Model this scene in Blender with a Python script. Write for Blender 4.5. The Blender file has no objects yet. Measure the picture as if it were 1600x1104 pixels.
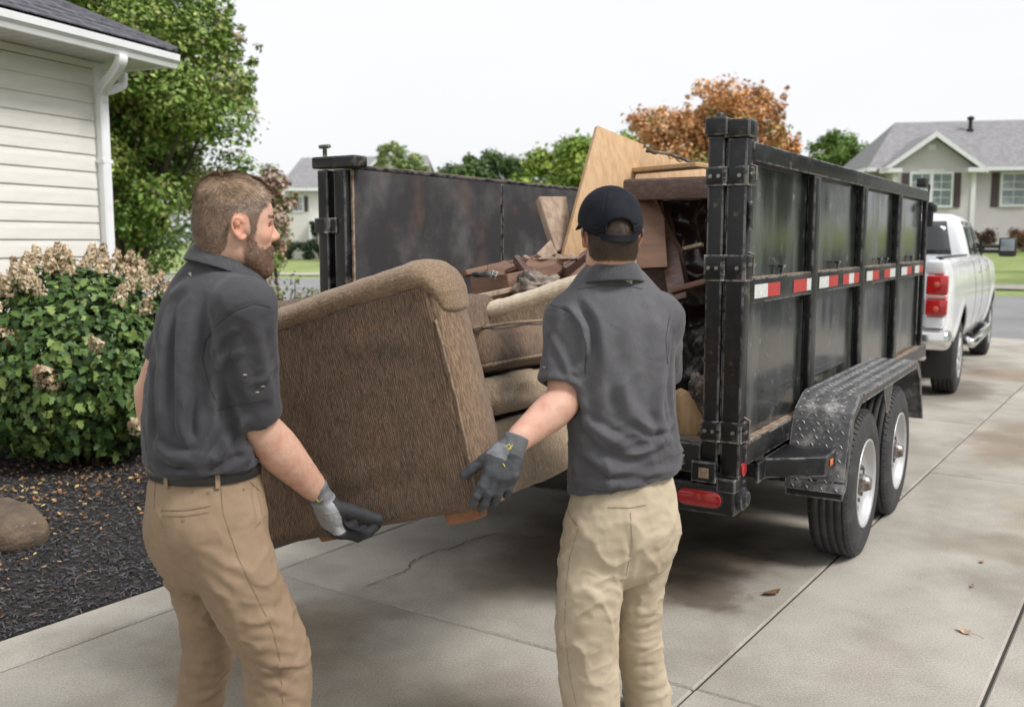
import bpy, bmesh, math, random
import numpy as np
from mathutils import Vector, Matrix, Euler
from mathutils.bvhtree import BVHTree
from mathutils.noise import noise as mnoise

SC = bpy.context.scene
COL = SC.collection
RNG = np.random.default_rng(7)
random.seed(7)
R = math.radians

# ---------------------------------------------------------------- camera, sky, sun, exposure
FPX = 1513.0
PITCH = R(6.52)
CAMH = 1.65
cam_d = bpy.data.cameras.new('camera')
cam_d.sensor_width = 36.0
cam_d.lens = 36.0 * FPX / 1600.0
cam_d.clip_end = 2000
cam_d.clip_start = 0.05
cam_d.dof.use_dof = True
cam_d.dof.focus_distance = 3.5
cam_d.dof.aperture_fstop = 3.2
cam = bpy.data.objects.new('camera', cam_d)
cam.location = (0, 0, CAMH)
cam.rotation_euler = (R(90) - PITCH, 0, 0)
COL.objects.link(cam)
SC.camera = cam

SUN_EL, SUN_AZ = R(50), R(118)          # azimuth measured from +Y towards +X
w = bpy.data.worlds.new('World')
SC.world = w
w.use_nodes = True
nt = w.node_tree
for n in list(nt.nodes): nt.nodes.remove(n)
sky = nt.nodes.new('ShaderNodeTexSky')
sky.sky_type = 'NISHITA'
sky.sun_disc = False
sky.sun_elevation = SUN_EL
sky.sun_rotation = SUN_AZ
sky.air_density = 1.0
sky.dust_density = 6.0
hs = nt.nodes.new('ShaderNodeHueSaturation')
hs.inputs['Saturation'].default_value = 0.12
mixw = nt.nodes.new('ShaderNodeMix'); mixw.data_type = 'RGBA'
mixw.inputs[0].default_value = 0.86
# closed white cloud deck with faint tone
tcw = nt.nodes.new('ShaderNodeTexCoord'); nzw = nt.nodes.new('ShaderNodeTexNoise'); nzw.inputs['Scale'].default_value = 2.2; nzw.inputs['Detail'].default_value = 5
mpw = nt.nodes.new('ShaderNodeMapping'); mpw.inputs['Scale'].default_value = (1, 1, 3); crw = nt.nodes.new('ShaderNodeMix'); crw.data_type = 'RGBA'
crw.inputs[6].default_value = (7.9, 8.05, 8.3, 1); crw.inputs[7].default_value = (9.0, 9.1, 9.25, 1)
nt.links.new(tcw.outputs['Generated'], mpw.inputs[0]); nt.links.new(mpw.outputs[0], nzw.inputs['Vector']); nt.links.new(nzw.outputs['Fac'], crw.inputs[0]); nt.links.new(crw.outputs[2], mixw.inputs[7])
bgn = nt.nodes.new('ShaderNodeBackground')
bgn.inputs[1].default_value = 0.1
out = nt.nodes.new('ShaderNodeOutputWorld')
nt.links.new(sky.outputs[0], hs.inputs['Color'])
nt.links.new(hs.outputs[0], mixw.inputs[6])
nt.links.new(mixw.outputs[2], bgn.inputs[0])
nt.links.new(bgn.outputs[0], out.inputs[0])

sd = bpy.data.lights.new('sun', 'SUN')
sd.energy = 2.7
sd.angle = R(18)
sd.color = (1.0, 0.97, 0.93)
sun = bpy.data.objects.new('sun', sd)
_d = Vector((math.sin(SUN_AZ) * math.cos(SUN_EL), math.cos(SUN_AZ) * math.cos(SUN_EL), math.sin(SUN_EL)))
sun.rotation_euler = (-_d).to_track_quat('-Z', 'Y').to_euler()
COL.objects.link(sun)

SC.view_settings.view_transform = 'Standard'
SC.view_settings.look = 'None'
SC.view_settings.exposure = 0.34
SC.view_settings.gamma = 1.0
SC.view_settings.use_curve_mapping = False
SC.render.engine = 'CYCLES'
SC.render.resolution_x = 1024
SC.render.resolution_y = 706

# ---------------------------------------------------------------- geometry of the place
def ray(x, y):
    a = (x - 800) / FPX; b = -(y - 552) / FPX
    return np.array([a, math.cos(PITCH) + b * math.sin(PITCH), -math.sin(PITCH) + b * math.cos(PITCH)])
def at(x, y, Y):
    r = ray(x, y); return np.array([0, 0, CAMH]) + r * Y / r[1]

class Frame:
    """horizontal frame: u forward (azimuth az), v to its right, z up"""
    def __init__(s, ox, oy, az):
        a = R(az)
        s.o = np.array([ox, oy, 0.0]); s.az = a
        s.u = np.array([math.sin(a), math.cos(a), 0]); s.v = np.array([math.cos(a), -math.sin(a), 0])
    def __call__(s, u, v, z=0.0):
        return s.o + s.u * u + s.v * v + np.array([0, 0, z])
DR = Frame(0, 0, 34.3)        # driveway
TR = Frame(0.96, 4.0, 31.46)  # trailer

# ---------------------------------------------------------------- object helpers
WM = {}
def wm(o): return WM.get(o.name, Matrix.Identity(4))

def thing(name, label, cat, loc=(0, 0, 0), rotz=0.0, group=None, kind=None):
    o = bpy.data.objects.new(name, None)
    COL.objects.link(o)
    o.empty_display_size = 0.2
    o.location = loc
    o.rotation_euler = (0, 0, rotz)
    WM[o.name] = Matrix.Translation(Vector(loc)) @ Matrix.Rotation(rotz, 4, 'Z')
    if label: o['label'] = label
    if cat: o['category'] = cat
    if group: o['group'] = group
    if kind: o['kind'] = kind
    return o

def tag(o, label=None, cat=None, group=None, kind=None):
    if label: o['label'] = label
    if cat: o['category'] = cat
    if group: o['group'] = group
    if kind: o['kind'] = kind
    return o

def obj(name, V, F, mat, parent=None, smooth=False, world=True, bevel=0, col=None, kind=None, seg=2, origin=None):
    """one mesh object; V in world coordinates unless world=False (then in the parent's own)"""
    V = np.asarray(V, dtype=np.float64).reshape(-1, 3)
    root = wm(parent) if parent is not None else Matrix.Identity(4)
    o = bpy.data.objects.new(name, None) if False else None
    if world and parent is not None:
        inv = np.array(root.inverted())
        V = V @ inv[:3, :3].T + inv[:3, 3]
    loc = np.zeros(3)
    if origin is None:
        loc = np.array([(V[:, 0].min() + V[:, 0].max()) / 2, (V[:, 1].min() + V[:, 1].max()) / 2, V[:, 2].min()])
        V = V - loc
    me = bpy.data.meshes.new(name)
    if isinstance(F, np.ndarray) and F.ndim == 2:
        nv, nf, k = len(V), len(F), F.shape[1]
        me.vertices.add(nv); me.vertices.foreach_set('co', V.astype(np.float32).ravel())
        me.loops.add(nf * k); me.loops.foreach_set('vertex_index', F.astype(np.int32).ravel())
        me.polygons.add(nf); me.polygons.foreach_set('loop_start', np.arange(0, nf * k, k, dtype=np.int32))
        me.update(calc_edges=True)
    else:
        me.from_pydata([tuple(v) for v in V], [], [tuple(int(i) for i in f) for f in F])
        me.update()
    if smooth:
        me.polygons.foreach_set('use_smooth', np.ones(len(me.polygons), dtype=bool))
    if col is not None:
        a = me.color_attributes.new('col', 'FLOAT_COLOR', 'POINT')
        c = np.ones((len(V), 4), dtype=np.float32); c[:, :3] = np.asarray(col, dtype=np.float32)[:, :3] if np.ndim(col) > 1 and np.shape(col)[1] >= 3 else np.asarray(col)[:, None]
        a.data.foreach_set('color', c.ravel())
    me.materials.append(mat)
    o = bpy.data.objects.new(name, me)
    COL.objects.link(o)
    o.location = tuple(loc)
    if parent is not None:
        o.parent = parent
    WM[o.name] = root @ Matrix.Translation(Vector(loc))
    if bevel:
        m = o.modifiers.new('bevel', 'BEVEL'); m.width = bevel; m.segments = seg; m.limit_method = 'ANGLE'; m.angle_limit = R(40)
        m.harden_normals = False
        me.polygons.foreach_set('use_smooth', np.ones(len(me.polygons), dtype=bool))
    if kind: o['kind'] = kind
    return o

def link_copy(o, parent, mw, label=None):
    c = o.copy()
    COL.objects.link(c)
    c.parent = parent
    root = wm(parent) if parent is not None else Matrix.Identity(4)
    c.matrix_local = root.inverted() @ mw
    WM[c.name] = mw
    return c

def copy_tree(o, parent=None):
    c = o.copy(); COL.objects.link(c); c.parent = parent
    WM[c.name] = wm(o)
    for ch in list(o.children): copy_tree(ch, c)
    return c

# ---------------------------------------------------------------- mesh pieces
class MB:
    def __init__(s): s.V = []; s.F = []; s.n = 0
    def add(s, V, F):
        V = np.asarray(V, float).reshape(-1, 3)
        s.V.append(V); s.F += [tuple(i + s.n for i in f) for f in F]; s.n += len(V); return s
    def box(s, a, b, M=None):
        x0, y0, z0 = np.minimum(a, b); x1, y1, z1 = np.maximum(a, b)
        V = np.array([[x0,y0,z0],[x1,y0,z0],[x1,y1,z0],[x0,y1,z0],[x0,y0,z1],[x1,y0,z1],[x1,y1,z1],[x0,y1,z1]])
        return s.add(V if M is None else M(V), BOXF)
    def fbox(s, fr, u0, u1, v0, v1, z0, z1):
        V = [fr(u, v, z) for z in (z0, z1) for (u, v) in ((u0, v0), (u0, v1), (u1, v1), (u1, v0))]
        return s.add(V, BOXF)
    def hexa(s, P): return s.add(P, BOXF)      # 4 bottom corners ccw, 4 top corners
    def tube(s, pts, rad, n=10, cap=True):
        V, F = tube(pts, rad, n, cap); return s.add(V, F)
    def prism(s, poly, d):
        """extrude polygon (world points) along vector d"""
        P = np.asarray(poly, float); n = len(P)
        V = np.vstack([P, P + np.asarray(d)])
        F = [tuple(range(n))[::-1], tuple(range(n, 2 * n))] + [(i, (i + 1) % n, n + (i + 1) % n, n + i) for i in range(n)]
        return s.add(V, F)
    def out(s): return np.vstack(s.V), s.F
    def obj(s, name, mat, parent=None, **k):
        V, F = s.out(); 
        o = obj(name, V, F, mat, parent, **k)
        bm = bmesh.new(); bm.from_mesh(o.data); bmesh.ops.recalc_face_normals(bm, faces=bm.faces); bm.to_mesh(o.data); bm.free()
        return o
BOXF = [(0,3,2,1),(4,5,6,7),(0,1,5,4),(1,2,6,5),(2,3,7,6),(3,0,4,7)]

def tube(pts, rad, n=10, cap=True):
    P = np.asarray(pts, float); m = len(P)
    rad = np.broadcast_to(np.asarray(rad, float), (m,)) if np.ndim(rad) < 2 else np.asarray(rad)
    T = np.gradient(P, axis=0); T /= np.linalg.norm(T, axis=1)[:, None] + 1e-12
    up = np.array([0, 0, 1.0]) if abs(T[0][2]) < 0.9 else np.array([1.0, 0, 0])
    N = np.cross(up, T[0]); N /= np.linalg.norm(N)
    V = []
    for i in range(m):
        N = N - T[i] * (N @ T[i]); N /= np.linalg.norm(N) + 1e-12
        B = np.cross(T[i], N)
        a = np.arange(n) * 2 * math.pi / n
        V.append(P[i] + rad[i] * (np.cos(a)[:, None] * N + np.sin(a)[:, None] * B))
    V = np.vstack(V)
    F = [(i*n+j, i*n+(j+1)%n, (i+1)*n+(j+1)%n, (i+1)*n+j) for i in range(m-1) for j in range(n)]
    if cap: F += [tuple(range(n))[::-1], tuple(range((m-1)*n, m*n))]
    return V, F

def lathe(profile, o, axis, n=32, closed=False):
    """profile: (distance along axis, radius)"""
    o = np.asarray(o, float); ax = np.asarray(axis, float); ax /= np.linalg.norm(ax)
    up = np.array([0, 0, 1.0]) if abs(ax[2]) < 0.9 else np.array([1.0, 0, 0])
    N = np.cross(up, ax); N /= np.linalg.norm(N); B = np.cross(ax, N)
    a = np.arange(n) * 2 * math.pi / n
    V = np.vstack([o + ax * h + r * (np.cos(a)[:, None] * N + np.sin(a)[:, None] * B) for h, r in profile])
    m = len(profile)
    F = [(i*n+j, (i+1)*n+j, (i+1)*n+(j+1)%n, i*n+(j+1)%n) for i in range(m-1) for j in range(n)]
    if closed: F += [((m-1)*n+j, j, (j+1)%n, (m-1)*n+(j+1)%n) for j in range(n)]
    return V, F

def catmull(P, k=6):
    P = np.asarray(P, float)
    Q = np.vstack([2 * P[0] - P[1], P, 2 * P[-1] - P[-2]])
    out = []
    for i in range(1, len(Q) - 2):
        for j in range(k):
            t = j / k
            out.append(0.5 * ((2*Q[i]) + (-Q[i-1]+Q[i+1])*t + (2*Q[i-1]-5*Q[i]+4*Q[i+1]-Q[i+2])*t*t + (-Q[i-1]+3*Q[i]-3*Q[i+1]+Q[i+2])*t**3))
    out.append(P[-1]); return np.array(out)

# value noise, vectorised
_PERM = np.random.default_rng(3).random(65536)
def vnoise(P, scale=1.0, seed=0):
    Q = np.asarray(P, float) * scale + 100.0 + seed * 17.3
    I = np.floor(Q).astype(np.int64); f = Q - I; f = f * f * (3 - 2 * f)
    def h(a, b, c): return _PERM[(a * 73856093 ^ b * 19349663 ^ c * 83492791) & 65535]
    r = 0
    for dx in (0, 1):
        for dy in (0, 1):
            for dz in (0, 1):
                wgt = (f[:, 0] if dx else 1 - f[:, 0]) * (f[:, 1] if dy else 1 - f[:, 1]) * (f[:, 2] if dz else 1 - f[:, 2])
                r = r + wgt * h(I[:, 0] + dx, I[:, 1] + dy, I[:, 2] + dz)
    return r * 2 - 1

# ---------------------------------------------------------------- materials
def mat(name, c, rough=0.6, metal=0.0, spec=0.5, c2=None, nscale=6.0, contrast=(0.35, 0.65), detail=6, stretch=(1, 1, 1),
        c3=None, n3=1.5, con3=(0.5, 0.7), f3=1.0, bump=0.0, bscale=60.0, bstretch=None, bdist=0.01, r2=None, coat=0.0,
        attr=False, attrmul=False, wear_glint=None, grain=None, cord=None, trans=0.0, sss=0.0, alpha=1.0, sheen=0.0, coord='Object', emis=None, rot=None, bump2=0, b2scale=10):
    m = bpy.data.materials.new(name); m.use_nodes = True
    nt = m.node_tree; N = nt.nodes; L = nt.links
    b = N['Principled BSDF']
    b.inputs['Roughness'].default_value = rough; b.inputs['Metallic'].default_value = metal
    b.inputs['Specular IOR Level'].default_value = spec
    tc = N.new('ShaderNodeTexCoord'); mp = N.new('ShaderNodeMapping'); mp.inputs['Scale'].default_value = stretch
    if rot: mp.inputs['Rotation'].default_value = rot
    L.new(tc.outputs[coord], mp.inputs['Vector'])
    def noise(scale, det, vec=None):
        n = N.new('ShaderNodeTexNoise'); n.inputs['Scale'].default_value = scale; n.inputs['Detail'].default_value = det
        n.inputs['Roughness'].default_value = 0.6
        L.new(vec or mp.outputs[0], n.inputs['Vector']); return n.outputs['Fac']
    def ramp(f, lo, hi):
        r = N.new('ShaderNodeMapRange'); r.inputs[1].default_value = lo; r.inputs[2].default_value = hi; r.clamp = True
        r.interpolation_type = 'SMOOTHSTEP'
        L.new(f, r.inputs[0]); return r.outputs[0]
    def mix(fac, a, bb, mode='MIX'):
        x = N.new('ShaderNodeMix'); x.data_type = 'RGBA'; x.blend_type = mode
        if isinstance(fac, (int, float)): x.inputs[0].default_value = fac
        else: L.new(fac, x.inputs[0])
        for s, v in ((6, a), (7, bb)):
            if isinstance(v, tuple): x.inputs[s].default_value = v if len(v) == 4 else (*v, 1)
            else: L.new(v, x.inputs[s])
        return x.outputs[2]
    col = (*c, 1)
    if attr:
        a = N.new('ShaderNodeVertexColor'); a.layer_name = 'col'; col = a.outputs[0]
        if attrmul: col = mix(1.0, col, (*c, 1), 'MULTIPLY')
    if c2 is not None:
        f = ramp(noise(nscale, detail), *contrast)
        if attr:
            col = mix(f, col, mix(1.0, col, (*c2, 1), 'MULTIPLY'))
        else: col = mix(f, (*c, 1), (*c2, 1))
        if r2 is not None:
            rr = N.new('ShaderNodeMapRange'); rr.inputs[3].default_value = rough; rr.inputs[4].default_value = r2
            L.new(f, rr.inputs[0]); L.new(rr.outputs[0], b.inputs['Roughness'])
    if c3 is not None:
        f = ramp(noise(n3, 5, tc.outputs[coord]), *con3)
        mm = N.new('ShaderNodeMath'); mm.operation = 'MULTIPLY'; mm.inputs[1].default_value = f3; L.new(f, mm.inputs[0])
        col = mix(mm.outputs[0], col, (*c3, 1))
    if cord is not None:
        # cord = (scale, rotation, colour amount, bump): broken ribs woven into upholstery
        mc = N.new('ShaderNodeMapping'); mc.inputs['Rotation'].default_value = cord[1]; L.new(tc.outputs[coord], mc.inputs['Vector'])
        wv = N.new('ShaderNodeTexWave'); wv.wave_type = 'BANDS'; wv.bands_direction = 'X'; wv.inputs['Scale'].default_value = cord[0]
        wv.inputs['Distortion'].default_value = 5.0; wv.inputs['Detail'].default_value = 3; wv.inputs['Detail Scale'].default_value = .35; L.new(mc.outputs[0], wv.inputs['Vector'])
        mr = N.new('ShaderNodeMapRange'); mr.inputs[3].default_value = 1 - cord[2]; mr.inputs[4].default_value = 1 + cord[2] * .6; L.new(wv.outputs['Fac'], mr.inputs[0])
        vm = N.new('ShaderNodeVectorMath'); vm.operation = 'SCALE'; L.new(mr.outputs[0], vm.inputs['Scale'])
        if isinstance(col, tuple): vm.inputs[0].default_value = col[:3]
        else: L.new(col, vm.inputs[0])
        col = vm.outputs[0]; cordfac = wv.outputs['Fac']
    if grain is not None:
        mr = N.new('ShaderNodeMapRange'); mr.inputs[1].default_value = .3; mr.inputs[2].default_value = .7; mr.inputs[3].default_value = 1 - grain[1]; mr.inputs[4].default_value = 1 + grain[1]
        L.new(noise(grain[0], 2, tc.outputs[coord]), mr.inputs[0])
        vm = N.new('ShaderNodeVectorMath'); vm.operation = 'SCALE'; L.new(mr.outputs[0], vm.inputs['Scale'])
        if isinstance(col, tuple): vm.inputs[0].default_value = col[:3]
        else: L.new(col, vm.inputs[0])
        col = vm.outputs[0]
    if wear_glint is not None:  # pale broken edge colour: worn paint plus painted-in edge highlights
        bv = N.new('ShaderNodeBevel'); bv.samples = 6; bv.inputs['Radius'].default_value = wear_glint[1]
        ge = N.new('ShaderNodeNewGeometry'); dt = N.new('ShaderNodeVectorMath'); dt.operation = 'DOT_PRODUCT'
        L.new(bv.outputs[0], dt.inputs[0]); L.new(ge.outputs['Normal'], dt.inputs[1])
        e = N.new('ShaderNodeMapRange'); e.inputs[1].default_value = .995; e.inputs[2].default_value = .90; L.new(dt.outputs['Value'], e.inputs[0])
        f = ramp(noise(wear_glint[2], 6, tc.outputs[coord]), .38, .60)
        mm = N.new('ShaderNodeMath'); mm.operation = 'MULTIPLY'; L.new(f, mm.inputs[0]); L.new(e.outputs[0], mm.inputs[1])
        col = mix(mm.outputs[0], col, (*wear_glint[0], 1))
    if isinstance(col, tuple): b.inputs['Base Color'].default_value = col
    else: L.new(col, b.inputs['Base Color'])
    last = None
    if bump:
        mp2 = N.new('ShaderNodeMapping'); mp2.inputs['Scale'].default_value = bstretch or (1, 1, 1)
        if rot: mp2.inputs['Rotation'].default_value = rot
        L.new(tc.outputs[coord], mp2.inputs['Vector'])
        bn = N.new('ShaderNodeBump'); bn.inputs['Strength'].default_value = bump; bn.inputs['Distance'].default_value = bdist
        L.new(noise(bscale, 4, mp2.outputs[0]), bn.inputs['Height']); last = bn
        if bump2:
            b3 = N.new('ShaderNodeBump'); b3.inputs['Strength'].default_value = bump2; b3.inputs['Distance'].default_value = bdist * 4
            L.new(noise(b2scale, 3, tc.outputs[coord]), b3.inputs['Height']); L.new(b3.outputs[0], bn.inputs['Normal'])
        if cord is not None:
            b4 = N.new('ShaderNodeBump'); b4.inputs['Strength'].default_value = cord[3]; b4.inputs['Distance'].default_value = .003
            L.new(cordfac, b4.inputs['Height']); L.new(bn.outputs[0], b4.inputs['Normal']); bn = b4
        L.new(bn.outputs[0], b.inputs['Normal'])
    if coat: b.inputs['Coat Weight'].default_value = coat; b.inputs['Coat Roughness'].default_value = 0.05
    if trans: b.inputs['Transmission Weight'].default_value = trans
    if sss:
        b.inputs['Subsurface Weight'].default_value = sss; b.inputs['Subsurface Radius'].default_value = (0.01, 0.004, 0.002)
        b.inputs['Subsurface Scale'].default_value = 1.0
    if sheen: b.inputs['Sheen Weight'].default_value = sheen; b.inputs['Sheen Roughness'].default_value = 0.4
    if emis: b.inputs['Emission Color'].default_value = (*emis, 1); b.inputs['Emission Strength'].default_value = 1
    m['b'] = 1
    return m

M = {}
M['concrete'] = mat('concrete', (0.455, 0.425, 0.378), 0.85, c2=(0.325, 0.298, 0.258), nscale=1.9, detail=9, contrast=(0.3, 0.70), c3=(0.22, 0.185, 0.15), n3=1.1, con3=(0.52, 0.76), f3=0.6, grain=(110, .19), bump=1.0, bscale=260, bdist=0.005)
M['joint'] = mat('joint_filler', (0.035, 0.032, 0.028), 0.95)
M['lawn'] = mat('lawn', (0.19, 0.25, 0.07), 0.9, c2=(0.26, 0.32, 0.11), nscale=0.8, bump=0.6, bscale=30, bdist=0.03, c3=(0.07, 0.12, 0.02), n3=0.15)
M['asphalt'] = mat('asphalt', (0.23, 0.23, 0.235), 0.9, c2=(0.18, 0.18, 0.185), nscale=0.5, bump=0.3, bscale=80)
M['mulch_soil'] = mat('mulch_soil', (0.012, 0.011, 0.011), 1.0, c2=(0.03, 0.025, 0.022), nscale=30, bump=1.0, bscale=50, bdist=0.02)
M['mulch'] = mat('mulch_chip', (1, 1, 1), 0.85, attr=True)
M['leaf'] = mat('leaf', (1, 1, 1), 0.55, attr=True, spec=0.35, c2=(0.75, 0.8, 0.7), nscale=25)
M['drylf'] = mat('dry_leaf', (0.35, 0.19, 0.08), 0.7, c2=(0.2, 0.1, 0.04), nscale=30)
M['bark'] = mat('bark', (0.09, 0.065, 0.05), 0.9, c2=(0.04, 0.03, 0.025), nscale=12, stretch=(1, 1, 0.25), bump=0.8, bscale=25, bstretch=(1, 1, 0.2), bdist=0.03)
M['twig'] = mat('twig', (0.12, 0.08, 0.05), 0.85, c2=(0.06, 0.04, 0.03), nscale=20)
M['stone'] = mat('fieldstone', (0.16, 0.115, 0.075), 0.85, c2=(0.075, 0.055, 0.042), nscale=7, contrast=(0.3, 0.65), c3=(0.3, 0.24, 0.17), n3=14, con3=(0.58, 0.72), f3=0.7, bump=0.9, bscale=28, bdist=0.02)
M['siding'] = mat('vinyl_siding', (0.74, 0.72, 0.675), 0.5, c2=(0.68, 0.66, 0.615), nscale=2.5, stretch=(1, 1, 6), bump=0.15, bscale=50, bstretch=(1, 1, 8), bdist=0.003)
M['siding2'] = mat('beige_siding', (0.63, 0.60, 0.615), 0.6, c2=(0.59, 0.56, 0.575), nscale=1)
M['siding3'] = mat('cream_siding', (0.72, 0.70, 0.66), 0.6, c2=(0.66, 0.64, 0.6), nscale=1)
M['white'] = mat('white_trim', (0.80, 0.81, 0.83), 0.4, c2=(0.72, 0.73, 0.74), nscale=5, contrast=(0.45, 0.75))
M['soffit'] = mat('soffit_vinyl', (0.6, 0.59, 0.57), 0.55)
M['block'] = mat('foundation_block', (0.36, 0.33, 0.30), 0.9, c2=(0.26, 0.24, 0.22), nscale=6, bump=0.6, bscale=90)
M['shingle'] = mat('asphalt_shingle', (0.085, 0.085, 0.10), 0.95, c2=(0.045, 0.045, 0.055), nscale=14, bump=0.6, bscale=200, bdist=0.004, c3=(0.14, 0.14, 0.16), n3=6)
M['shingle2'] = mat('weathered_shingle', (0.25, 0.245, 0.255), 0.95, c2=(0.19, 0.187, 0.195), nscale=3, c3=(0.3, 0.295, 0.3), n3=8, stretch=(1, 1, 3))
M['shutter'] = mat('shutter_paint', (0.075, 0.05, 0.055), 0.6)
M['wglass'] = mat('window_glass', (0.16, 0.20, 0.22), 0.08, c2=(0.34, 0.38, 0.4), nscale=1.3, spec=0.8)
M['dark'] = mat('dark_void', (0.02, 0.02, 0.022), 0.8)

# ================================================================ terrain, driveway, street
def smooth01(x): x = np.clip(x, 0, 1); return x * x * (3 - 2 * x)
def terrain_h(s, t):
    wgt = 0.4 + 0.6 * smooth01((t + 50) / 38)
    up = np.maximum(0, s - 21); up = np.where(up > 60, 60 + (up - 60) * 0.2, up)
    return 0.05 * up * wgt * smooth01((s - 21) / 6)
def gz(X, Y):
    s = X * DR.u[0] + Y * DR.u[1]; t = X * DR.v[0] + Y * DR.v[1]
    return float(terrain_h(np.array([s]), np.array([t]))[0])

sv = np.concatenate([np.linspace(-60, 16, 26), np.linspace(18, 60, 22), np.linspace(66, 700, 26)])
tv = np.concatenate([np.linspace(-500, -70, 16), np.linspace(-64, 64, 33), np.linspace(70, 500, 16)])
S_, T_ = np.meshgrid(sv, tv, indexing='ij')
Hh = terrain_h(S_.ravel(), T_.ravel())
Vt = DR.u[None] * S_.ravel()[:, None] + DR.v[None] * T_.ravel()[:, None]; Vt[:, 2] = Hh - 0.08
ns, ntt = len(sv), len(tv)
ii, jj = np.meshgrid(np.arange(ns - 1), np.arange(ntt - 1), indexing='ij')
a_ = (ii * ntt + jj).ravel()
Ft = np.stack([a_, a_ + ntt, a_ + ntt + 1, a_ + 1], 1)
obj('lawn_ground', Vt, Ft, M['lawn'], smooth=True, kind='structure', origin=1)

def sheet(name, s0, s1, t0, t1, dz, m, nS=20, nT=10, kind='structure'):
    ss = np.linspace(s0, s1, nS); ts = np.linspace(t0, t1, nT)
    A, B = np.meshgrid(ss, ts, indexing='ij')
    V = DR.u[None] * A.ravel()[:, None] + DR.v[None] * B.ravel()[:, None]
    V[:, 2] = terrain_h(A.ravel(), B.ravel()) + dz
    ii, jj = np.meshgrid(np.arange(nS - 1), np.arange(nT - 1), indexing='ij'); a = (ii * nT + jj).ravel()
    return obj(name, V, np.stack([a, a + nT, a + nT + 1, a + 1], 1), m, smooth=True, kind=kind)
sheet('street', 18.75, 27.5, -90, 90, -0.02, M['asphalt'], 8, 40)
sheet('side_street', 27.5, 47, 0.2, 13, -0.02, M['asphalt'], 12, 6)
sheet('sidewalk', 29.5, 31.0, -80, -1, -0.03, M['concrete'], 4, 30)

driveway = thing('driveway', None, None, kind='structure')
cols = {(-3.95, -3.672): [-3, -0.2, 1.6, 3.23, 5.3, 7.4, 9.6, 12, 15, 18.7],
        (-3.66, -1.386): [-3, -0.2, 3.23, 6.6, 9.6, 12.8, 15.8, 18.7],
        (-1.374, -0.481): [-3, 0.2, 3.225, 7.36, 10.6, 13.8, 18.7],
        (-0.469, 1.6): [-3, 0.2, 3.6, 7.36, 10.6, 13.8, 18.7],
        (1.612, 3.6): [-3, 0.4, 3.9, 7.4, 10.8, 14, 18.7]}
# the narrow column only splits off near the camera: beyond s = 7.36 the two right columns are one slab wide
for (t0, t1), js in cols.items():
    for k in range(len(js) - 1):
        s0, s1 = js[k] + 0.005, js[k + 1] - 0.005
        if (t0, t1) == (-1.374, -0.481) and s0 > 7: continue
        tt0 = -1.374 if ((t0, t1) == (-0.469, 1.6) and s0 > 7) else t0
        b = MB(); dz = random.uniform(-0.003, 0.003)
        e = 0.008
        P = []
        for (ds, z) in ((0, -0.1), (0, -e), (e, 0)):
            for (s_, t_) in ((s0 + ds, tt0 + ds), (s0 + ds, t1 - ds), (s1 - ds, t1 - ds), (s1 - ds, tt0 + ds)):
                P.append(DR(s_, t_, z + dz))
        F = [(i, (i + 1) % 4, 4 + (i + 1) % 4, 4 + i) for i in range(4)] + [(4 + i, 4 + (i + 1) % 4, 8 + (i + 1) % 4, 8 + i) for i in range(4)] + [(8, 9, 10, 11)]
        b.add(P, F); b.obj('concrete_slab', M['concrete'], driveway)
b = MB(); b.fbox(DR, -3, 18.72, -3.95, 3.6, -0.3, -0.014); b.obj('joint_filler', M['joint'], driveway)
# the hairline crack and the pale curb strip at the far end
def ribbon(pts, wd, z):
    V = []; P = np.array(pts)
    for i in range(len(P)):
        d = P[min(i + 1, len(P) - 1)] - P[max(i - 1, 0)]; n = np.array([-d[1], d[0], 0]); n /= np.linalg.norm(n) + 1e-9
        ww = wd * (0.5 + random.random()) if 0 < i < len(P) - 1 else wd * 0.1
        V += [P[i] + n * ww + [0, 0, z], P[i] - n * ww + [0, 0, z]]
    return V, [(2*i, 2*i+1, 2*i+3, 2*i+2) for i in range(len(P) - 1)]
cr = catmull([DR(3.3, -3.13), DR(3.62, -3.12), DR(3.72, -3.17), DR(3.95, -3.19), DR(4.02, -3.145), DR(4.2, -3.15), DR(4.4, -3.1)], 8)
cr = cr + np.column_stack([RNG.normal(0, .005, len(cr)), RNG.normal(0, .005, len(cr)), np.zeros(len(cr))])
V, F = ribbon(cr, 0.003, 0.0045); obj('crack', V, F, M['joint'], driveway)
# damp and rusty stains in the concrete are wear with a shape of their own
stain = mat('damp_concrete', (0.17, 0.145, 0.118), 0.6, c2=(0.25, 0.222, 0.185), nscale=5, contrast=(0.4, 0.62), bump=0.4, bscale=220, bdist=0.004)
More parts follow.
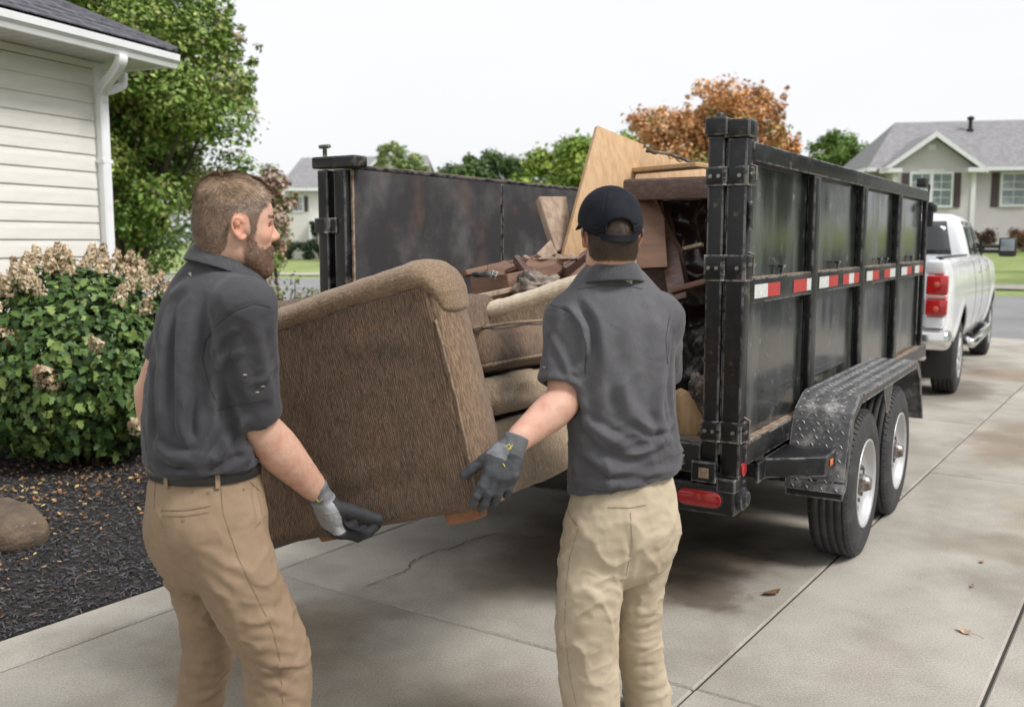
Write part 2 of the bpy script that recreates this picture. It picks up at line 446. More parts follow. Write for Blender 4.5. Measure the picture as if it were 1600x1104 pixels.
# soil stains are mixed into the slabs themselves
def add_stains(m, spots):
    nt = m.node_tree; N = nt.nodes; L = nt.links; b = N['Principled BSDF']
    src = b.inputs['Base Color'].links[0].from_socket
    geo = N.new('ShaderNodeNewGeometry')
    nz = N.new('ShaderNodeTexNoise'); nz.inputs['Scale'].default_value = 3.5; nz.inputs['Detail'].default_value = 6
    L.new(geo.outputs['Position'], nz.inputs['Vector'])
    nsub = N.new('ShaderNodeVectorMath'); nsub.operation = 'SUBTRACT'; nsub.inputs[1].default_value = (0.5, 0.5, 0.5); L.new(nz.outputs['Color'], nsub.inputs[0])
    nsc = N.new('ShaderNodeVectorMath'); nsc.operation = 'SCALE'; nsc.inputs['Scale'].default_value = 0.55; L.new(nsub.outputs[0], nsc.inputs[0])
    pos = N.new('ShaderNodeVectorMath'); pos.operation = 'ADD'; L.new(geo.outputs['Position'], pos.inputs[0]); L.new(nsc.outputs[0], pos.inputs[1])
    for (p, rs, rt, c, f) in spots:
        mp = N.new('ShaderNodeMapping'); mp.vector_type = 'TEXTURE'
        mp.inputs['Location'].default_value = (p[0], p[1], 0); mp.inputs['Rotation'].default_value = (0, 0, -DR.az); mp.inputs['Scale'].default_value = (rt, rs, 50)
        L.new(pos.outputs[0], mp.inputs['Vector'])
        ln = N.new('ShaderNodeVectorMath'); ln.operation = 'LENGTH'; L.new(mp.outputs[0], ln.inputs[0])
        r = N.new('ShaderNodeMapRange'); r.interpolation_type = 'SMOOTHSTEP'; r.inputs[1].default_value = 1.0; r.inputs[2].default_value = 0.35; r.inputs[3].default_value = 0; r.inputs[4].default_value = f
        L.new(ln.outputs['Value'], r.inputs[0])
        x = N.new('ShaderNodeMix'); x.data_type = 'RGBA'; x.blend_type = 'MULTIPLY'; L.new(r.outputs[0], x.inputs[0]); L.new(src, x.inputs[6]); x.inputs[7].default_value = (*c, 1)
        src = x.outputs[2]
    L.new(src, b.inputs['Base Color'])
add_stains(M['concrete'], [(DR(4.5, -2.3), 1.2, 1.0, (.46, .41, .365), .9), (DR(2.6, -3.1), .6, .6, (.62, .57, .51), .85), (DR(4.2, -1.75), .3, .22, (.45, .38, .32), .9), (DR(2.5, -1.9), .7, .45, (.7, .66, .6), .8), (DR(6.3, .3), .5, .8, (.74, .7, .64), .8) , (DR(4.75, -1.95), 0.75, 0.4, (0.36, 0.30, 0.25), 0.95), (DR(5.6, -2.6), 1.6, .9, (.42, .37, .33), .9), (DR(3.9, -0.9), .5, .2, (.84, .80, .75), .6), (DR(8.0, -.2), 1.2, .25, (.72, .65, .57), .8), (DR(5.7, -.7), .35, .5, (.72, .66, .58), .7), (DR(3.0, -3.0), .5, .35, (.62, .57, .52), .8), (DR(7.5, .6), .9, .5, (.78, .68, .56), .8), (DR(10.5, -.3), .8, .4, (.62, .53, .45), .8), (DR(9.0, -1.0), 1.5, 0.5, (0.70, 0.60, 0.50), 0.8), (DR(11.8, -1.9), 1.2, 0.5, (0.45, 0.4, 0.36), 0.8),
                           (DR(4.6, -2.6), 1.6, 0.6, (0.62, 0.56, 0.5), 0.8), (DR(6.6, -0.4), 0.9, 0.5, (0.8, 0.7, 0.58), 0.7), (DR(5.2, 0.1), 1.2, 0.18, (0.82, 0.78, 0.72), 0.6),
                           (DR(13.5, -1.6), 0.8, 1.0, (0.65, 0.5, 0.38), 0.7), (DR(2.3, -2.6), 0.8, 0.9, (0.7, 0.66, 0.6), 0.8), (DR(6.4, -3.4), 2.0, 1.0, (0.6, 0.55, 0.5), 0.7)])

# ---------------------------------------------------------------- mulch bed
HL = Frame(-3.387, 8.2, 21.5)     # left house: u along the lap-sided wall, v out of it
def bed_h(P):
    s = P @ DR.u; t = P @ DR.v
    d = np.clip((-3.98 - t) / 1.6, 0, 1)
    return 0.0 + 0.11 * np.sin(d * math.pi / 2) + vnoise(P * [1, 1, 0], 1.3, 1) * 0.02 * np.clip(d * 4, 0, 1) + vnoise(P * [1, 1, 0], 7, 2) * 0.008
ss = np.linspace(-2.5, 9.5, 110); ts = np.linspace(-9.5, -3.955, 55)
A, B = np.meshgrid(ss, ts, indexing='ij')
V = DR.u[None] * A.ravel()[:, None] + DR.v[None] * B.ravel()[:, None]
V[:, 2] = bed_h(V) - 0.01
nS, nT = 110, 55
ii, jj = np.meshgrid(np.arange(nS - 1), np.arange(nT - 1), indexing='ij'); a = (ii * nT + jj).ravel()
obj('mulch_bed', V, np.stack([a, a + nT, a + nT + 1, a + 1], 1), M['mulch_soil'], smooth=True, kind='structure')

def scatter(n, base, pos, size, nrm_tilt, aspect, colfn, flat=True):
    """n copies of a small mesh (verts base, faces) merged into one array set"""
    bv, bf = base; k = len(bv)
    ang = RNG.random(n) * 2 * math.pi; tl = RNG.normal(0, nrm_tilt, n); ta = RNG.random(n) * 2 * math.pi
    ca, sa = np.cos(ang), np.sin(ang)
    Rz = np.zeros((n, 3, 3)); Rz[:, 0, 0] = ca; Rz[:, 0, 1] = -sa; Rz[:, 1, 0] = sa; Rz[:, 1, 1] = ca; Rz[:, 2, 2] = 1
    ax = np.stack([np.cos(ta), np.sin(ta), np.zeros(n)], 1)
    Rt = rodr(ax, tl)
    Rm = Rt @ Rz
    sc = size[:, None, None] * aspect[:, None, :]
    V = np.einsum('nij,nkj->nki', Rm, bv[None] * sc) + pos[:, None, :]
    F = (bf[None] + (np.arange(n) * k)[:, None, None]).reshape(-1, bf.shape[1])
    C = np.repeat(colfn(n), k, axis=0)
    return V.reshape(-1, 3), F, C
def rodr(ax, th):
    n = len(th); K = np.zeros((n, 3, 3)); K[:, 0, 1] = -ax[:, 2]; K[:, 0, 2] = ax[:, 1]; K[:, 1, 0] = ax[:, 2]; K[:, 1, 2] = -ax[:, 0]; K[:, 2, 0] = -ax[:, 1]; K[:, 2, 1] = ax[:, 0]
    return np.eye(3)[None] + np.sin(th)[:, None, None] * K + (1 - np.cos(th))[:, None, None] * (K @ K)
CHIP = (np.array([[-1, -.3, 0], [1, -.35, .05], [1.1, .3, 0], [-.9, .35, .1], [-.8, 0, .35], [.9, .05, .35]]), np.array([[0, 1, 5], [0, 5, 4], [1, 2, 5], [3, 4, 5], [2, 3, 5], [3, 0, 4]]))
def inbed(n, s0=-1, s1=7.5, t0=-8.5, t1=-3.97):
    s = RNG.uniform(s0, s1, n); t = t1 - (t1 - t0) * RNG.random(n) ** 1.2
    P = DR.u[None] * s[:, None] + DR.v[None] * t[:, None]; P[:, 2] = bed_h(P); return P
n = 62000
P = inbed(n, 0.3, 6.8, -7.8)
def ccol(n):
    g = RNG.random(n) ** 2.2; c = np.stack([0.012 + g * .10, 0.012 + g * .097, 0.014 + g * .105], 1)
    k = RNG.random(n) < 0.05; c[k] = [0.10, 0.06, 0.035]; return c
V, F, C = scatter(n, CHIP, P, RNG.uniform(.005, .0145, n), .5, np.stack([RNG.uniform(.8, 1.6, n), np.ones(n) * .8, np.ones(n)], 1), ccol)
obj('mulch', V, F, M['mulch'], col=C, kind='stuff', origin=1)
DLEAF = (np.array([[-1, 0, .1], [-.3, .55, 0], [.6, .4, .12], [1.1, 0, .25], [.5, -.5, .05], [-.4, -.5, .14]]), np.array([[0, 5, 1], [1, 5, 4], [1, 4, 2], [2, 4, 3]]))
n = 7500
P = inbed(n, 1.2, 6.3, -7.6); P[:, 2] += .016
k = (vnoise(P * [1, 1, 0], 0.9, 5) + RNG.normal(0, .25, n)) + .55 * np.clip((-(P @ DR.v) - 4.5) / 1.0, -1, 1) - .25 > -0.05; P = P[k]; n = len(P)
def lcol(n):
    base = np.array([[.30, .17, .07], [.42, .27, .12], [.20, .10, .05], [.36, .14, .05], [.5, .36, .16]])
    return base[RNG.integers(0, 5, n)] * RNG.uniform(.6, 1.1, n)[:, None]
V, F, C = scatter(n, DLEAF, P, RNG.uniform(.006, .019, n), .45, np.ones((n, 3)), lcol)
obj('leaf_litter', V, F, M['mulch'], col=C, kind='stuff', origin=1)

# boulder
bm = bmesh.new(); bmesh.ops.create_icosphere(bm, subdivisions=4, radius=1)
for v in bm.verts:
    p = v.co.copy(); d = 1 + .16 * mnoise(p * 1.1 + Vector((3, 1, 2))) + .07 * mnoise(p * 3) + .02 * mnoise(p * 9)
    v.co = Vector((p.x * .27, p.y * .22, p.z * .19)) * d
V = np.array([v.co[:] for v in bm.verts]) * .9; F = [[l.index for l in f.verts] for f in bm.faces]; bm.free()
pb = np.array([-2.70, 4.98, 0.14]); V = V + pb
o = obj('boulder', V, F, M['stone'], smooth=True)
tag(o, 'brown rounded fieldstone lying in the dark mulch at the left edge', 'boulder')

# leaves on the concrete
def fallen_leaf(p, size, rz, label, c):
    v = DLEAF[0] * size; v = v * [1, 1, 1.5]
    m_ = mat('dry_leaf', c, 0.7, c2=tuple(x * .6 for x in c), nscale=60)
    V = [(v[i][0] * math.cos(rz) - v[i][1] * math.sin(rz) + p[0], v[i][0] * math.sin(rz) + v[i][1] * math.cos(rz) + p[1], v[i][2] + .006) for i in range(6)]
    r = thing('fallen_leaf', label, 'leaf', (p[0], p[1], 0.0), group='fallen leaves on the driveway')
    obj('blade', V, DLEAF[1].tolist(), m_, r)
    e = np.array(V[0]); d = np.array([-math.cos(rz), -math.sin(rz), 0]) * size
    b = MB(); b.tube([e, e + d * .7 + [0, 0, .004], e + d * 1.6 + [0, 0, -.001]], .0012, 4); b.obj('stem', m_, r)
fallen_leaf(DR(4.34, -1.48), .048, 0.3, 'largest curled brown leaf lying beside the long joint behind the rear trailer wheel', (.24, .13, .07))
fallen_leaf(DR(4.36, -0.64), .036, 2.0, 'small tan leaf lying alone at the lower right of the driveway', (.55, .38, .26))
fallen_leaf(DR(4.98, -0.71), .02, 1.0, 'tiny brown leaf scrap between the tan leaf and the trailer wheels', (.3, .2, .12))
fallen_leaf(DR(5.4, -0.73), .022, 4.0, 'small yellowish leaf flat on concrete closest to the rear wheel', (.42, .28, .14))

# ================================================================ left house
house = thing('siding_house', 'cream vinyl sided house corner with white gutter and dark shingle roof', 'house', tuple(HL(0, 0)), -HL.az)
b = MB(); b.fbox(HL, -8, -0.012, -9, -0.02, 0.30, 3.115); b.obj('wall_core', M['siding'], house)
b = MB(); b.fbox(HL, -8, -0.03, -9, -0.035, -0.1, 0.30)
b.obj('foundation', M['block'], house)
for r_ in range(2):      # foundation block courses on the visible face
    for k in range(20):
        u1 = -0.04 - k * 0.40 - (r_ % 2) * 0.2; 
        if u1 - .39 < -8: continue
        b = MB(); b.fbox(HL, u1 - .392, u1, -0.036, -0.028 + random.uniform(0, .003), -0.08 + r_ * .19, 0.104 + r_ * .19); b.obj('foundation_block', M['block'], house)
z = 0.30; k = 0
while z < 3.0:
    h_ = 0.1377
    b = MB()
    # clapboard section: leans out at the foot, with a small lip
    for (u0, u1) in ((-8, -0.1),):
        P = []
        for u_ in (u0, u1):
            P += [HL(u_, -0.018, z + h_), HL(u_, 0.001, z + h_ - .004), HL(u_, 0.008, z + h_ * .62), HL(u_, 0.012, z + .004), HL(u_, .008, z - .004), HL(u_, -.018, z - .004)]
        F = [(i, (i + 1) % 6, 6 + (i + 1) % 6, 6 + i) for i in range(6)] + [tuple(range(6))[::-1], tuple(range(6, 12))]
        b.add(P, F)
    b.obj('siding_board', M['siding'], house)
    z += h_; k += 1
b = MB(); b.fbox(HL, -8, -0.1, -.015, .02, z + .002, 3.112); b.obj('frieze_board', M['siding'], house)
b = MB(); b.fbox(HL, -0.1, 0.016, -0.03, 0.022, 0.28, 3.113); b.fbox(HL, -0.02, 0.0159, -0.12, -0.0305, 0.28, 3.113); b.obj('corner_board', M['white'], house, bevel=.004)
# front return of the wall seen edge-on gets boards as well
b = MB(); 
for q in range(20):
    zz = .30 + q * .1377
    b.hexa([HL(-.02, -9, zz), HL(0.012, -9, zz), HL(0.012, -.12, zz), HL(-.02, -.12, zz), HL(-.02, -9, zz + .135), HL(0.0, -9, zz + .135), HL(0.0, -.12, zz + .135), HL(-.02, -.12, zz + .135)])
b.obj('front_siding', M['siding'], house, kind='stuff')
# soffit and gutter
b = MB(); b.fbox(HL, -8, .34, -.018, .42, 3.118, 3.13); b.fbox(HL, .022, .34, -9, -.019, 3.118, 3.13); b.obj('soffit', M['soffit'], house)
b = MB()
for q in range(60):
    b.fbox(HL, -.12 - q * .13, -.112 - q * .13, .0, .42, 3.1155, 3.1178)
b.obj('soffit_groove', M['soffit'], house)
def gutter(along0, along1, side):
    prof = [(.42, 3.105), (.455, 3.105), (.468, 3.14), (.492, 3.165), (.497, 3.215), (.488, 3.219), (.48, 3.2), (.425, 3.2), (.42, 3.235)]
    P = []
    for a_ in (along0, along1):
        for (o_, z_) in prof: P.append(HL(a_, o_, z_) if side else HL(o_ - .12, a_, z_))
    m_ = len(prof)
    F = [(i, (i + 1) % m_, m_ + (i + 1) % m_, m_ + i) for i in range(m_)] + [tuple(range(m_))[::-1], tuple(range(m_, 2 * m_))]
    b = MB(); b.add(P, F); return b
gutter(-8, .375, True).obj('gutter', M['white'], house)
gutter(-9, .417, False).obj('gutter', M['white'], house)
# downspouts: outlet, two elbows, straight pipe (rectangular section)
def rectpipe(pts, wa, wb, side):
    P = catmull(pts, 5) if len(pts) > 2 else np.array(pts, float)
    V = []
    for i in range(len(P)):
        t = P[min(i + 1, len(P) - 1)] - P[max(i - 1, 0)]; t /= np.linalg.norm(t)
        n_ = np.cross(t, side); n_ /= np.linalg.norm(n_)
        r = .012
        for (a, c) in ((-wa, -wb + r), (-wa + r, -wb), (wa - r, -wb), (wa, -wb + r), (wa, wb - r), (wa - r, wb), (-wa + r, wb), (-wa, wb - r)): V.append(P[i] + side * a + n_ * c)
    F = [(i*8+j, i*8+(j+1)%8, (i+1)*8+(j+1)%8, (i+1)*8+j) for i in range(len(P)-1) for j in range(8)] + [tuple(range(8))[::-1], tuple(range(8*(len(P)-1), 8*len(P)))]
    return V, F
ds = thing('downspout', None, None)
ds.parent = house; ds.location = (0, 0, 0); WM[ds.name] = wm(house)
V, F = rectpipe([HL(-.24, .44, 3.11), HL(-.24, .43, 3.06), HL(-.21, .34, 2.99), HL(-.13, .15, 2.91), HL(-.08, .075, 2.86), HL(-.07, .062, 2.79)], .043, .036, HL.u)
obj('elbow', V, F, M['white'], ds, smooth=False)
V, F = rectpipe([HL(-.07, .060, 2.80), HL(-.07, .060, 0.25)], .046, .034, HL.u)
obj('pipe', V, F, M['white'], ds)
V, F = rectpipe([HL(-.07, .060, 0.26), HL(-.07, .065, 0.2), HL(-.07, .13, 0.14), HL(-.07, .3, .11)], .043, .034, HL.u)
obj('outlet', V, F, M['white'], ds)
for z_ in (2.3, 1.2):
    b = MB(); b.fbox(HL, -.125, -.015, .02, .0955, z_, z_ + .03); b.obj('strap', M['white'], ds)
V, F = rectpipe([HL(.35, -.10, 3.10), HL(.345, -.1, 3.03), HL(.33, -.1, 2.99), HL(.2, -.1, 2.93), HL(.06, -.1, 2.88), HL(.045, -.1, 2.80)], .036, .03, HL.v)
obj('elbow', V, F, M['white'], ds)
# roof: two slopes meeting in a hip over the corner, laid in shingle courses
ez = 3.235; sl = .5; N_ = 46; course = .14
b = MB()
b.add([HL(.35, .47, ez - .01), HL(-8, .47, ez - .01), HL(-8, -7.5, ez + sl * 7.97), HL(.35 - 7.97, -7.5, ez + sl * 7.97)], [(0, 1, 2, 3)])
b.add([HL(.35, .47, ez - .011), HL(.35, -8.2, ez - .011), HL(.35 - 7.9, -8.2, ez + sl * 7.9), HL(.35 - 7.9, -7.43, ez + sl * 7.9)], [(0, 3, 2, 1)])
b.obj('roof_deck', M['dark'], house)
sh_mesh = None; cnt = 0
ub = np.array(HL.u); vb = np.array(HL.v)
rest = MB()
for c_ in range(46):
    d0 = c_ * course * .894      # horizontal run
    u_hi = .37 - d0; u = u_hi
    off = (c_ * .37) % .3
    u = u_hi + off - .3
    first = True
    while u > -8:
        ua = min(u + .3, u_hi); wd = .296 if not first else max(ua - u - .004, .02)
        first = False
        p = HL(u, .485 - d0, ez + sl * d0 + .004)
        dn = random.choice((0, .002, .004))
        P = []
        for zz in (0, .007 + dn):
            for (uu, dd) in ((0, 0), (wd, 0), (wd, .2), (0, .2)):
                P.append(p + ub * uu - vb * dd * .894 + np.array([0, 0, dd * .447 - dd * .035 + zz]))
        if u > -3.2 and cnt < 300:
            bb = MB(); bb.hexa(P); bb.obj('shingle', M['shingle'], house); cnt += 1
        else: rest.hexa(P)
        u -= .3
rest.obj('shingle_field', M['shingle'], house, kind='stuff')
# hip caps
for k in range(40):
    d = k * .19
    p = HL(.37 - d, .485 - d, ez + sl * d + .02)
    P = []
    for zz in (0, .012):
        P += [p + ub * .02 - vb * .13 + [0, 0, -.03 + zz], p + ub * .0 + vb * .0 + [0, 0, .01 + zz], p - ub * .22 - vb * .22 + [0, 0, .01 + .11 + zz], p - ub * .20 - vb * .33 + [0, 0, .07 + zz]]
    bb = MB(); bb.hexa(P)
    P = []
    for zz in (0, .012):
        P += [p + [0, 0, .01 + zz], p + vb * .02 - ub * .13 + [0, 0, -.03 + zz], p - ub * .33 - vb * .20 + [0, 0, .07 + zz], p - ub * .22 - vb * .22 + [0, 0, .12 + zz]]
    bb.hexa(P); bb.obj('hip_cap', M['shingle'], house)

# ================================================================ vegetation
def clump_leaves(centers, radii, n, size, pal, tilt=1.0, shell=.45, stretch=(1, 1, .8), lump=1.0):
    """n leaves spread over clumps; each leaf a folded diamond (2 tris)"""
    k = len(centers); centers = np.asarray(centers); radii = np.asarray(radii)
    pr = radii ** 2; pr = pr / pr.sum(); idx = RNG.choice(k, n, p=pr)
    d = RNG.normal(size=(n, 3)); d /= np.linalg.norm(d, axis=1)[:, None]
    rr = (shell + (1 - shell) * RNG.random(n)) ** .8 * np.clip(RNG.normal(1, .13, n), .5, 1.45)
    P = centers[idx] + d * (radii[idx] * rr)[:, None] * np.array(stretch)
    # leaf plane: faces outwards and up, with scatter
    nr = d * .6 + np.array([0, 0, .7]) + RNG.normal(0, .55 * tilt, (n, 3)); nr /= np.linalg.norm(nr, axis=1)[:, None]
    t = np.cross(nr, RNG.normal(size=(n, 3))); t /= np.linalg.norm(t, axis=1)[:, None]; bt = np.cross(nr, t)
    s = (size * RNG.uniform(.6, 1.35, n))[:, None]
    V = np.stack([P - t * s, P + bt * s * .6 + nr * s * .22, P + t * s * 1.1, P - bt * s * .6 + nr * s * .22], 1).reshape(-1, 3)
    a = np.arange(n) * 4; F = np.stack([np.stack([a, a + 1, a + 2], 1), np.stack([a, a + 2, a + 3], 1)], 1).reshape(-1, 3)
    pal = np.asarray(pal, float); cc = pal[(RNG.random(n) * len(pal)).astype(int)]
    cl = RNG.integers(0, len(pal), k); tog = RNG.random(n) < .55; cc[tog] = pal[cl[idx[tog]]]
    cc = cc * RNG.uniform(.7, 1.3, n)[:, None]
    C = np.repeat(cc, 4, axis=0)
    return V, F, C

def tree(name, label, cat, base, height, crown_c, crown_r, n_clump, clump_r, n_leaf, leaf, pal, trunk_r=.15, group=None, spiky=0.0, low=-1.0, fork=.35, shell=.4):
    base = np.array(base, float); cc = base + np.array(crown_c); cr = np.array(crown_r)
    t = thing(name, label, cat, tuple(base), group=group)
    rg = np.random.default_rng(int(abs(base[0] * 100) + abs(base[1] * 7)) + 5)
    C_, R_ = [], []
    while len(C_) < n_clump:
        d = rg.normal(size=3); d /= np.linalg.norm(d)
        if d[2] < low: continue
        q = cc + d * cr * (rg.random() ** .45)
        s = rg.uniform(.6, 1.25)
        C_.append(q); R_.append(clump_r * s)
    if spiky:
        for k in range(int(n_clump * spiky)):
            d = rg.normal(size=3); d[2] = abs(d[2]) * .8 + .0; d /= np.linalg.norm(d)
            q = cc + d * cr * .98
            g = d * .35 + np.array([0, 0, .85]); g /= np.linalg.norm(g)
            L_ = clump_r * rg.uniform(.7, 1.7)
            for j in range(4): C_.append(q + g * L_ * j / 3 * 1.0); R_.append(clump_r * (.42 - .09 * j))
    V, F, C = clump_leaves(C_, R_, n_leaf, leaf, pal, shell=shell)
    # trunk and limbs
    top = cc + np.array([0, 0, cr[2] * .75])
    fk = base + (cc - base) * np.array([.6, .6, fork])
    b = MB()
    tp = catmull([base - [0, 0, .2], base + (fk - base) * .5 + rg.normal(0, .03, 3) * [1, 1, 0], fk, fk + (top - fk) * .5 + rg.normal(0, .1, 3), top], 4)
    b.tube(tp, np.linspace(trunk_r * 1.15, trunk_r * .12, len(tp)), 10)
    b.obj('trunk', M['bark'], t, smooth=True)
    b = MB()
    pick = rg.choice(n_clump, min(n_clump, 38), replace=False)
    for i in pick:
        j = int(len(tp) * rg.uniform(.4, .85)); s = tp[j]; e = C_[i]
        m_ = (s + e) / 2 + np.array([0, 0, -.1 * np.linalg.norm(e - s)]) + rg.normal(0, .08, 3)
        pp = catmull([s, m_, e], 3)
        b.tube(pp, np.linspace(trunk_r * .33, trunk_r * .06, len(pp)), 5, False)
    b.obj('limbs', M['bark'], t, smooth=True)
    obj('crown', V, F, M['leaf'], t, col=C)
    return t

GR = [(.15, .235, .05), (.19, .28, .065), (.10, .17, .035), (.24, .32, .085), (.085, .15, .03), (.20, .27, .055)]
def P0(x, Y): # ground point at pixel column x, forward distance Y
    X = (x - 800) / FPX * (Y * math.cos(PITCH)); return (X, Y, gz(X, Y) - .05)
big = P0(205, 19)
tree('maple_tree', 'tall broad green maple rising behind the siding house corner', 'tree', big, 7, (-.1, 0, 4.15), (2.35, 2.3, 2.9), 140, .58, 95000, .052,
     [tuple(v * 1.12 for v in c) for c in GR] * 2 + [(.30, .38, .10), (.38, .40, .14), (.40, .29, .17)], .24, spiky=.45, low=-1, fork=.3)
tree('young_maple', 'small reddish pink leaved tree beside the pale two storey house', 'tree', P0(440, 23), 4, (-.25, 0, 2.35), (.62, .6, 1.15), 26, .32, 5200, .06,
     [(.40, .22, .19), (.46, .3, .26), (.2, .26, .08), (.34, .18, .14), (.52, .37, .33), (.24, .24, .1)], .05, spiky=.3)
tree('orange_maple', 'orange and rust autumn tree standing beyond the trailer', 'tree', P0(1108, 38), 8, (0, 0, 4.35), (3.1, 2.9, 2.7), 110, .66, 38000, .085,
     [(.70, .33, .13), (.58, .25, .09), (.76, .43, .22), (.62, .31, .14), (.24, .26, .08), (.48, .22, .09), (.74, .44, .24)], .22, spiky=.12)
hz = [(625, 62, 5.6, 2.6, 'pale loose open crowned tree left of the distant tree row', [(.2, .25, .1), (.25, .3, .13), (.17, .22, .08)], 7000, .35),
      (765, 55, 4.7, 2.5, 'dark green round tree in the middle of the distant row', [(.055, .1, .03), (.08, .13, .035), (.05, .08, .025), (.1, .15, .05)], 15000, .5),
      (716, 60, 4.5, 1.7, 'small dull green tree left of the dark round one', [(.09, .13, .05), (.07, .11, .04)], 8000, .5),
      (905, 42, 4.0, 2.7, 'bright yellow green tree right behind the dump trailer', [(.2, .28, .04), (.15, .23, .035), (.12, .19, .03), (.25, .3, .06)], 18000, .6),
      (1298, 60, 5.2, 1.75, 'small round green tree between orange tree and beige house', [(.1, .17, .03), (.13, .2, .04), (.08, .13, .03)], 8000, .5)]
for (px, Y, ch, r_, lab, pal, nl, cr_) in hz:
    bp = P0(px, Y)
    tree('deciduous_tree', lab, 'tree', bp, 7, (0, 0, ch - .3 * r_), (r_ * 1.2, r_ * 1.2, r_ * .95), 55, .62 * cr_ * 2, int(nl * 1.5), .11, [tuple(v * 1.45 for v in c) for c in pal], .2, group='trees in the distance', spiky=0, shell=.3)
# low far tree line joining the row, and unseen trees added right and behind to darken reflections
V, F, C = clump_leaves([(X, 120 + 10 * math.sin(X), gz(X, 120) + 2.2 + 1.2 * math.sin(X * .37)) for X in np.linspace(-90, 90, 90)], [3.4] * 90, 30000, .3, [(.09, .14, .05), (.13, .18, .06), (.07, .11, .04)], shell=.3)
obj('distant_woods', V, F, M['leaf'], col=C, kind='stuff')
for (X, Y, s_, lab_) in ((26, 8, 1.1, 'unseen tree added on the right side of the driveway'), (30, -4, 1.3, 'broad unseen tree added right of the camera'), (22, -14, 1.2, 'unseen tree added behind and right of the camera'), (8, -22, 1.2, 'unseen tree added straight behind the camera'), (23, 24, 1.35, 'unseen tree added across the street for the panel reflection'), (30, 30, 1.5, 'larger unseen tree added further right for the panel reflection'), (20, 15, 1.1, 'unseen tree added by the driveway mouth for the panel reflection'), (36, 26, 1.5, 'tall unseen tree added far right for the panel reflection')):
    tree('reflection_tree', lab_, 'tree', (X, Y, -.05), 9, (0, 0, 5 * s_), (3.4 * s_, 3.4 * s_, 3.2 * s_), 60, 1.0, 11000, .2, GR, .25, group='unseen trees added for reflections')

# hydrangea beside the house
hyd = thing('hydrangea_bush', 'rounded green hydrangea bush topped with fading tan flower heads', 'shrub', (-3.02, 6.75, 0.08))
hc = np.array([-3.08, 6.82, 0.0]); hr = np.array([.80, .72, .70])
b = MB()
for k in range(46):
    a = RNG.random() * 2 * math.pi; rr = RNG.random() ** .5
    e = hc + np.array([math.cos(a) * rr * hr[0] * .9, math.sin(a) * rr * hr[1] * .9, .75 + .7 * (1 - rr ** 2) + RNG.uniform(-.1, .05)])
    s = hc + np.array([math.cos(a) * rr * .16, math.sin(a) * rr * .16, .05])
    b.tube(catmull([s, (s + e) / 2 + [math.cos(a) * .1 * rr, math.sin(a) * .1 * rr, .02], e], 4), np.linspace(.009, .004, 9), 5, False)
b.obj('stems', M['twig'], hyd, smooth=True)
def lobed():
    pts = [(0, 0), (.28, .42), (.62, .36), (.7, .12), (1.12, 0)]
    mid = [(x, 0, .02 * math.sin(x * 3)) for x in (0, .35, .7, 1.12)]
    out = [(-.02, 0, 0), (.10, .26, .05), (.36, .60, .10), (.50, .30, .05), (.86, .40, .05), (1.32, 0, -.12), (.86, -.40, .05), (.50, -.30, .05), (.36, -.60, .10), (.10, -.26, .05)]
    V = np.array(out + [(.4, 0, -.03), (.8, 0, -.04)])
    F = np.array([[0, 10, 1], [1, 10, 2], [2, 10, 3], [3, 10, 11], [3, 11, 4], [4, 11, 5], [5, 11, 6], [6, 11, 7], [7, 11, 10], [7, 10, 8], [8, 10, 9], [9, 10, 0]])
    return V, F
LV, LF = lobed()
def bush_pts(n, c, r, lo=-.5):
    d = RNG.normal(size=(n * 2, 3)); d /= np.linalg.norm(d, axis=1)[:, None]; d = d[d[:, 2] > lo][:n]; n = len(d)
    rr = np.clip(1 - np.abs(RNG.normal(0, .2, n)), .2, 1.1) * (1 + .1 * vnoise(d * 2.2 + c, 1.4, 9) + .06 * vnoise(d * 6, 1.2, 3))
    return c + d * r * rr[:, None], d
def oriented(P, d, n, sz, V0, F0, pal, tilt=.5, up=.35):
    nr = d + np.array([0, 0, up]) + RNG.normal(0, tilt, (n, 3)); nr /= np.linalg.norm(nr, axis=1)[:, None]
    dn = np.array([0, 0, -1.0]) + d * .5 + RNG.normal(0, .5, (n, 3)); t = dn - nr * np.sum(dn * nr, 1)[:, None]; t /= np.linalg.norm(t, axis=1)[:, None]; bt = np.cross(nr, t)
    V = P[:, None] + sz[:, None, None] * (t[:, None] * V0[None, :, :1] + bt[:, None] * V0[None, :, 1:2] + nr[:, None] * V0[None, :, 2:3])
    F = (F0[None] + (np.arange(n) * len(V0))[:, None, None]).reshape(-1, 3)
    pal = np.asarray(pal); c = pal[RNG.integers(0, len(pal), n)] * RNG.uniform(.75, 1.3, n)[:, None]
    return V, F, np.repeat(c, len(V0), axis=0), (t, bt, nr)
HG = [(.055, .11, .03), (.08, .145, .036), (.038, .078, .024), (.12, .19, .05), (.20, .27, .08)]
bc = hc + [0, 0, .80]
P, d = bush_pts(9500, bc, hr, -1)
k = P[:, 2] > .2; P, d = P[k], d[k]; n = len(P)
sz = RNG.uniform(.026, .068, n)
V, F, C, fr_ = oriented(P, d, n, sz, LV, LF, HG)
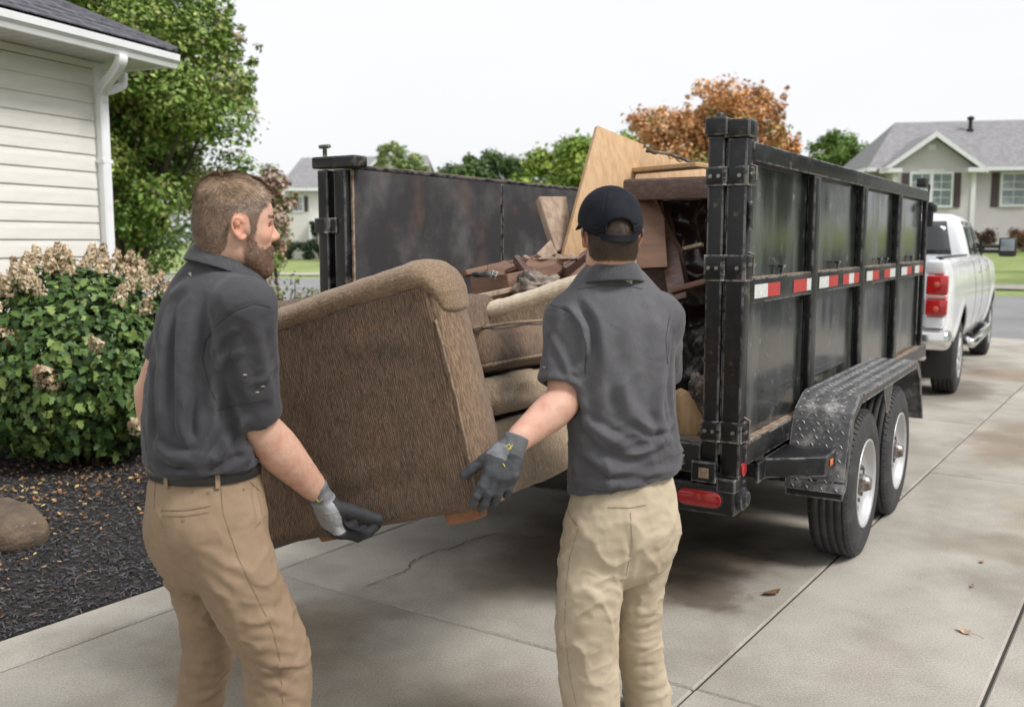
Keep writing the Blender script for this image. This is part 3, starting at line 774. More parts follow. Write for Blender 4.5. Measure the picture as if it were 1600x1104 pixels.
# the 300 outermost leaves that face the driveway are leaves of their own
score = np.linalg.norm((P - bc) / hr, axis=1) * 1.0 - (d @ np.array([-.3, .95, 0])) * .5 + sz * 4
order = np.argsort(-score); own = order[:300]; restm = np.ones(n, bool); restm[own] = False
Vr = V[restm].reshape(-1, 3); nr_ = restm.sum(); Fr = (LF[None] + (np.arange(nr_) * len(LV))[:, None, None]).reshape(-1, 3); Cr = C.reshape(n, len(LV), 3)[restm].reshape(-1, 3)
obj('foliage', Vr, Fr, M['leaf'], hyd, col=Cr, kind='stuff', origin=1)
protos = []
for q in range(5):
    me_o = obj('leaf', LV, LF, M['leaf'], hyd, world=False, col=np.tile(np.array(HG[q]), (len(LV), 1)), origin=1); protos.append(me_o)
for q, i in enumerate(own):
    t_, b_, n_ = fr_[0][i], fr_[1][i], fr_[2][i]
    mw = Matrix(((t_[0]*sz[i], b_[0]*sz[i], n_[0]*sz[i], P[i][0]), (t_[1]*sz[i], b_[1]*sz[i], n_[1]*sz[i], P[i][1]), (t_[2]*sz[i], b_[2]*sz[i], n_[2]*sz[i], P[i][2]), (0, 0, 0, 1)))
    if q < 5: protos[q].matrix_local = wm(hyd).inverted() @ mw
    else: link_copy(protos[q % 5], hyd, mw)
# flower heads: cone of small four-petalled florets
M['flower'] = mat('dried_floret', (1, 1, 1), .7, attr=True, c2=(.7, .6, .5), nscale=30)
def flower(nf, seed):
    rg = np.random.default_rng(seed)
    V, F, C = [], [], []
    for i in range(nf):
        h_ = rg.random(); a = rg.random() * 6.283; rr = (1 - h_ * .75) * .5 * rg.uniform(.75, 1.1)
        p = np.array([math.cos(a) * rr, math.sin(a) * rr, h_ * 1.1 - .3]); nrm = np.array([math.cos(a), math.sin(a), .4]) + rg.normal(0, .4, 3); nrm /= np.linalg.norm(nrm)
        t = np.cross(nrm, rg.normal(size=3)); t /= np.linalg.norm(t); bt = np.cross(nrm, t); s = rg.uniform(.09, .15)
        k = len(V); V += [p + t * s, p + (t + bt) * s * .35 + nrm * .02, p + bt * s, p + (bt - t) * s * .35, p - t * s, p - (t + bt) * s * .35 + nrm * .02, p - bt * s, p + (t - bt) * s * .35]
        F += [(k, k+1, k+7), (k+1, k+2, k+3), (k+3, k+4, k+5), (k+5, k+6, k+7), (k+1, k+3, k+5), (k+1, k+5, k+7)]
        c = np.array([(.62, .50, .34), (.70, .60, .43), (.50, .36, .23), (.74, .68, .50), (.58, .44, .32)][rg.integers(0, 5)]) * rg.uniform(.7, 1.15)
        C += [c] * 8
    return np.array(V), np.array(F), np.array(C)
fp = []
for q in range(4):
    V, F, C = flower(110, q); fp.append(obj('flower_head', V, F, M['flower'], hyd, world=False, col=C, origin=1))
q = 0
def put_flower(p, s, ax):
    global q
    z_ = Vector(ax).normalized(); x_ = z_.orthogonal().normalized(); a = random.random() * 6.28
    x_ = Matrix.Rotation(a, 3, z_) @ x_; y_ = z_.cross(x_)
    mw = Matrix(((x_.x*s, y_.x*s, z_.x*s*1.1, p[0]), (x_.y*s, y_.y*s, z_.y*s*1.1, p[1]), (x_.z*s, y_.z*s, z_.z*s*1.1, p[2]), (0, 0, 0, 1)))
    if q < 4: fp[q].matrix_local = wm(hyd).inverted() @ mw
    else: link_copy(fp[q % 4], hyd, mw)
    q += 1
for i in range(62):
    a = RNG.random() * 6.283; e = RNG.uniform(.30, 1.45)
    d_ = np.array([math.cos(a) * math.cos(e), math.sin(a) * math.cos(e), math.sin(e)])
    if d_[1] > .55: continue
    put_flower(bc + d_ * hr * RNG.uniform(1.0, 1.1), RNG.uniform(.085, .155), d_ + np.array([0, 0, .8]))
for (x, y, Y, s) in ((72, 590, 6.15, .17), (8, 528, 6.2, .15), (60, 665, 6.4, .13), (212, 665, 6.3, .12), (150, 538, 6.15, .1)):
    put_flower(at(x, y, Y), s, (0, -.8, .5))

# small shrubs and saplings between the drive and the street, and foundation plants
def small_shrub(label, base, r, h_, nl, leaf, pal, nst=7, bare=.3, name='shrub', group=None):
    t = thing(name, label, 'shrub', tuple(base), group=group)
    base = np.array(base); b = MB(); cs = []
    for k in range(nst):
        a = RNG.random() * 6.283; e = base + np.array([math.cos(a) * r * RNG.uniform(.3, 1), math.sin(a) * r * RNG.uniform(.3, 1), h_ * RNG.uniform(.7, 1)])
        pp = catmull([base, (base + e) / 2 + RNG.normal(0, .05 * h_, 3), e], 4); b.tube(pp, np.linspace(.014, .004, len(pp)) * (1 + h_ * .3), 5, False)
        cs += [base + (e - base) * f for f in (bare + .3, .85, 1.0) if f <= 1]
    b.obj('stems', M['twig'], t, smooth=True)
    V, F, C = clump_leaves(cs, [r * .45] * len(cs), nl, leaf, pal, shell=.1); obj('foliage', V, F, M['leaf'], t, col=C)
small_shrub('scraggly low plant with bare stems left of the trailer gate post', P0(425, 9.6), .3, 1.0, 420, .03, [(.14, .2, .05), (.2, .24, .08), (.2, .12, .1)], 9)
small_shrub('thin sparse sapling growing nearest the black trailer post', P0(478, 11), .22, 1.15, 260, .03, [(.14, .2, .05), (.2, .24, .08)], 6)
small_shrub('twiggy half bare shrub just right of the bearded man', P0(452, 13.5), .35, 1.25, 500, .035, [(.16, .22, .06), (.22, .24, .1), (.24, .14, .1)], 8)
small_shrub('low yellow green plant clump under the sofa arm line', P0(415, 8.4), .3, .72, 700, .03, [(.2, .26, .07), (.25, .3, .1)], 7)

# ================================================================ houses across the street
def lap_wall(fr, u0, u1, v, z0, z1, out, mat_, parent, name='wall', step=.13, thick=.2):
    """real lapped siding: saw tooth profile swept along the wall. fr frame, plane at v, 'out' = +1/-1 outward along v"""
    b = MB(); z = z0
    while z < z1 - .01:
        zz = min(z + step, z1)
        P = []
        for u in (u0, u1): P += [fr(u, v + out * .014, z), fr(u, v, zz), fr(u, v - out * thick, zz), fr(u, v - out * thick, z)]
        b.add(P, [(0, 1, 5, 4), (1, 2, 6, 5), (2, 3, 7, 6), (3, 0, 4, 7), (0, 3, 2, 1), (4, 5, 6, 7)]); z = zz
    return b.obj(name, mat_, parent)

def window(fr, u0, u1, v, z0, z1, out, parent, n=1, mun=(2, 2)):
    """double-hung windows in a white frame, on plane v facing out"""
    b = MB(); t = .09; g = v + out * .03
    def bx(a, c, d, e, o0, o1): b.fbox(fr, a, c, min(v + out * o0, v + out * o1), max(v + out * o0, v + out * o1), d, e)
    bx(u0 - t, u1 + t, z1, z1 + t * 1.2, .0, .07); bx(u0 - t, u1 + t, z0 - t, z0, .0, .08)
    bx(u0 - t, u0, z0, z1, .0, .065); bx(u1, u1 + t, z0, z1, .0, .065)
    wd = (u1 - u0) / n
    for i in range(1, n): bx(u0 + i * wd - t * .8, u0 + i * wd + t * .8, z0, z1, 0, .062)
    zm = (z0 + z1) / 2
    bx(u0 + .002, u1 - .002, zm - .03, zm + .03, .02, .058)
    f = b.obj('window', M['white'], parent)
    for i in range(n):
        a, c = u0 + i * wd, u0 + (i + 1) * wd
        for (q0, q1, dd) in ((z0, zm, .028), (zm, z1, .036)):
            bb = MB(); bb.fbox(fr, a, c, min(v + out * .015, v + out * dd), max(v + out * .015, v + out * dd), q0, q1); p_ = bb.obj('pane', M['wglass'], f)
        bb = MB()
        for k in range(1, mun[0] + 1):
            uu = a + (c - a) * k / (mun[0] + 1); bb.fbox(fr, uu - .012, uu + .012, min(v + out * .037, v + out * .045), max(v + out * .037, v + out * .045), z0, z1)
        for q0, q1 in ((z0, zm), (zm, z1)):
            for k in range(1, mun[1]):
                zz = q0 + (q1 - q0) * k / mun[1]; bb.fbox(fr, a, c, min(v + out * .037, v + out * .0455), max(v + out * .037, v + out * .0455), zz - .012, zz + .012)
        bb.obj('muntin', M['white'], f)
    return f
def shutter(fr, u0, u1, v, z0, z1, out, parent):
    b = MB(); o1 = v + out * .035; o0 = v
    b.fbox(fr, u0, u1, min(o0, o1), max(o0, o1), z0, z1)
    n = int((z1 - z0) / .09)
    for k in range(1, n):
        zz = z0 + (z1 - z0) * k / n
        b.hexa([fr(u0 + .04, v + out * .036, zz - .03), fr(u0 + .04, v + out * .052, zz - .03), fr(u1 - .04, v + out * .052, zz - .03), fr(u1 - .04, v + out * .036, zz - .03),
                fr(u0 + .04, v + out * .036, zz + .03), fr(u0 + .04, v + out * .04, zz + .03), fr(u1 - .04, v + out * .04, zz + .03), fr(u1 - .04, v + out * .036, zz + .03)])
    b.obj('shutter', M['shutter'], parent)
def slope(name, P, thick, m, parent):
    """roof slope from 4 (or 3) top corners"""
    P = np.array(P, float); n = np.cross(P[1] - P[0], P[2] - P[0]); n /= np.linalg.norm(n)
    if n[2] < 0: n = -n
    b = MB(); b.prism(P, -n * thick); return b.obj(name, m, parent)

# beige ranch house on the right: front wall faces the camera.  u along the front, v = toward the camera
RH = Frame(*at(1396, 380, 44)[:2], 96)
zb = gz(*RH(8, 0)[:2]) - .1
rh = thing('ranch_house', 'beige single storey house with a grey roof and small front gable', 'house', tuple(RH(0, 0)), -RH.az)
def R3(u, v, z): return RH(u, v, zb + z)
class Off:
    def __init__(s, f): s.f = f
    def __call__(s, u, v, z=0): return s.f(u, v, z)
RF = Off(R3)
zb = 0.0
def RF(u, v, z=0): return RH(u, v, z)
# recessed main wall (v=-.8) and projecting gable bay (v=0)
lap_wall(RF, 3.32, 14, -1.0, 1.0, 4.95, 1, M['siding2'], rh, 'wall', .125)
lap_wall(RF, -.85, 0.0, -1.6, 1.0, 4.95, 1, M['siding2'], rh, 'wall', .125)
lap_wall(RF, -.14, 3.38, 0, 1.0, 4.92, 1, M['siding2'], rh, 'gable_bay_wall', .125)
b = MB()
b.fbox(RF, 3.2, 3.36, -.999, -.1, 1.0, 4.9); b.fbox(RF, -.12, .05, -1.6, -.1, 1, 4.9); b.fbox(RF, 13.8, 14, -8, -1.2, 1, 4.9); b.fbox(RF, -.85, -.7, -8, -1.8, 1, 4.9); b.fbox(RF, -.85, 14, -8.1, -8, 1, 4.9)
b.obj('side_wall', M['siding2'], rh)
# gable triangle in laps
b = MB(); z = 4.92; pk = 6.33; c_ = 1.50
while z < pk - .05:
    hw = (pk - z) / (pk - 4.92) * 1.95
    hw2 = max((pk - z - .125) / (pk - 4.92) * 1.95, .01)
    b.hexa([RF(c_ - hw, -.2, z), RF(c_ - hw, .014, z), RF(c_ + hw, .014, z), RF(c_ + hw, -.2, z), RF(c_ - hw2, -.2, z + .125), RF(c_ - hw2, 0, z + .125), RF(c_ + hw2, 0, z + .125), RF(c_ + hw2, -.2, z + .125)]); z += .125
b.obj('gable', M['siding2'], rh)
# roof
ez_ = 4.98
slope('roof', [RF(-1.15, -.55, ez_), RF(14.5, -.55, ez_), RF(11, -4.8, 7.62), RF(1.15, -4.8, 7.52)], .12, M['shingle2'], rh)
slope('roof', [RF(-1.15, -.55, ez_), RF(1.15, -4.8, 7.52), RF(-1.15, -9, ez_)], .12, M['shingle2'], rh)
slope('roof', [RF(-1.15, -9, ez_), RF(1.15, -4.8, 7.52), RF(11, -4.8, 7.62), RF(14.5, -9, ez_)], .12, M['shingle2'], rh)
slope('gable_roof', [RF(-.72, .45, 4.92), RF(1.5, .45, 6.5), RF(1.5, -3.3, 6.5), RF(-.72, -.6, 4.92)], .1, M['shingle2'], rh)
slope('gable_roof', [RF(3.72, .45, 4.92), RF(1.5, .45, 6.5), RF(1.5, -3.3, 6.5), RF(3.72, -.6, 4.92)], .1, M['shingle2'], rh)
b = MB()
for sg in (-1, 1):
    e0 = RF(1.5 + sg * 2.24, .46, 4.90); p0 = RF(1.5, .46, 6.49)
    b.prism([e0 + [0, 0, -.02], p0 + [0, 0, .02], p0 + [0, 0, -.22], e0 + [0, 0, -.22]], RH.v * .06)
b.obj('rake_board', M['white'], rh)
b = MB(); b.fbox(RF, -.74, .10, -.05, .52, 4.74, 4.93); b.obj('eave_return', M['white'], rh)
b = MB(); b.fbox(RF, 2.9, 3.76, -.05, .52, 4.74, 4.93); b.obj('eave_return', M['white'], rh)
b = MB(); b.fbox(RF, 3.78, 14.5, -.62, -.42, 4.86, 5.02); b.fbox(RF, -1.17, -.76, -.62, -.42, 4.86, 5.02); b.fbox(RF, -1.25, -1.15, -9, -.63, 4.86, 5.02); b.obj('gutter', M['white'], rh)
b = MB(); b.fbox(RF, 3.8, 14.4, -.98, -.63, 4.88, 4.92); b.fbox(RF, -1.1, -.75, -1.58, -.63, 4.88, 4.92); b.obj('soffit', M['soffit'], rh)
b = MB(); b.fbox(RF, 3.22, 3.40, .015, .05, 1.2, 4.74); b.fbox(RF, 3.385, 3.42, -.16, .049, 1.2, 4.74); b.fbox(RF, -.16, -.02, .015, .05, 1.2, 4.74); b.obj('corner_board', M['white'], rh)
b = MB(); b.fbox(RF, 1.28, 1.66, .016, .05, 5.75, 6.02); b.obj('attic_vent', M['white'], rh, bevel=.05)
b = MB(); b.fbox(RF, .95, 2.05, .016, .045, 4.80, 4.9); b.obj('frieze_block', M['white'], rh)
window(RF, .66, 2.36, .014, 3.3, 4.68, 1, rh, 2, (1, 2))
shutter(RF, .24, .54, .014, 3.22, 4.74, 1, rh); shutter(RF, 2.47, 2.78, .014, 3.22, 4.74, 1, rh)
window(RF, 4.92, 5.9, -.986, 3.36, 4.72, 1, rh, 1, (1, 2)); shutter(RF, 4.45, 4.78, -.986, 3.26, 4.8, 1, rh); shutter(RF, 6.05, 6.38, -.986, 3.26, 4.8, 1, rh)
window(RF, 9.2, 10.9, -.986, 3.36, 4.72, 1, rh, 2, (1, 2))
window(RF, -.62, -.28, -1.586, 3.3, 4.6, 1, rh, 1, (1, 2))
V, F = lathe([(0, .17), (.08, .16), (.12, .09), (.5, .09), (.51, .15), (.62, .17), (.66, .12), (.7, .02)], RF(4.4, -3.9, 6.98), (0, 0, 1), 14); obj('vent_pipe', V, F, M['dark'], rh)
V, F = rectpipe([RF(3.5, -.5, 4.86), RF(3.48, -.55, 4.7), RF(3.46, -.93, 4.5), RF(3.46, -.95, 4.3), RF(3.46, -.95, 1.4)], .05, .04, RH.u); obj('downspout', V, F, M['white'], rh)
for (u_, v_, r_, lab, pal) in ((3.5, .9, .55, 'dull purple brown bush at the foot of the beige house corner', [(.16, .09, .085), (.12, .07, .06), (.2, .13, .11)]),
                               (5.3, .8, .75, 'russet bush at the right frame edge beside the beige house', [(.24, .12, .07), (.18, .09, .06), (.3, .17, .1)]),
                               (7.4, .8, .7, 'green bush further along the beige house front', [(.08, .13, .04), (.1, .15, .05)])):
    p = RH(u_, v_); small_shrub(lab, (p[0], p[1], 1.2), r_, .95, 1600, .07, pal, 8)

# pale two-storey house far left
LH = Frame(*at(540, 400, 70)[:2], 90)
lh = thing('two_storey_house', 'cream two storey house with grey roof and porch behind the trailer post', 'house', tuple(LH(0, 0)), 0)
def LF_(u, v, z=0): return LH(u, v, z)
lap_wall(LF_, -4.3, 1.2, 0, .3, 5.45, 1, M['siding3'], lh, 'wall', .2)
lap_wall(LF_, 1.2, 6.2, .8, .3, 5.45, 1, M['siding3'], lh, 'wall', .2, .9)
b = MB(); b.fbox(LF_, -4.3, -4.1, -8, -.21, .3, 5.45); b.fbox(LF_, 6.0, 6.2, -8, -.15, .3, 5.45); b.fbox(LF_, -4.3, 6.2, -8.2, -8, .3, 5.45); b.obj('side_wall', M['siding3'], lh)
slope('roof', [LF_(-4.7, .5, 5.45), LF_(6.6, .5, 5.45), LF_(5.6, -4.2, 8.2), LF_(-3.9, -4.2, 8.0)], .15, M['shingle2'], lh)
slope('roof', [LF_(-4.7, .5, 5.45), LF_(-3.9, -4.2, 8.0), LF_(-4.7, -8.6, 5.45)], .15, M['shingle2'], lh)
slope('roof', [LF_(-4.7, -8.6, 5.45), LF_(-3.9, -4.2, 8.0), LF_(5.6, -4.2, 8.2), LF_(6.6, -8.6, 5.45)], .15, M['shingle2'], lh)
b = MB(); b.prism([LF_(1.0, .81, 5.4), LF_(6.4, .81, 5.4), LF_(3.2, .81, 8.0)], -LH.v * .3); b.obj('gable', M['siding3'], lh)
slope('gable_roof', [LF_(.3, 1.2, 5.3), LF_(3.2, 1.2, 8.12), LF_(3.2, -4, 8.12), LF_(.3, -.2, 5.3)], .15, M['shingle2'], lh)
slope('gable_roof', [LF_(6.9, 1.2, 5.3), LF_(3.2, 1.2, 8.12), LF_(3.2, -4, 8.12), LF_(6.9, -.2, 5.3)], .15, M['shingle2'], lh)
b = MB()
for sg, eu in ((-1, .3), (1, 6.9)):
    b.prism([LF_(eu, 1.21, 5.12), LF_(3.2, 1.21, 7.95), LF_(3.2, 1.21, 8.15), LF_(eu, 1.21, 5.34)], LH.v * .06)
b.fbox(LF_, -4.72, .3, .48, .62, 5.3, 5.48); b.obj('fascia', M['white'], lh)
b = MB(); b.fbox(LF_, -2.3, 1.0, .02, 1.5, 3.15, 3.4); b.obj('porch_roof', M['white'], lh)
for u_ in (-2.2, -.7, .8):
    b = MB(); b.fbox(LF_, u_ - .1, u_ + .1, 1.25, 1.45, .4, 3.15); b.obj('porch_post', M['white'], lh)
b = MB(); b.fbox(LF_, -2.4, 1.1, .02, 1.6, .2, .62); b.obj('porch_floor', M['concrete'], lh)
window(LF_, -3.6, -3.0, .014, 3.9, 4.9, 1, lh, 1, (1, 2)); shutter(LF_, -4.05, -3.7, .014, 3.85, 4.95, 1, lh); shutter(LF_, -2.9, -2.6, .014, 3.85, 4.95, 1, lh)
window(LF_, -1.6, -.7, .014, 3.8, 4.95, 1, lh, 1, (1, 2)); window(LF_, 2.4, 4.2, .814, 3.7, 5.0, 1, lh, 2, (1, 2)); window(LF_, 2.4, 4.2, .814, 1.2, 2.6, 1, lh, 2, (1, 2))
b = MB(); b.fbox(LF_, -1.7, -.8, .015, .06, .62, 2.8); b.obj('door', M['shutter'], lh)
window(LF_, -.4, .7, .014, 1.3, 2.6, 1, lh, 1, (1, 2))
for (u_, v_, r_, h_, lab) in ((-1.45, 2.2, .5, 2.6, 'narrow dark evergreen by the porch of the cream house'), (-2.1, 2.4, .8, 1.3, 'low dark green bush in front of the cream house porch'), (-3.8, 2, .8, 1.1, 'squat green bush at the left corner of the cream house')):
    p = LH(u_, v_); small_shrub(lab, (p[0], p[1], .45), r_, h_, 1800, .1, [(.03, .055, .025), (.045, .07, .03)], 8, bare=0)

# ================================================================ vehicle materials
M['steel'] = mat('black_painted_steel', (0.008, 0.008, 0.010), 0.34, spec=.36, wear_glint=((.40, .385, .37), .016, 16), c2=(.028, .028, .032), nscale=9, contrast=(.5, .8), r2=.5, c3=(.15, .125, .105), n3=11, con3=(.60, .74), f3=.55, bump=.12, bscale=40, bdist=.004)
M['panel'] = mat('scuffed_black_panel', (0.012, 0.014, 0.013), 0.13, spec=.62, c2=(.11, .114, .108), nscale=3.2, contrast=(.42, .80), r2=.34, stretch=(1, 1, .30), c3=(.36, .365, .37), n3=11, con3=(.60, .80), f3=.55, bump=.1, bscale=5, bdist=.01)
M['inner'] = mat('inner_wall_steel', (0.036, 0.034, 0.037), 0.5, spec=.45, c2=(.125, .120, .122), nscale=2.6, contrast=(.42, .78), c3=(.10, .066, .052), n3=3.1, con3=(.50, .70), f3=.75, bump=.2, bscale=30, bdist=.004)
M['deck'] = mat('worn_deck', (.2, .16, .12), .8, c2=(.08, .065, .055), nscale=14, bump=.3, bscale=60)
M['tyre'] = mat('tyre_rubber', (.028, .028, .029), .75, c2=(.06, .058, .056), nscale=12, contrast=(.45, .75), bump=.2, bscale=90, bdist=.003)
M['rim'] = mat('silver_rim', (.50, .50, .51), .38, metal=.4, c2=(.38, .375, .37), nscale=9, contrast=(.5, .8))
M['chrome'] = mat('chrome', (.7, .7, .7), .12, metal=1.0)
M['zinc'] = mat('zinc_steel', (.35, .35, .35), .4, metal=.9, c2=(.18, .13, .1), nscale=30)
M['diamond'] = mat('diamond_plate_paint', (.085, .085, .09), .38, wear_glint=((.34, .34, .34), .010, 30), c2=(.30, .295, .29), nscale=12, contrast=(.46, .72), spec=.5)
M['tapew'] = mat('reflective_white', (.66, .67, .66), .3, c2=(.5, .5, .5), nscale=60)
M['taper'] = mat('reflective_red', (.5, .035, .03), .3, c2=(.35, .03, .03), nscale=60)
M['redlens'] = mat('red_lens', (.36, .012, .016), .15, c2=(.25, .01, .012), nscale=8, coat=.5)
M['redlens2'] = mat('truck_lens', (.55, .02, .02), .12, c2=(.4, .012, .015), nscale=5, coat=.7)
M['amber'] = mat('amber_lens', (.6, .16, .05), .3)
M['revlens'] = mat('reverse_lens', (.66, .36, .32), .15, coat=.5)
M['lensin'] = mat('lens_inner', (.62, .10, .06), .2, coat=.6)
M['carw'] = mat('white_car_paint', (.72, .73, .75), .25, coat=.6)
M['glass'] = mat('tinted_glass', (.02, .022, .024), .05, spec=.8)
M['black'] = mat('black_plastic', (.018, .018, .019), .55)
M['rust'] = mat('bare_rusty_edge', (.32, .26, .2), .7, c2=(.16, .09, .05), nscale=20)

# ================================================================ dump trailer
trailer = thing('dump_trailer', 'black high sided tandem axle dump trailer loaded with broken furniture', 'trailer', tuple(TR(0, 0)), -TR.az)
FZ = .80; TOPZ = 2.066; LEN = 4.70; LV_ = -2.33
def TB(name, m, *boxes, bevel=.004, parent=None):
    b = MB()
    for x in boxes: b.fbox(TR, *x)
    return b.obj(name, m, parent or trailer, bevel=bevel)
# right side: sheet, rails, ribs, mid band
TB('side_panel', M['panel'], (.085, LEN - .06, -.055, -.045, FZ, 1.99), bevel=0)
TB('top_rail', M['steel'], (.082, LEN, -.078, .0, 1.985, TOPZ))
TB('bottom_rail', M['steel'], (.082, LEN + .2, -.082, .0, .70, .797))
TB('rail_ledge', M['rust'], (.09, LEN, -.043, -.004, .7985, .803), bevel=0)
for k, (u0, u1) in enumerate(((1.09, 1.20), (2.24, 2.35), (3.42, 3.53), (LEN - .06, LEN))):
    for (za, zb_) in ((.803, 1.398), (1.502, 1.984)) if True else (): 
        pass
    TB('rib', M['steel'], (u0, u1, -.044, -.003, .804, 1.984), bevel=.006)
bands = ((.085, 1.089), (1.201, 2.239), (2.351, 3.419), (3.531, LEN - .062))
for (u0, u1) in bands: TB('mid_band', M['steel'], (u0, u1, -.044, -.008, 1.39, 1.50))
for (u0, u1) in bands: TB('band_ledge', M['rust'], (u0 + .003, u1 - .003, -.043, -.011, 1.5008, 1.5035), bevel=0)
tapes = [(.155, .345, 'w'), (.345, .535, 'r'), (.76, 1.0, 'r'), (1.0, 1.085, 'w'), (1.25, 1.45, 'w'), (1.45, 1.66, 'r'), (1.78, 1.93, 'r'), (1.93, 2.06, 'w'), (2.06, 2.2, 'r'),
         (2.42, 2.6, 'w'), (2.6, 2.8, 'r'), (2.98, 3.18, 'r'), (3.18, 3.38, 'w'), (3.62, 3.85, 'w'), (3.85, 4.05, 'r'), (4.2, 4.4, 'w'), (4.4, 4.58, 'r')]
for (u0, u1, c) in tapes:
    TB('reflector', M['tapew' if c == 'w' else 'taper'], (u0 + .001, u1 - .001, -.0078, -.0062, 1.412, 1.472), bevel=0)
for u0 in (.60, 1.70, 2.88, 3.1, 4.1):    # tie-down hooks on the band
    b = MB(); p = lambda u, v, z: TR(u, v, z)
    b.tube([p(u0, -.02, 1.50), p(u0, -.02, 1.535)], .009, 8); b.fbox(TR, u0 - .02, u0 + .02, -.034, -.008, 1.536, 1.548)
    b.obj('tie_down_hook', M['steel'], trailer)
# left side wall
TB('side_panel', M['inner'], (.05, LEN - .06, -2.14, -2.13, FZ, 2.035), bevel=0)
TB('side_panel', M['panel'], (.05, LEN - .06, -2.20, -2.19, FZ, 2.0), bevel=0)
for u0 in (1.5, 2.9): TB('seam', M['steel'], (u0, u0 + .03, -2.1295, -2.127, FZ, 2.03), bevel=0)
TB('top_rail', M['steel'], (.0, LEN, -2.205, -2.125, 2.036, TOPZ - .012))
TB('rail_edge', M['rust'], (.05, LEN, -2.15, -2.126, TOPZ - .0115, TOPZ - .008), bevel=0)
TB('panel_edge', M['rust'], (.035, .049, -2.1395, -2.1275, FZ, 2.03), bevel=0)
for u0 in (1.1, 2.24, 3.42, LEN - .06): TB('rib', M['steel'], (u0, u0 + .1, -2.27, -2.205, .7, 2.03))
TB('bottom_rail', M['steel'], (.0, LEN + .2, -2.27, -2.2, .70, .797))
# front wall and deck
TB('front_wall', M['inner'], (LEN - .07, LEN - .062, -2.12, -.06, FZ, 2.0), bevel=0)
TB('front_rail', M['steel'], (LEN - .1, LEN + .0, -2.124, -.079, 1.95, TOPZ - .003))
TB('deck', M['deck'], (.0, LEN - .075, -2.125, -.084, FZ - .045, FZ - .001), bevel=0)
TB('frame_rail', M['steel'], (.15, LEN, -.55, -.45, .52, .70), bevel=.006); TB('frame_rail', M['steel'], (.15, LEN, -1.85, -1.75, .52, .70), bevel=.006)
for k in range(9): TB('crossmember', M['steel'], (.35 + k * .52, .41 + k * .52, -2.19, -.09, .71, .752))
TB('hydraulic_box', M['steel'], (1.4, 3.0, -1.4, -.9, .48, .7))
# rear posts (two on the right, two on the left), caps, hinge straps, bolts
def post(u0, u1, v0, v1, z0, z1, cap=.016, knob=False, rake=0, cz=.075):
    o = TB('post', M['steel'], (u0, u1, v0, v1, z0, z1), bevel=.005)
    if cap:
        TB('post_cap', M['steel'], (u0 - cap, u1 + cap, v0 - cap, v1 + cap, z1 + .001, z1 + cz), bevel=.006)
    return o
post(-.012, .068, -.166, -.096, .70, 2.085, .014)
post(-.004, .080, -.086, -.004, .66, 2.075, .013)
TB('post_cap', M['steel'], (.015, .05, -.145, -.12, 2.161, 2.185), bevel=.006)
TB('spacer', M['steel'], (.012, .055, -.096, -.086, .80, 2.06), bevel=0)
post(-.01, .06, -2.330, -2.262, .66, 2.03, 0)
post(-.004, .066, -2.222, -2.145, .66, 2.03, 0)
TB('post_cap', M['steel'], (-.02, .085, -2.362, -2.062, 2.038, 2.10), bevel=.01)
b = MB(); b.tube([TR(.02, -2.30, 2.10), TR(.02, -2.30, 2.15)], .012, 8); b.tube([TR(.02, -2.335, 2.155), TR(.02, -2.265, 2.155)], .011, 8); b.obj('latch_bolt', M['steel'], trailer)
def strap(za, zb_, v0, v1, wrap=True):
    b = MB()
    b.fbox(TR, -.020, -.0125, v0 - .006, v1 + .006, za, zb_)
    return b.obj('hinge_strap', M['steel'], trailer, bevel=.002)
for (za, zb_) in ((1.882, 1.962), (1.49, 1.60), (.81, .90)):
    strap(za, zb_, -.166, -.096)
    TB('hinge_strap', M['steel'], (-.0125, .084, -.0035, .006, za, zb_), (-.0122, -.0045, -.09, -.0036, za, zb_), bevel=.002)
    b = MB()
    for zz in np.linspace(za, zb_, 4)[:-1]: b.tube([TR(-.016, -.091, zz + .002), TR(-.016, -.091, zz + (zb_ - za) / 3 - .002)], .010, 10)
    b.obj('hinge_barrel', M['steel'], trailer, smooth=False)
    for vv in (-.15, -.115, -.03):
        b = MB(); cx = -.0205 if vv < -.09 else -.0128
        V, F = lathe([(0, .009), (.007, .009), (.007, 0.001)], TR(cx, vv, (za + zb_) / 2), -TR.u, 6); obj('bolt', V, F, M['zinc'], trailer)
# latch hardware on the outer face of the right post
for (zc, sz_) in ((1.56, .05), (.86, .06), (1.93, .035)):
    b = MB(); b.tube([TR(.02, .006, zc - sz_), TR(.02, .03, zc - sz_ * .8), TR(.02, .03, zc + sz_ * .8), TR(.02, .006, zc + sz_)], .006, 8)
    b.tube([TR(-.01, .02, zc), TR(.06, .02, zc)], .007, 8); b.obj('latch_pin', M['zinc'], trailer)
for (zc, hh) in ((1.70, .12),):
    TB('latch_plate', M['steel'], (.02, .05, -.0035, .012, zc, zc + hh), bevel=.004)
for (za, zb_) in ((1.70, 1.78), (1.17, 1.26)):
    TB('hinge_strap', M['steel'], (-.024, -.0105, -2.345, -2.245, za, zb_), (-.013, -.0045, -2.245, -2.2, za, zb_), bevel=.004)
    b = MB(); b.tube([TR(-.022, -2.262, za), TR(-.022, -2.262, zb_)], .012, 8); b.obj('hinge_barrel', M['steel'], trailer)
b = MB(); b.tube([TR(0, -2.33, 1.22), TR(0, -2.40, 1.22), TR(0, -2.40, 1.16), TR(0, -2.385, 1.15)], .009, 8); b.obj('latch_hook', M['steel'], trailer)
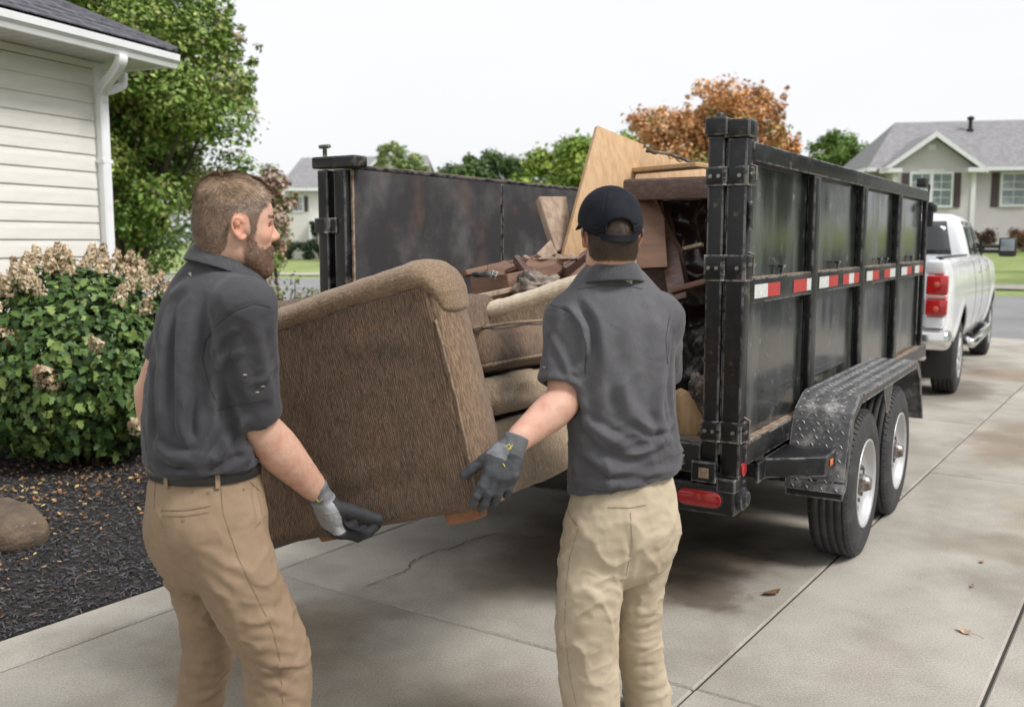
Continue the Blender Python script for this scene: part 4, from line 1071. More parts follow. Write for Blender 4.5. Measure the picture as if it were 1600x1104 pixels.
# rear sill, light bar
TB('rear_sill', M['steel'], (-.02, .10, -2.3, -.168, .665, FZ - .003), bevel=.006)
TB('sill_step', M['steel'], (-.05, -.021, -1.9, -.235, .70, .745), bevel=.004)
TB('sill_end', M['steel'], (-.045, -.013, -.2, -.09, .635, .725), (-.04, .07, -.088, -.006, .60, .66), bevel=.005)
TB('sill_plate', M['rust'], (-.0475, -.0455, -.165, -.12, .655, .70), bevel=.0005)
TB('light_bar', M['steel'], (-.03, .14, -2.3, -.012, .498, .63), bevel=.008)
def stadium(name, m, u, v0, v1, z0, z1, d, parent):
    r = (z1 - z0) / 2; P = []
    for k in range(9): a = math.pi / 2 - k * math.pi / 8; P.append(TR(u, v1 - r + r * math.cos(a), (z0 + z1) / 2 + r * math.sin(a)))
    for k in range(9): a = -math.pi / 2 - k * math.pi / 8; P.append(TR(u, v0 + r + r * math.cos(a), (z0 + z1) / 2 + r * math.sin(a)))
    b = MB(); b.prism(P, -TR.u * d); return b.obj(name, m, parent, bevel=.004)
for (v0, v1) in ((-.262, -.062), (-2.25, -2.05)):
    t_ = stadium('tail_light', M['black'], -.031, v0 - .008, v1 + .008, .522, .607, .006, trailer)
    stadium('lens', M['redlens'], -.037, v0, v1, .530, .600, .010, t_)
V, F = lathe([(0, .03), (.012, .03), (.016, .02), (.016, .001)], TR(.05, -.008, .69), TR.v, 16); obj('side_marker', V, F, M['redlens'], trailer)
V, F = lathe([(0, .055), (.02, .05), (.035, .03), (.035, .001)], TR(.05, -.011, .565), TR.v, 14); obj('end_cap', V, F, M['steel'], trailer)
# hitch tongue
b = MB(); b.hexa([TR(LEN, -.5, .5), TR(LEN, -.4, .5), TR(LEN + 1.35, -1.1, .5), TR(LEN + 1.35, -1.18, .5), TR(LEN, -.5, .6), TR(LEN, -.4, .6), TR(LEN + 1.35, -1.1, .6), TR(LEN + 1.35, -1.18, .6)])
b.hexa([TR(LEN, -1.9, .5), TR(LEN, -1.8, .5), TR(LEN + 1.35, -1.14, .5), TR(LEN + 1.35, -1.22, .5), TR(LEN, -1.9, .6), TR(LEN, -1.8, .6), TR(LEN + 1.35, -1.14, .6), TR(LEN + 1.35, -1.22, .6)])
b.obj('tongue', M['steel'], trailer)
TB('jack', M['steel'], (LEN + .8, LEN + .88, -1.19, -1.11, .2, 1.2)); TB('tool_box', M['steel'], (LEN + .05, LEN + .5, -1.5, -.8, .6, 1.05))

# fender: diamond-plate strip with side lip
fp_ = [(.685, .475), (.80, .80), (.825, .835), (.96, .897), (1.0, .905), (2.62, .905), (2.66, .898), (2.79, .815), (2.98, .48)]
def fender(v0, v1, nm):
    f = None
    b = MB(); n = len(fp_); th = .006
    for i in range(n - 1):
        (a, z0), (c, z1) = fp_[i], fp_[i + 1]; dx, dz = c - a, z1 - z0; l = math.hypot(dx, dz); nx, nz = -dz / l * th, dx / l * th
        b.hexa([TR(a, v0, z0), TR(a, v1, z0), TR(c, v1, z1), TR(c, v0, z1), TR(a + nx, v0, z0 + nz), TR(a + nx, v1, z0 + nz), TR(c + nx, v1, z1 + nz), TR(c + nx, v0, z1 + nz)])
    f = b.obj('fender', M['diamond'], trailer)
    # raised lozenges
    b = MB(); row = 0
    for i in range(n - 1):
        (a, z0), (c, z1) = fp_[i], fp_[i + 1]; dx, dz = c - a, z1 - z0; l = math.hypot(dx, dz); tx, tz = dx / l, dz / l; nx, nz = -tz, tx
        if i > 5: continue
        m_ = max(int(l / .034), 1)
        for q in range(m_):
            s0 = (q + .5) * l / m_; row += 1; kk = 0
            vv = v0 + .02 + (.017 if row % 2 else 0)
            while vv < v1 - .018:
                kk += 1; sg = 1 if (kk + row) % 2 else -1
                e1 = (.011, .009 * sg); C0_ = lambda s_, v_, o_: TR(a + tx * s_ + nx * (th + o_), v_, z0 + tz * s_ + nz * (th + o_))
                hs_, hv_ = .0105, .0105 * sg
                b.add([C0_(s0 - hs_, vv - hv_, 0), C0_(s0 + .003, vv - .003 * sg, 0), C0_(s0 + hs_, vv + hv_, 0), C0_(s0 - .003, vv + .003 * sg, 0), C0_(s0, vv, .0042)], [(0, 1, 4), (1, 2, 4), (2, 3, 4), (3, 0, 4)])
                vv += .034
    b.obj('tread_pattern', M['diamond'], trailer, kind='stuff')
    # side lip with opening
    b = MB(); inn = [(.73, .49), (.845, .785), (.86, .805), (.975, .852), (1.01, .862), (2.60, .862), (2.64, .855), (2.75, .79), (2.93, .49)]
    for i in range(n - 1):
        b.prism([TR(fp_[i][0], v1, fp_[i][1]), TR(fp_[i+1][0], v1, fp_[i+1][1]), TR(inn[i+1][0], v1, inn[i+1][1]), TR(inn[i][0], v1, inn[i][1])], TR.v * .005)
    b.obj('fender_lip', M['steel'], trailer)
    return f
fender(.0015, .275, 'r')
b = MB(); b.prism([TR(1.66, .255, .86), TR(1.95, .255, .86), TR(1.83, .255, .70), TR(1.78, .255, .70)], TR.v * .006); b.obj('fender_gusset', M['steel'], trailer)
TB('fender_skirt', M['steel'], (.695, .70, .0015, .275, .44, .53), bevel=0)
# bracket arm from the frame to the fender
b = MB(); b.hexa([TR(.30, .002, .60), TR(.48, .24, .60), TR(.68, .24, .60), TR(.68, .002, .60), TR(.30, .002, .69), TR(.48, .24, .69), TR(.68, .24, .69), TR(.68, .002, .69)]); b.obj('fender_bracket', M['steel'], trailer, bevel=.004)
b = MB(); b.fbox(TR, .55, .60, .2405, .246, .635, .665); b.obj('marker_light', M['amber'], trailer, bevel=.002)
TB('outrigger', M['steel'], (.2, .30, .0015, .02, .6, .69))

# wheels
def tyre_mesh(o, ax, rad, wd, n=72):
    """tyre swept around with tread grooves: profile across the width; ax points outboard; o = centre of the outer face"""
    h = wd
    prof = [(-h*.98, rad*.60), (-h*.99, rad*.72), (-h*.96, rad*.88), (-h*.90, rad*.955), (-h*.84, rad*.985)]
    xs = np.linspace(-h*.82, -h*.18, 5)
    for i, x in enumerate(xs):
        prof.append((x - .001, rad*.996));
        if i < 4:
            x2 = xs[i] + (xs[1] - xs[0]) * .80; prof += [(x2, rad*.998), (x2 + .001, rad*.975), (xs[i+1] - .003, rad*.975)]
    prof += [(-h*.16, rad*.985), (-h*.10, rad*.955), (-h*.04, rad*.88), (-h*.035, rad*.865), (-h*.012, rad*.80), (-h*.0, rad*.72), (-h*.01, rad*.66), (-h*.03, rad*.62), (-h*.05, rad*.585)]
    return lathe(prof, o, ax, n, closed=False)
def wheel(o, ax, rad, wd, parent, rim_r=.6, style='trailer'):
    o = np.asarray(o, float); ax = np.asarray(ax, float)
    wt = thing('wheel', None, None, tuple(o)); wt.parent = parent; wt.matrix_local = wm(parent).inverted() @ Matrix.Translation(Vector(o)); WM[wt.name] = Matrix.Translation(Vector(o))
    V, F = tyre_mesh(o, ax, rad, wd); obj('tyre', V, F, M['tyre'], wt, smooth=True)
    # shoulder blocks: sipes as small lugs
    b = MB(); N = np.cross(ax, [0, 0, 1.0]); N /= np.linalg.norm(N); B = np.cross(ax, N)
    for k in range(64):
        a0 = 2 * math.pi * k / 64; a1 = a0 + 2 * math.pi / 64 * .62
        for (h0, h1, r0, r1) in ((-wd*.155, -wd*.085, rad*.990, rad*.955), (-wd*.915, -wd*.845, rad*.955, rad*.990)):
            P = []
            for (rr_, hh_) in ((-.006, h0), (0.003, h0)):
                pass
            pts = []
            for dr in (-.008, .0035):
                for (aa, hh_, rr_) in ((a0, h0, r0), (a0, h1, r1), (a1, h1, r1), (a1, h0, r0)):
                    pts.append(o + ax * hh_ + (rr_ + dr) * (math.cos(aa) * N + math.sin(aa) * B))
            b.hexa(pts)
    b.obj('tread_block', M['tyre'], wt, kind='stuff')
    r = rad * rim_r
    if style == 'trailer':
        prof = [(-.02, r*.985), (-.006, r*1.0), (-.004, r*.965), (-.02, r*.93), (-.045, r*.90), (-.05, r*.82), (-.075, r*.76), (-.055, r*.60), (-.048, r*.46), (-.062, r*.40), (-.062, r*.05)]
        V, F = lathe(prof, o, ax, 48); obj('rim', V, F, M['rim'], wt, smooth=True)
        for k in range(8):
            a = k * math.pi / 4 + .2; c = o + ax * -.056 + r * .66 * (math.cos(a) * N + math.sin(a) * B)
            V, F = lathe([(0, .018), (.006, .018), (.006, .001)], c - ax * .002, ax, 12); obj('vent_hole', V, F, M['dark'], wt)
        V, F = lathe([(-.065, r*.21), (-.02, r*.20), (-.005, r*.18), (.008, r*.15), (.016, r*.14), (.018, .001)], o, ax, 20); obj('hub', V, F, M['zinc'], wt, smooth=False)
        for k in range(8):
            a = k * math.pi / 4; c = o + ax * -.062 + r * .40 * (math.cos(a) * N + math.sin(a) * B)
            V, F = lathe([(0, .013), (.024, .012), (.026, .001)], c, ax, 6); obj('lug_nut', V, F, M['zinc'], wt)
    else:
        V, F = lathe([(-.03, r*.985), (-.006, r), (-.004, r*.96), (-.03, r*.90), (-.05, r*.86)], o, ax, 40); obj('rim', V, F, M['rim'], wt, smooth=True)
        V, F = lathe([(-.055, r*.9), (-.057, .001)], o, ax, 24); obj('brake_disc', V, F, M['dark'], wt)
        b = MB()
        for k in range(8):
            a = k * math.pi / 4; d0 = math.cos(a) * N + math.sin(a) * B; s0 = -math.sin(a) * N + math.cos(a) * B
            b.hexa([o + ax*-.05 + d0*r*.1 - s0*.03, o + ax*-.05 + d0*r*.93 - s0*.035, o + ax*-.05 + d0*r*.93 + s0*.035, o + ax*-.05 + d0*r*.1 + s0*.03, o + ax*-.012 + d0*r*.1 - s0*.022, o + ax*-.012 + d0*r*.93 - s0*.025, o + ax*-.012 + d0*r*.93 + s0*.025, o + ax*-.012 + d0*r*.1 + s0*.022])
        b.obj('spokes', M['rim'], wt, bevel=.004)
        V, F = lathe([(-.03, r*.24), (0, r*.22), (.008, r*.15), (.008, .001)], o, ax, 20); obj('hub', V, F, M['chrome'], wt)
    return wt
WR = .392
for (uc, vv, sg) in ((1.33, .262, 1), (2.27, .262, 1), (1.33, -2.59, -1), (2.27, -2.59, -1)):
    wheel(TR(uc, vv, WR - .003), TR.v * sg, WR, .235, trailer)
    TB('axle', M['steel'], (uc - .04, uc + .04, min(-1.1, vv - sg * .1), max(-1.1, vv - sg * .1), WR - .04, WR + .04))
TB('suspension', M['steel'], (1.0, 2.6, -.2, -.12, .5, .58))

# ================================================================ pickup truck
TK = Frame(*at(1497, 612, 10.6)[:2], 30.1)     # origin: outer face of the right rear wheel; u forward, v to the right
truck = thing('pickup_truck', 'white crew cab pickup truck with a towing mirror hitched to the trailer', 'truck', tuple(TK(0, -1)), -TK.az)
TKW = 2.02
def side_skin(sgn):
    """curved outer skin of the body with wheel arches; sgn 0 = right side, 1 = left side"""
    us = np.unique(np.concatenate([np.linspace(-1.2, 5.35, 90), np.linspace(-.56, .56, 30), np.linspace(3.74, 4.86, 30)]))
    nz_ = 14; V = []
    for u in us:
        zb = .52 if (.5 < u < 3.8) else .62
        if u > 4.8: zb = .5
        for c in (0, 4.3):
            if abs(u - c) < .54: zb = max(zb, .42 + math.sqrt(.54 ** 2 - (u - c) ** 2) * 1.02)
        zt = 1.49 if u < 1.45 else (1.45 if u < 3.6 else 1.45 - .14 * ((u - 3.6) / 1.75) ** 1.6)
        for k in range(nz_):
            z = zb + (zt - zb) * k / (nz_ - 1)
            v = -.075 * abs((z - 1.02) / .47) ** 2.2
            if z > zt - .05: v -= .03 * ((z - zt + .05) / .05) ** 2
            fl = max(max(0, 1 - abs(math.hypot(u - c, (z - .42)) - .56) / .1) for c in (0, 4.3)); v += .022 * smooth01(fl)
            if u < -.9: v -= .05 * ((-.9 - u) / .3) ** 2
            if u > 4.6: v -= .28 * ((u - 4.6) / .75) ** 2
            if abs(z - 1.3) < .03: v -= .004
            V.append(TK(u, v if sgn == 0 else -TKW - v, z))
    n = len(us)
    F = [(i*nz_+k, (i+1)*nz_+k, (i+1)*nz_+k+1, i*nz_+k+1) for i in range(n-1) for k in range(nz_-1)]
    return V, F
for sgn in (0, 1):
    V, F = side_skin(sgn); o = obj('side_body', V, F, M['carw'], truck, smooth=True)
    md = o.modifiers.new('solid', 'SOLIDIFY'); md.thickness = .02; md.offset = 0 
def KB(name, m, *boxes, bevel=.01, parent=None):
    b = MB()
    for x in boxes: b.fbox(TK, *x)
    return b.obj(name, m, parent or truck, bevel=bevel)
KB('bed_rail_cap', M['black'], (-1.18, 1.36, -.16, -.095, 1.495, 1.512), (-1.18, 1.36, -TKW + .095, -TKW + .16, 1.495, 1.512))
KB('bed', M['carw'], (-1.1, 1.38, -.17, -.162, .8, 1.49), (-1.1, 1.38, -TKW + .162, -TKW + .17, .8, 1.49), (-1.1, 1.38, -TKW + .172, -.172, .78, .82), (1.36, 1.40, -TKW + .1, -.1, .8, 1.47), bevel=.005)
tg = KB('tailgate', M['carw'], (-1.26, -1.19, -TKW + .245, -.245, .84, 1.49), bevel=.02)
KB('handle', M['black'], (-1.275, -1.262, -1.12, -.9, 1.3, 1.38), parent=tg)
KB('tailgate_cap', M['black'], (-1.262, -1.17, -TKW + .25, -.25, 1.492, 1.512))
for sg in (0, 1):
    def q(v): return v if sg == 0 else -TKW - v
    b = MB(); b.fbox(TK, -1.25, -1.16, min(q(-.24), q(-.045)), max(q(-.24), q(-.045)), .80, .93); b.obj('corner_panel', M['carw'], truck, bevel=.03); b = MB(); b.fbox(TK, -1.25, -1.16, min(q(-.24), q(-.06)), max(q(-.24), q(-.06)), 1.335, 1.48); b.obj('corner_panel', M['carw'], truck, bevel=.03)
    tl = thing('tail_light', None, None, tuple(TK(-1.25, q(-.13), .93))); tl.parent = truck; tl.matrix_local = wm(truck).inverted() @ Matrix.Translation(tl.location); WM[tl.name] = Matrix.Translation(Vector(TK(-1.25, q(-.13), .93)))
    for nm, m_, z0, z1 in (('lens', 'redlens2', .935, 1.096), ('reverse_lens', 'revlens', 1.098, 1.140), ('lens', 'redlens2', 1.142, 1.33)):
        b = MB(); b.fbox(TK, -1.285, -1.14, min(q(-.225), q(-.028)), max(q(-.225), q(-.028)), z0, z1); b.obj(nm, M[m_], tl, bevel=.014)
    for zc in (1.0, 1.24):
        V, F = lathe([(0, .03), (.008, .026), (.010, .001)], TK(-1.278, q(-.125), zc), -TK.u, 18); obj('lens_ring', V, F, M['lensin'], tl, smooth=True)
    KB('bumper', M['chrome'], (-1.42, -1.10, min(q(-.75), q(.02)), max(q(-.75), q(.02)), .60, .79), bevel=.05)
    KB('mud_flap', M['black'], (-.60, -.585, min(q(-.32), q(-.02)), max(q(-.32), q(-.02)), .22, .62), bevel=.003)
    KB('wheel_well', M['dark'], (-.5, .5, min(q(-.9), q(-.45)), max(q(-.9), q(-.45)), .3, 1.0), (3.8, 4.8, min(q(-.9), q(-.45)), max(q(-.9), q(-.45)), .3, 1.0), bevel=0)
    b = MB(); b.tube([TK(.95, q(-.04), .50), TK(1.02, q(.03), .46), TK(3.45, q(.03), .46), TK(3.52, q(-.04), .5)], .055, 14); b.obj('running_board', M['chrome'], truck, smooth=True)
    for uu in (1.4, 3.0): KB('step_bracket', M['black'], (uu, uu + .06, min(q(-.3), q(.0)), max(q(-.3), q(.0)), .47, .56), bevel=.004)
KB('bumper_step', M['black'], (-1.40, -1.1, -1.27, -.752, .62, .785), bevel=.01)
KB('chassis', M['dark'], (-1.05, 5.0, -1.5, -.5, .42, .75), (.55, 3.75, -TKW + .08, -.08, .56, .80), (4.75, 5.3, -TKW + .35, -.35, .5, 1.25), bevel=0)
KB('exhaust_tip', M['chrome'], (-.9, -.62, -.34, -.24, .43, .5), bevel=.03)
KB('receiver_hitch', M['steel'], (-1.75, -1.1, -1.05, -.97, .47, .56))
# hood and front
V, F = [], []
for i, u in enumerate(np.linspace(3.5, 5.38, 12)):
    for j, v in enumerate(np.linspace(-.09, -TKW + .09, 12)):
        e = abs(v + TKW / 2) / (TKW / 2 - .09); V.append(TK(u - .10 * e ** 4 * (u - 3.5) / 1.9, v, 1.445 - .14 * (max(u - 3.6, 0) / 1.75) ** 1.6 + .06 * (1 - e ** 3)))
F = [(i*12+j, i*12+j+1, (i+1)*12+j+1, (i+1)*12+j) for i in range(11) for j in range(11)]
obj('hood', V, F, M['carw'], truck, smooth=True)
KB('grille', M['chrome'], (5.25, 5.36, -1.75, -.27, .75, 1.28), bevel=.03); KB('front_bumper', M['chrome'], (5.2, 5.55, -TKW + .05, -.05, .45, .72), bevel=.05)
# cab: loft of rounded sections from belt line to roof
secs = [(1.44, 1.40, 3.72, .085), (1.52, 1.41, 3.64, .10), (1.70, 1.47, 3.32, .15), (1.86, 1.53, 3.02, .20), (1.955, 1.60, 2.82, .25), (2.00, 1.72, 2.66, .33), (2.02, 1.9, 2.5, .5)]
V, ncs = [], 28
def cabring(z, ua, ub_, ins):
    r = .10; P = []
    va, vb_ = -ins, -TKW + ins
    for (cu, cv, a0) in ((ub_ - r, va - r, 0), (ua + r, va - r, 90), (ua + r, vb_ + r, 180), (ub_ - r, vb_ + r, 270)):
        for k in range(7):
            a = R(a0 + 90 * k / 6); P.append(TK(cu + r * math.cos(a), cv + r * math.sin(a), z))
    return P
for s_ in secs: V += cabring(*s_)
F = [(i*ncs+j, i*ncs+(j+1)%ncs, (i+1)*ncs+(j+1)%ncs, (i+1)*ncs+j) for i in range(len(secs)-1) for j in range(ncs)] + [tuple(range((len(secs)-1)*ncs, len(secs)*ncs))]
cab = obj('cab', V, F, M['carw'], truck, smooth=True)
def cabpt(u, z, side, off):
    zz = [s_[0] for s_ in secs]; ins = np.interp(z, zz, [s_[3] for s_ in secs]); return TK(u, -ins + off if side == 0 else -TKW + ins - off, z)
def cabback(v, z, off):
    return TK(np.interp(z, [s_[0] for s_ in secs], [s_[1] for s_ in secs]) - off, v, z)
def sheetpoly(name, rows, m, parent):
    """rows: list of point lists (same length) -> panel; gets thickness"""
    k = len(rows[0]); V = [p for r_ in rows for p in r_]
    F = [(i*k+j, i*k+j+1, (i+1)*k+j+1, (i+1)*k+j) for i in range(len(rows)-1) for j in range(k-1)]
    o = obj(name, V, F, m, parent, smooth=True); md = o.modifiers.new('t', 'SOLIDIFY'); md.thickness = .008; md.offset = 0; return o
zs = np.linspace(1.505, 1.915, 6)
sheetpoly('rear_window', [[cabback(v, z, .004) for v in np.linspace(-.28 - (z - 1.5) * .22, -TKW + .28 + (z - 1.5) * .22, 8)] for z in zs], M['glass'], truck)
for side in (0, 1):
    sheetpoly('side_window', [[cabpt(u, z, side, .006) for u in np.linspace(1.62 + (z - 1.5) * .22, 2.34, 5)] for z in zs], M['glass'], truck)
    sheetpoly('side_window', [[cabpt(u, z, side, .006) for u in np.linspace(2.42, 3.46 - (z - 1.5) * 1.55, 6)] for z in zs], M['glass'], truck)
    sheetpoly('pillar_trim', [[cabpt(u, z, side, .005) for u in np.linspace(2.345, 2.415, 2)] for z in zs], M['black'], truck)
    for uu in (2.12, 3.2):
        b = MB(); g = lambda u, z, o_: TK(u, (-.045 if side == 0 else -TKW + .045) + (o_ if side == 0 else -o_), z)
        b.tube([g(uu - .09, 1.27, 0), g(uu - .07, 1.27, .025), g(uu + .07, 1.27, .025), g(uu + .09, 1.27, 0)], .013, 8); b.obj('door_handle', M['black'], truck, smooth=True)
    for uu in (1.44, 2.38, 3.56):
        b = MB(); vv = [(z, -.075 * abs((z - 1.02) / .47) ** 2.2) for z in np.linspace(.58, 1.43, 9)]
        b.tube([TK(uu, (v_ + .009) if side == 0 else -TKW - v_ - .009, z) for z, v_ in vv], .004, 5); b.obj('door_gap', M['dark'], truck)
    # towing mirror
    m_ = thing('mirror', None, None, tuple(TK(3.25, .05 if side == 0 else -TKW - .05, 1.5))); m_.parent = truck; m_.matrix_local = wm(truck).inverted() @ Matrix.Translation(m_.location); WM[m_.name] = Matrix.Translation(Vector(TK(3.25, .05 if side == 0 else -TKW - .05, 1.5)))
    q = (lambda v: v) if side == 0 else (lambda v: -TKW - v)
    b = MB()
    for zz in (1.53, 1.60): b.tube([TK(3.25, q(-.10), zz), TK(3.25, q(.14), zz)], .026, 8)
    b.fbox(TK, 3.18, 3.32, min(q(-.12), q(-.08)), max(q(-.12), q(-.08)), 1.47, 1.66); b.obj('arm', M['black'], m_)
    b = MB(); b.fbox(TK, 3.2, 3.32, min(q(.12), q(.34)), max(q(.12), q(.34)), 1.46, 1.72); b.obj('housing', M['black'], m_, bevel=.035, seg=3)
    b = MB(); b.fbox(TK, 3.192, 3.199, min(q(.145), q(.315)), max(q(.145), q(.315)), 1.54, 1.70); b.obj('glass', M['wglass'], m_, bevel=.003)
sheetpoly('windshield', [[TK(np.interp(z, [s_[0] for s_ in secs], [s_[2] for s_ in secs]) + .006, v, z) for v in np.linspace(-.25, -TKW + .25, 6)] for z in zs], M['glass'], truck)
V, F = lathe([(0, .012), (.1, .006)], TK(1.5, -.95, 2.0), (0, 0, 1), 8)
KB('third_brake_light', M['redlens2'], (1.52, 1.56, -1.2, -.82, 1.945, 1.972), bevel=.004)
for (uc, vv, sg) in ((0, 0, 1), (4.3, 0, 1), (0, -TKW, -1), (4.3, -TKW, -1)):
    wheel(TK(uc, vv, .417), TK.v * sg, .42, .27, truck, .6, 'truck')
# a work light mast on the trailer nose (small black lamp above the front rail)
b = MB(); b.tube([TR(LEN - .02, -.01, 2.0), TR(LEN - .02, .0, 2.12)], .01, 6); b.fbox(TR, LEN - .09, LEN + .04, -.09, -.02, 2.10, 2.17); b.obj('work_lamp', M['black'], trailer, bevel=.006)
b = MB(); b.fbox(TR, LEN, LEN + .06, -.04, .03, 1.78, 1.98); b.fbox(TR, LEN, LEN + .1, -.01, .05, 1.9, 1.96); b.obj('tarp_bracket', M['black'], trailer, bevel=.01)

# ================================================================ distance-field modelling (soft bodies, cloth, upholstery)
class SDF:
    def __init__(s, lo, hi, h):
        s.lo = np.array(lo, float); s.h = h
        s.n = (np.ceil((np.array(hi, float) - s.lo) / h) + 1).astype(int)
        s.S = np.full(tuple(s.n), 0.2, dtype=np.float32)
    def crop(s, lo, hi, m):
        a = np.clip(np.floor((np.asarray(lo) - m - s.lo) / s.h).astype(int), 0, s.n)
        b = np.clip(np.ceil((np.asarray(hi) + m - s.lo) / s.h).astype(int) + 1, 0, s.n)
        sl = tuple(slice(a[i], b[i]) for i in range(3))
        ax = [(s.lo[i] + s.h * np.arange(a[i], b[i])).astype(np.float32) for i in range(3)]
        return sl, (ax[0][:, None, None], ax[1][None, :, None], ax[2][None, None, :])
    def comb(s, sl, d, k, op):
        A = s.S[sl]
        if op == 'add':
            if k > 0:
                h_ = np.clip(.5 + .5 * (A - d) / k, 0, 1); s.S[sl] = A * (1 - h_) + d * h_ - k * h_ * (1 - h_)
            else: s.S[sl] = np.minimum(A, d)
        else:
            d = -d
            if k > 0:
                h_ = np.clip(.5 - .5 * (A - d) / k, 0, 1); s.S[sl] = A * (1 - h_) + d * h_ + k * h_ * (1 - h_)
            else: s.S[sl] = np.maximum(A, d)
    def cap(s, a, b, ra, rb, side=None, k=.02, op='add'):
        """tapered capsule; ra/rb = radius or (radius along side, radius along the other normal)"""
        a = np.asarray(a, float); b = np.asarray(b, float)
        ra = (ra, ra) if np.ndim(ra) == 0 else ra; rb = (rb, rb) if np.ndim(rb) == 0 else rb
        m = max(*ra, *rb); lo = np.minimum(a, b) - m; hi = np.maximum(a, b) + m
        sl, (X, Y, Z) = s.crop(lo, hi, .04 + k)
        if 0 in [x.stop - x.start for x in sl]: return
        t = b - a; L = max(np.linalg.norm(t), 1e-6); t = t / L
        px, py, pz = X - a[0], Y - a[1], Z - a[2]
        h_ = np.clip((px * t[0] + py * t[1] + pz * t[2]), 0, L)
        qx, qy, qz = px - h_ * t[0], py - h_ * t[1], pz - h_ * t[2]
        f = h_ / L
        if side is None and ra[0] == ra[1] and rb[0] == rb[1]:
            d = np.sqrt(qx * qx + qy * qy + qz * qz) - (ra[0] + (rb[0] - ra[0]) * f)
        else:
            sd_ = np.asarray(side if side is not None else (1, 0, 0), float); sd_ = sd_ - t * (sd_ @ t); sd_ /= np.linalg.norm(sd_)
            nn = np.cross(t, sd_)
            ds = qx * sd_[0] + qy * sd_[1] + qz * sd_[2]; dn = qx * nn[0] + qy * nn[1] + qz * nn[2]; da = qx * t[0] + qy * t[1] + qz * t[2]
            rs = ra[0] + (rb[0] - ra[0]) * f; rn = ra[1] + (rb[1] - ra[1]) * f; rm = np.minimum(rs, rn)
            kk = np.sqrt((ds / rs) ** 2 + (dn / rn) ** 2 + (da / rm) ** 2) + 1e-6
            ln = np.sqrt(ds * ds + dn * dn + da * da) + 1e-9
            d = np.where(kk > .15, ln * (1 - 1 / np.maximum(kk, .15)), -rm * (1 - kk))
        s.comb(sl, d.astype(np.float32), k, op)
    def chain(s, pts, rads, side=None, k=.02, k0=None, sub=3, op='add', smooth=True):
        pts = np.asarray(pts, float); rr = np.array([(r, r) if np.ndim(r) == 0 else r for r in rads], float)
        iso = all(abs(r[0] - r[1]) < 1e-9 for r in rr)
        if smooth and len(pts) > 2:
            Q = catmull(np.hstack([pts, rr]), sub); pts, rr = Q[:, :3], Q[:, 3:]
        for i in range(len(pts) - 1):
            s.cap(pts[i], pts[i + 1], rr[i][0] if iso else tuple(rr[i]), rr[i + 1][0] if iso else tuple(rr[i + 1]), None if iso else (side if side is not None else (1, 0, 0)), k if i else (k0 if k0 is not None else k), op)
    def ball(s, c, r, axes=None, k=.02, op='add'):
        c = np.asarray(c, float); r = (r, r, r) if np.ndim(r) == 0 else r; m = max(r)
        sl, (X, Y, Z) = s.crop(c - m, c + m, .03 + k)
        if 0 in [x.stop - x.start for x in sl]: return
        A = np.eye(3) if axes is None else np.asarray(axes, float)
        px, py, pz = X - c[0], Y - c[1], Z - c[2]
        u = [px * A[i][0] + py * A[i][1] + pz * A[i][2] for i in range(3)]
        kk = np.sqrt(sum((u[i] / r[i]) ** 2 for i in range(3))) + 1e-6; ln = np.sqrt(px * px + py * py + pz * pz) + 1e-9
        d = np.where(kk > .15, ln * (1 - 1 / np.maximum(kk, .15)), -min(r) * (1 - kk))
        s.comb(sl, d.astype(np.float32), k, op)
    def box(s, lo, hi, r=.03, k=.0, op='add', axes=None, c=None):
        """rounded box; with axes/c the box is centred at c with half sizes hi"""
        if axes is None:
            lo = np.asarray(lo, float); hi = np.asarray(hi, float); c = (lo + hi) / 2; hs_ = (hi - lo) / 2; A = np.eye(3)
        else: A = np.asarray(axes, float); hs_ = np.asarray(hi, float); c = np.asarray(c, float)
        ext = np.abs(A).T @ hs_
        sl, (X, Y, Z) = s.crop(c - ext, c + ext, .04 + k)
        if 0 in [x.stop - x.start for x in sl]: return
        px, py, pz = X - c[0], Y - c[1], Z - c[2]
        q = [np.abs(px * A[i][0] + py * A[i][1] + pz * A[i][2]) - (hs_[i] - r) for i in range(3)]
        d = np.sqrt(sum(np.maximum(x, 0) ** 2 for x in q)) + np.minimum(np.maximum(np.maximum(q[0], q[1]), q[2]), 0) - r
        s.comb(sl, d.astype(np.float32), k, op)
    def half(s, p, n, k=.004):
        """keep the part on the side opposite to n of the plane through p"""
        n = np.asarray(n, float); n /= np.linalg.norm(n)
        ax = [(s.lo[i] + s.h * np.arange(s.n[i])).astype(np.float32) for i in range(3)]
        d = (ax[0][:, None, None] - p[0]) * n[0] + (ax[1][None, :, None] - p[1]) * n[1] + (ax[2][None, None, :] - p[2]) * n[2]
        h_ = np.clip(.5 - .5 * (s.S - d) / k, 0, 1); s.S = (s.S * (1 - h_) + d * h_ + k * h_ * (1 - h_)).astype(np.float32)
    def mesh(s):
        S = s.S; ins = S < 0
        S = np.where(ins, S, S)
        c = np.zeros(tuple(s.n - 1), dtype=np.uint8)
        offs = [(i, j, k) for i in (0, 1) for j in (0, 1) for k in (0, 1)]
        for (i, j, k) in offs: c += ins[i:s.n[0]-1+i, j:s.n[1]-1+j, k:s.n[2]-1+k]
        act = (c > 0) & (c < 8); I = np.argwhere(act); n = len(I)
        vals = np.stack([S[I[:, 0]+o[0], I[:, 1]+o[1], I[:, 2]+o[2]] for o in offs], 1)
        pos = np.zeros((n, 3)); cnt = np.zeros(n); O = np.array(offs, float)
        for a in range(8):
            for b in range(a + 1, 8):
                if np.abs(O[a] - O[b]).sum() != 1: continue
                va, vb = vals[:, a], vals[:, b]; x = (va < 0) != (vb < 0); t = va[x] / (va[x] - vb[x])
                pos[x] += O[a] + (O[b] - O[a]) * t[:, None]; cnt[x] += 1
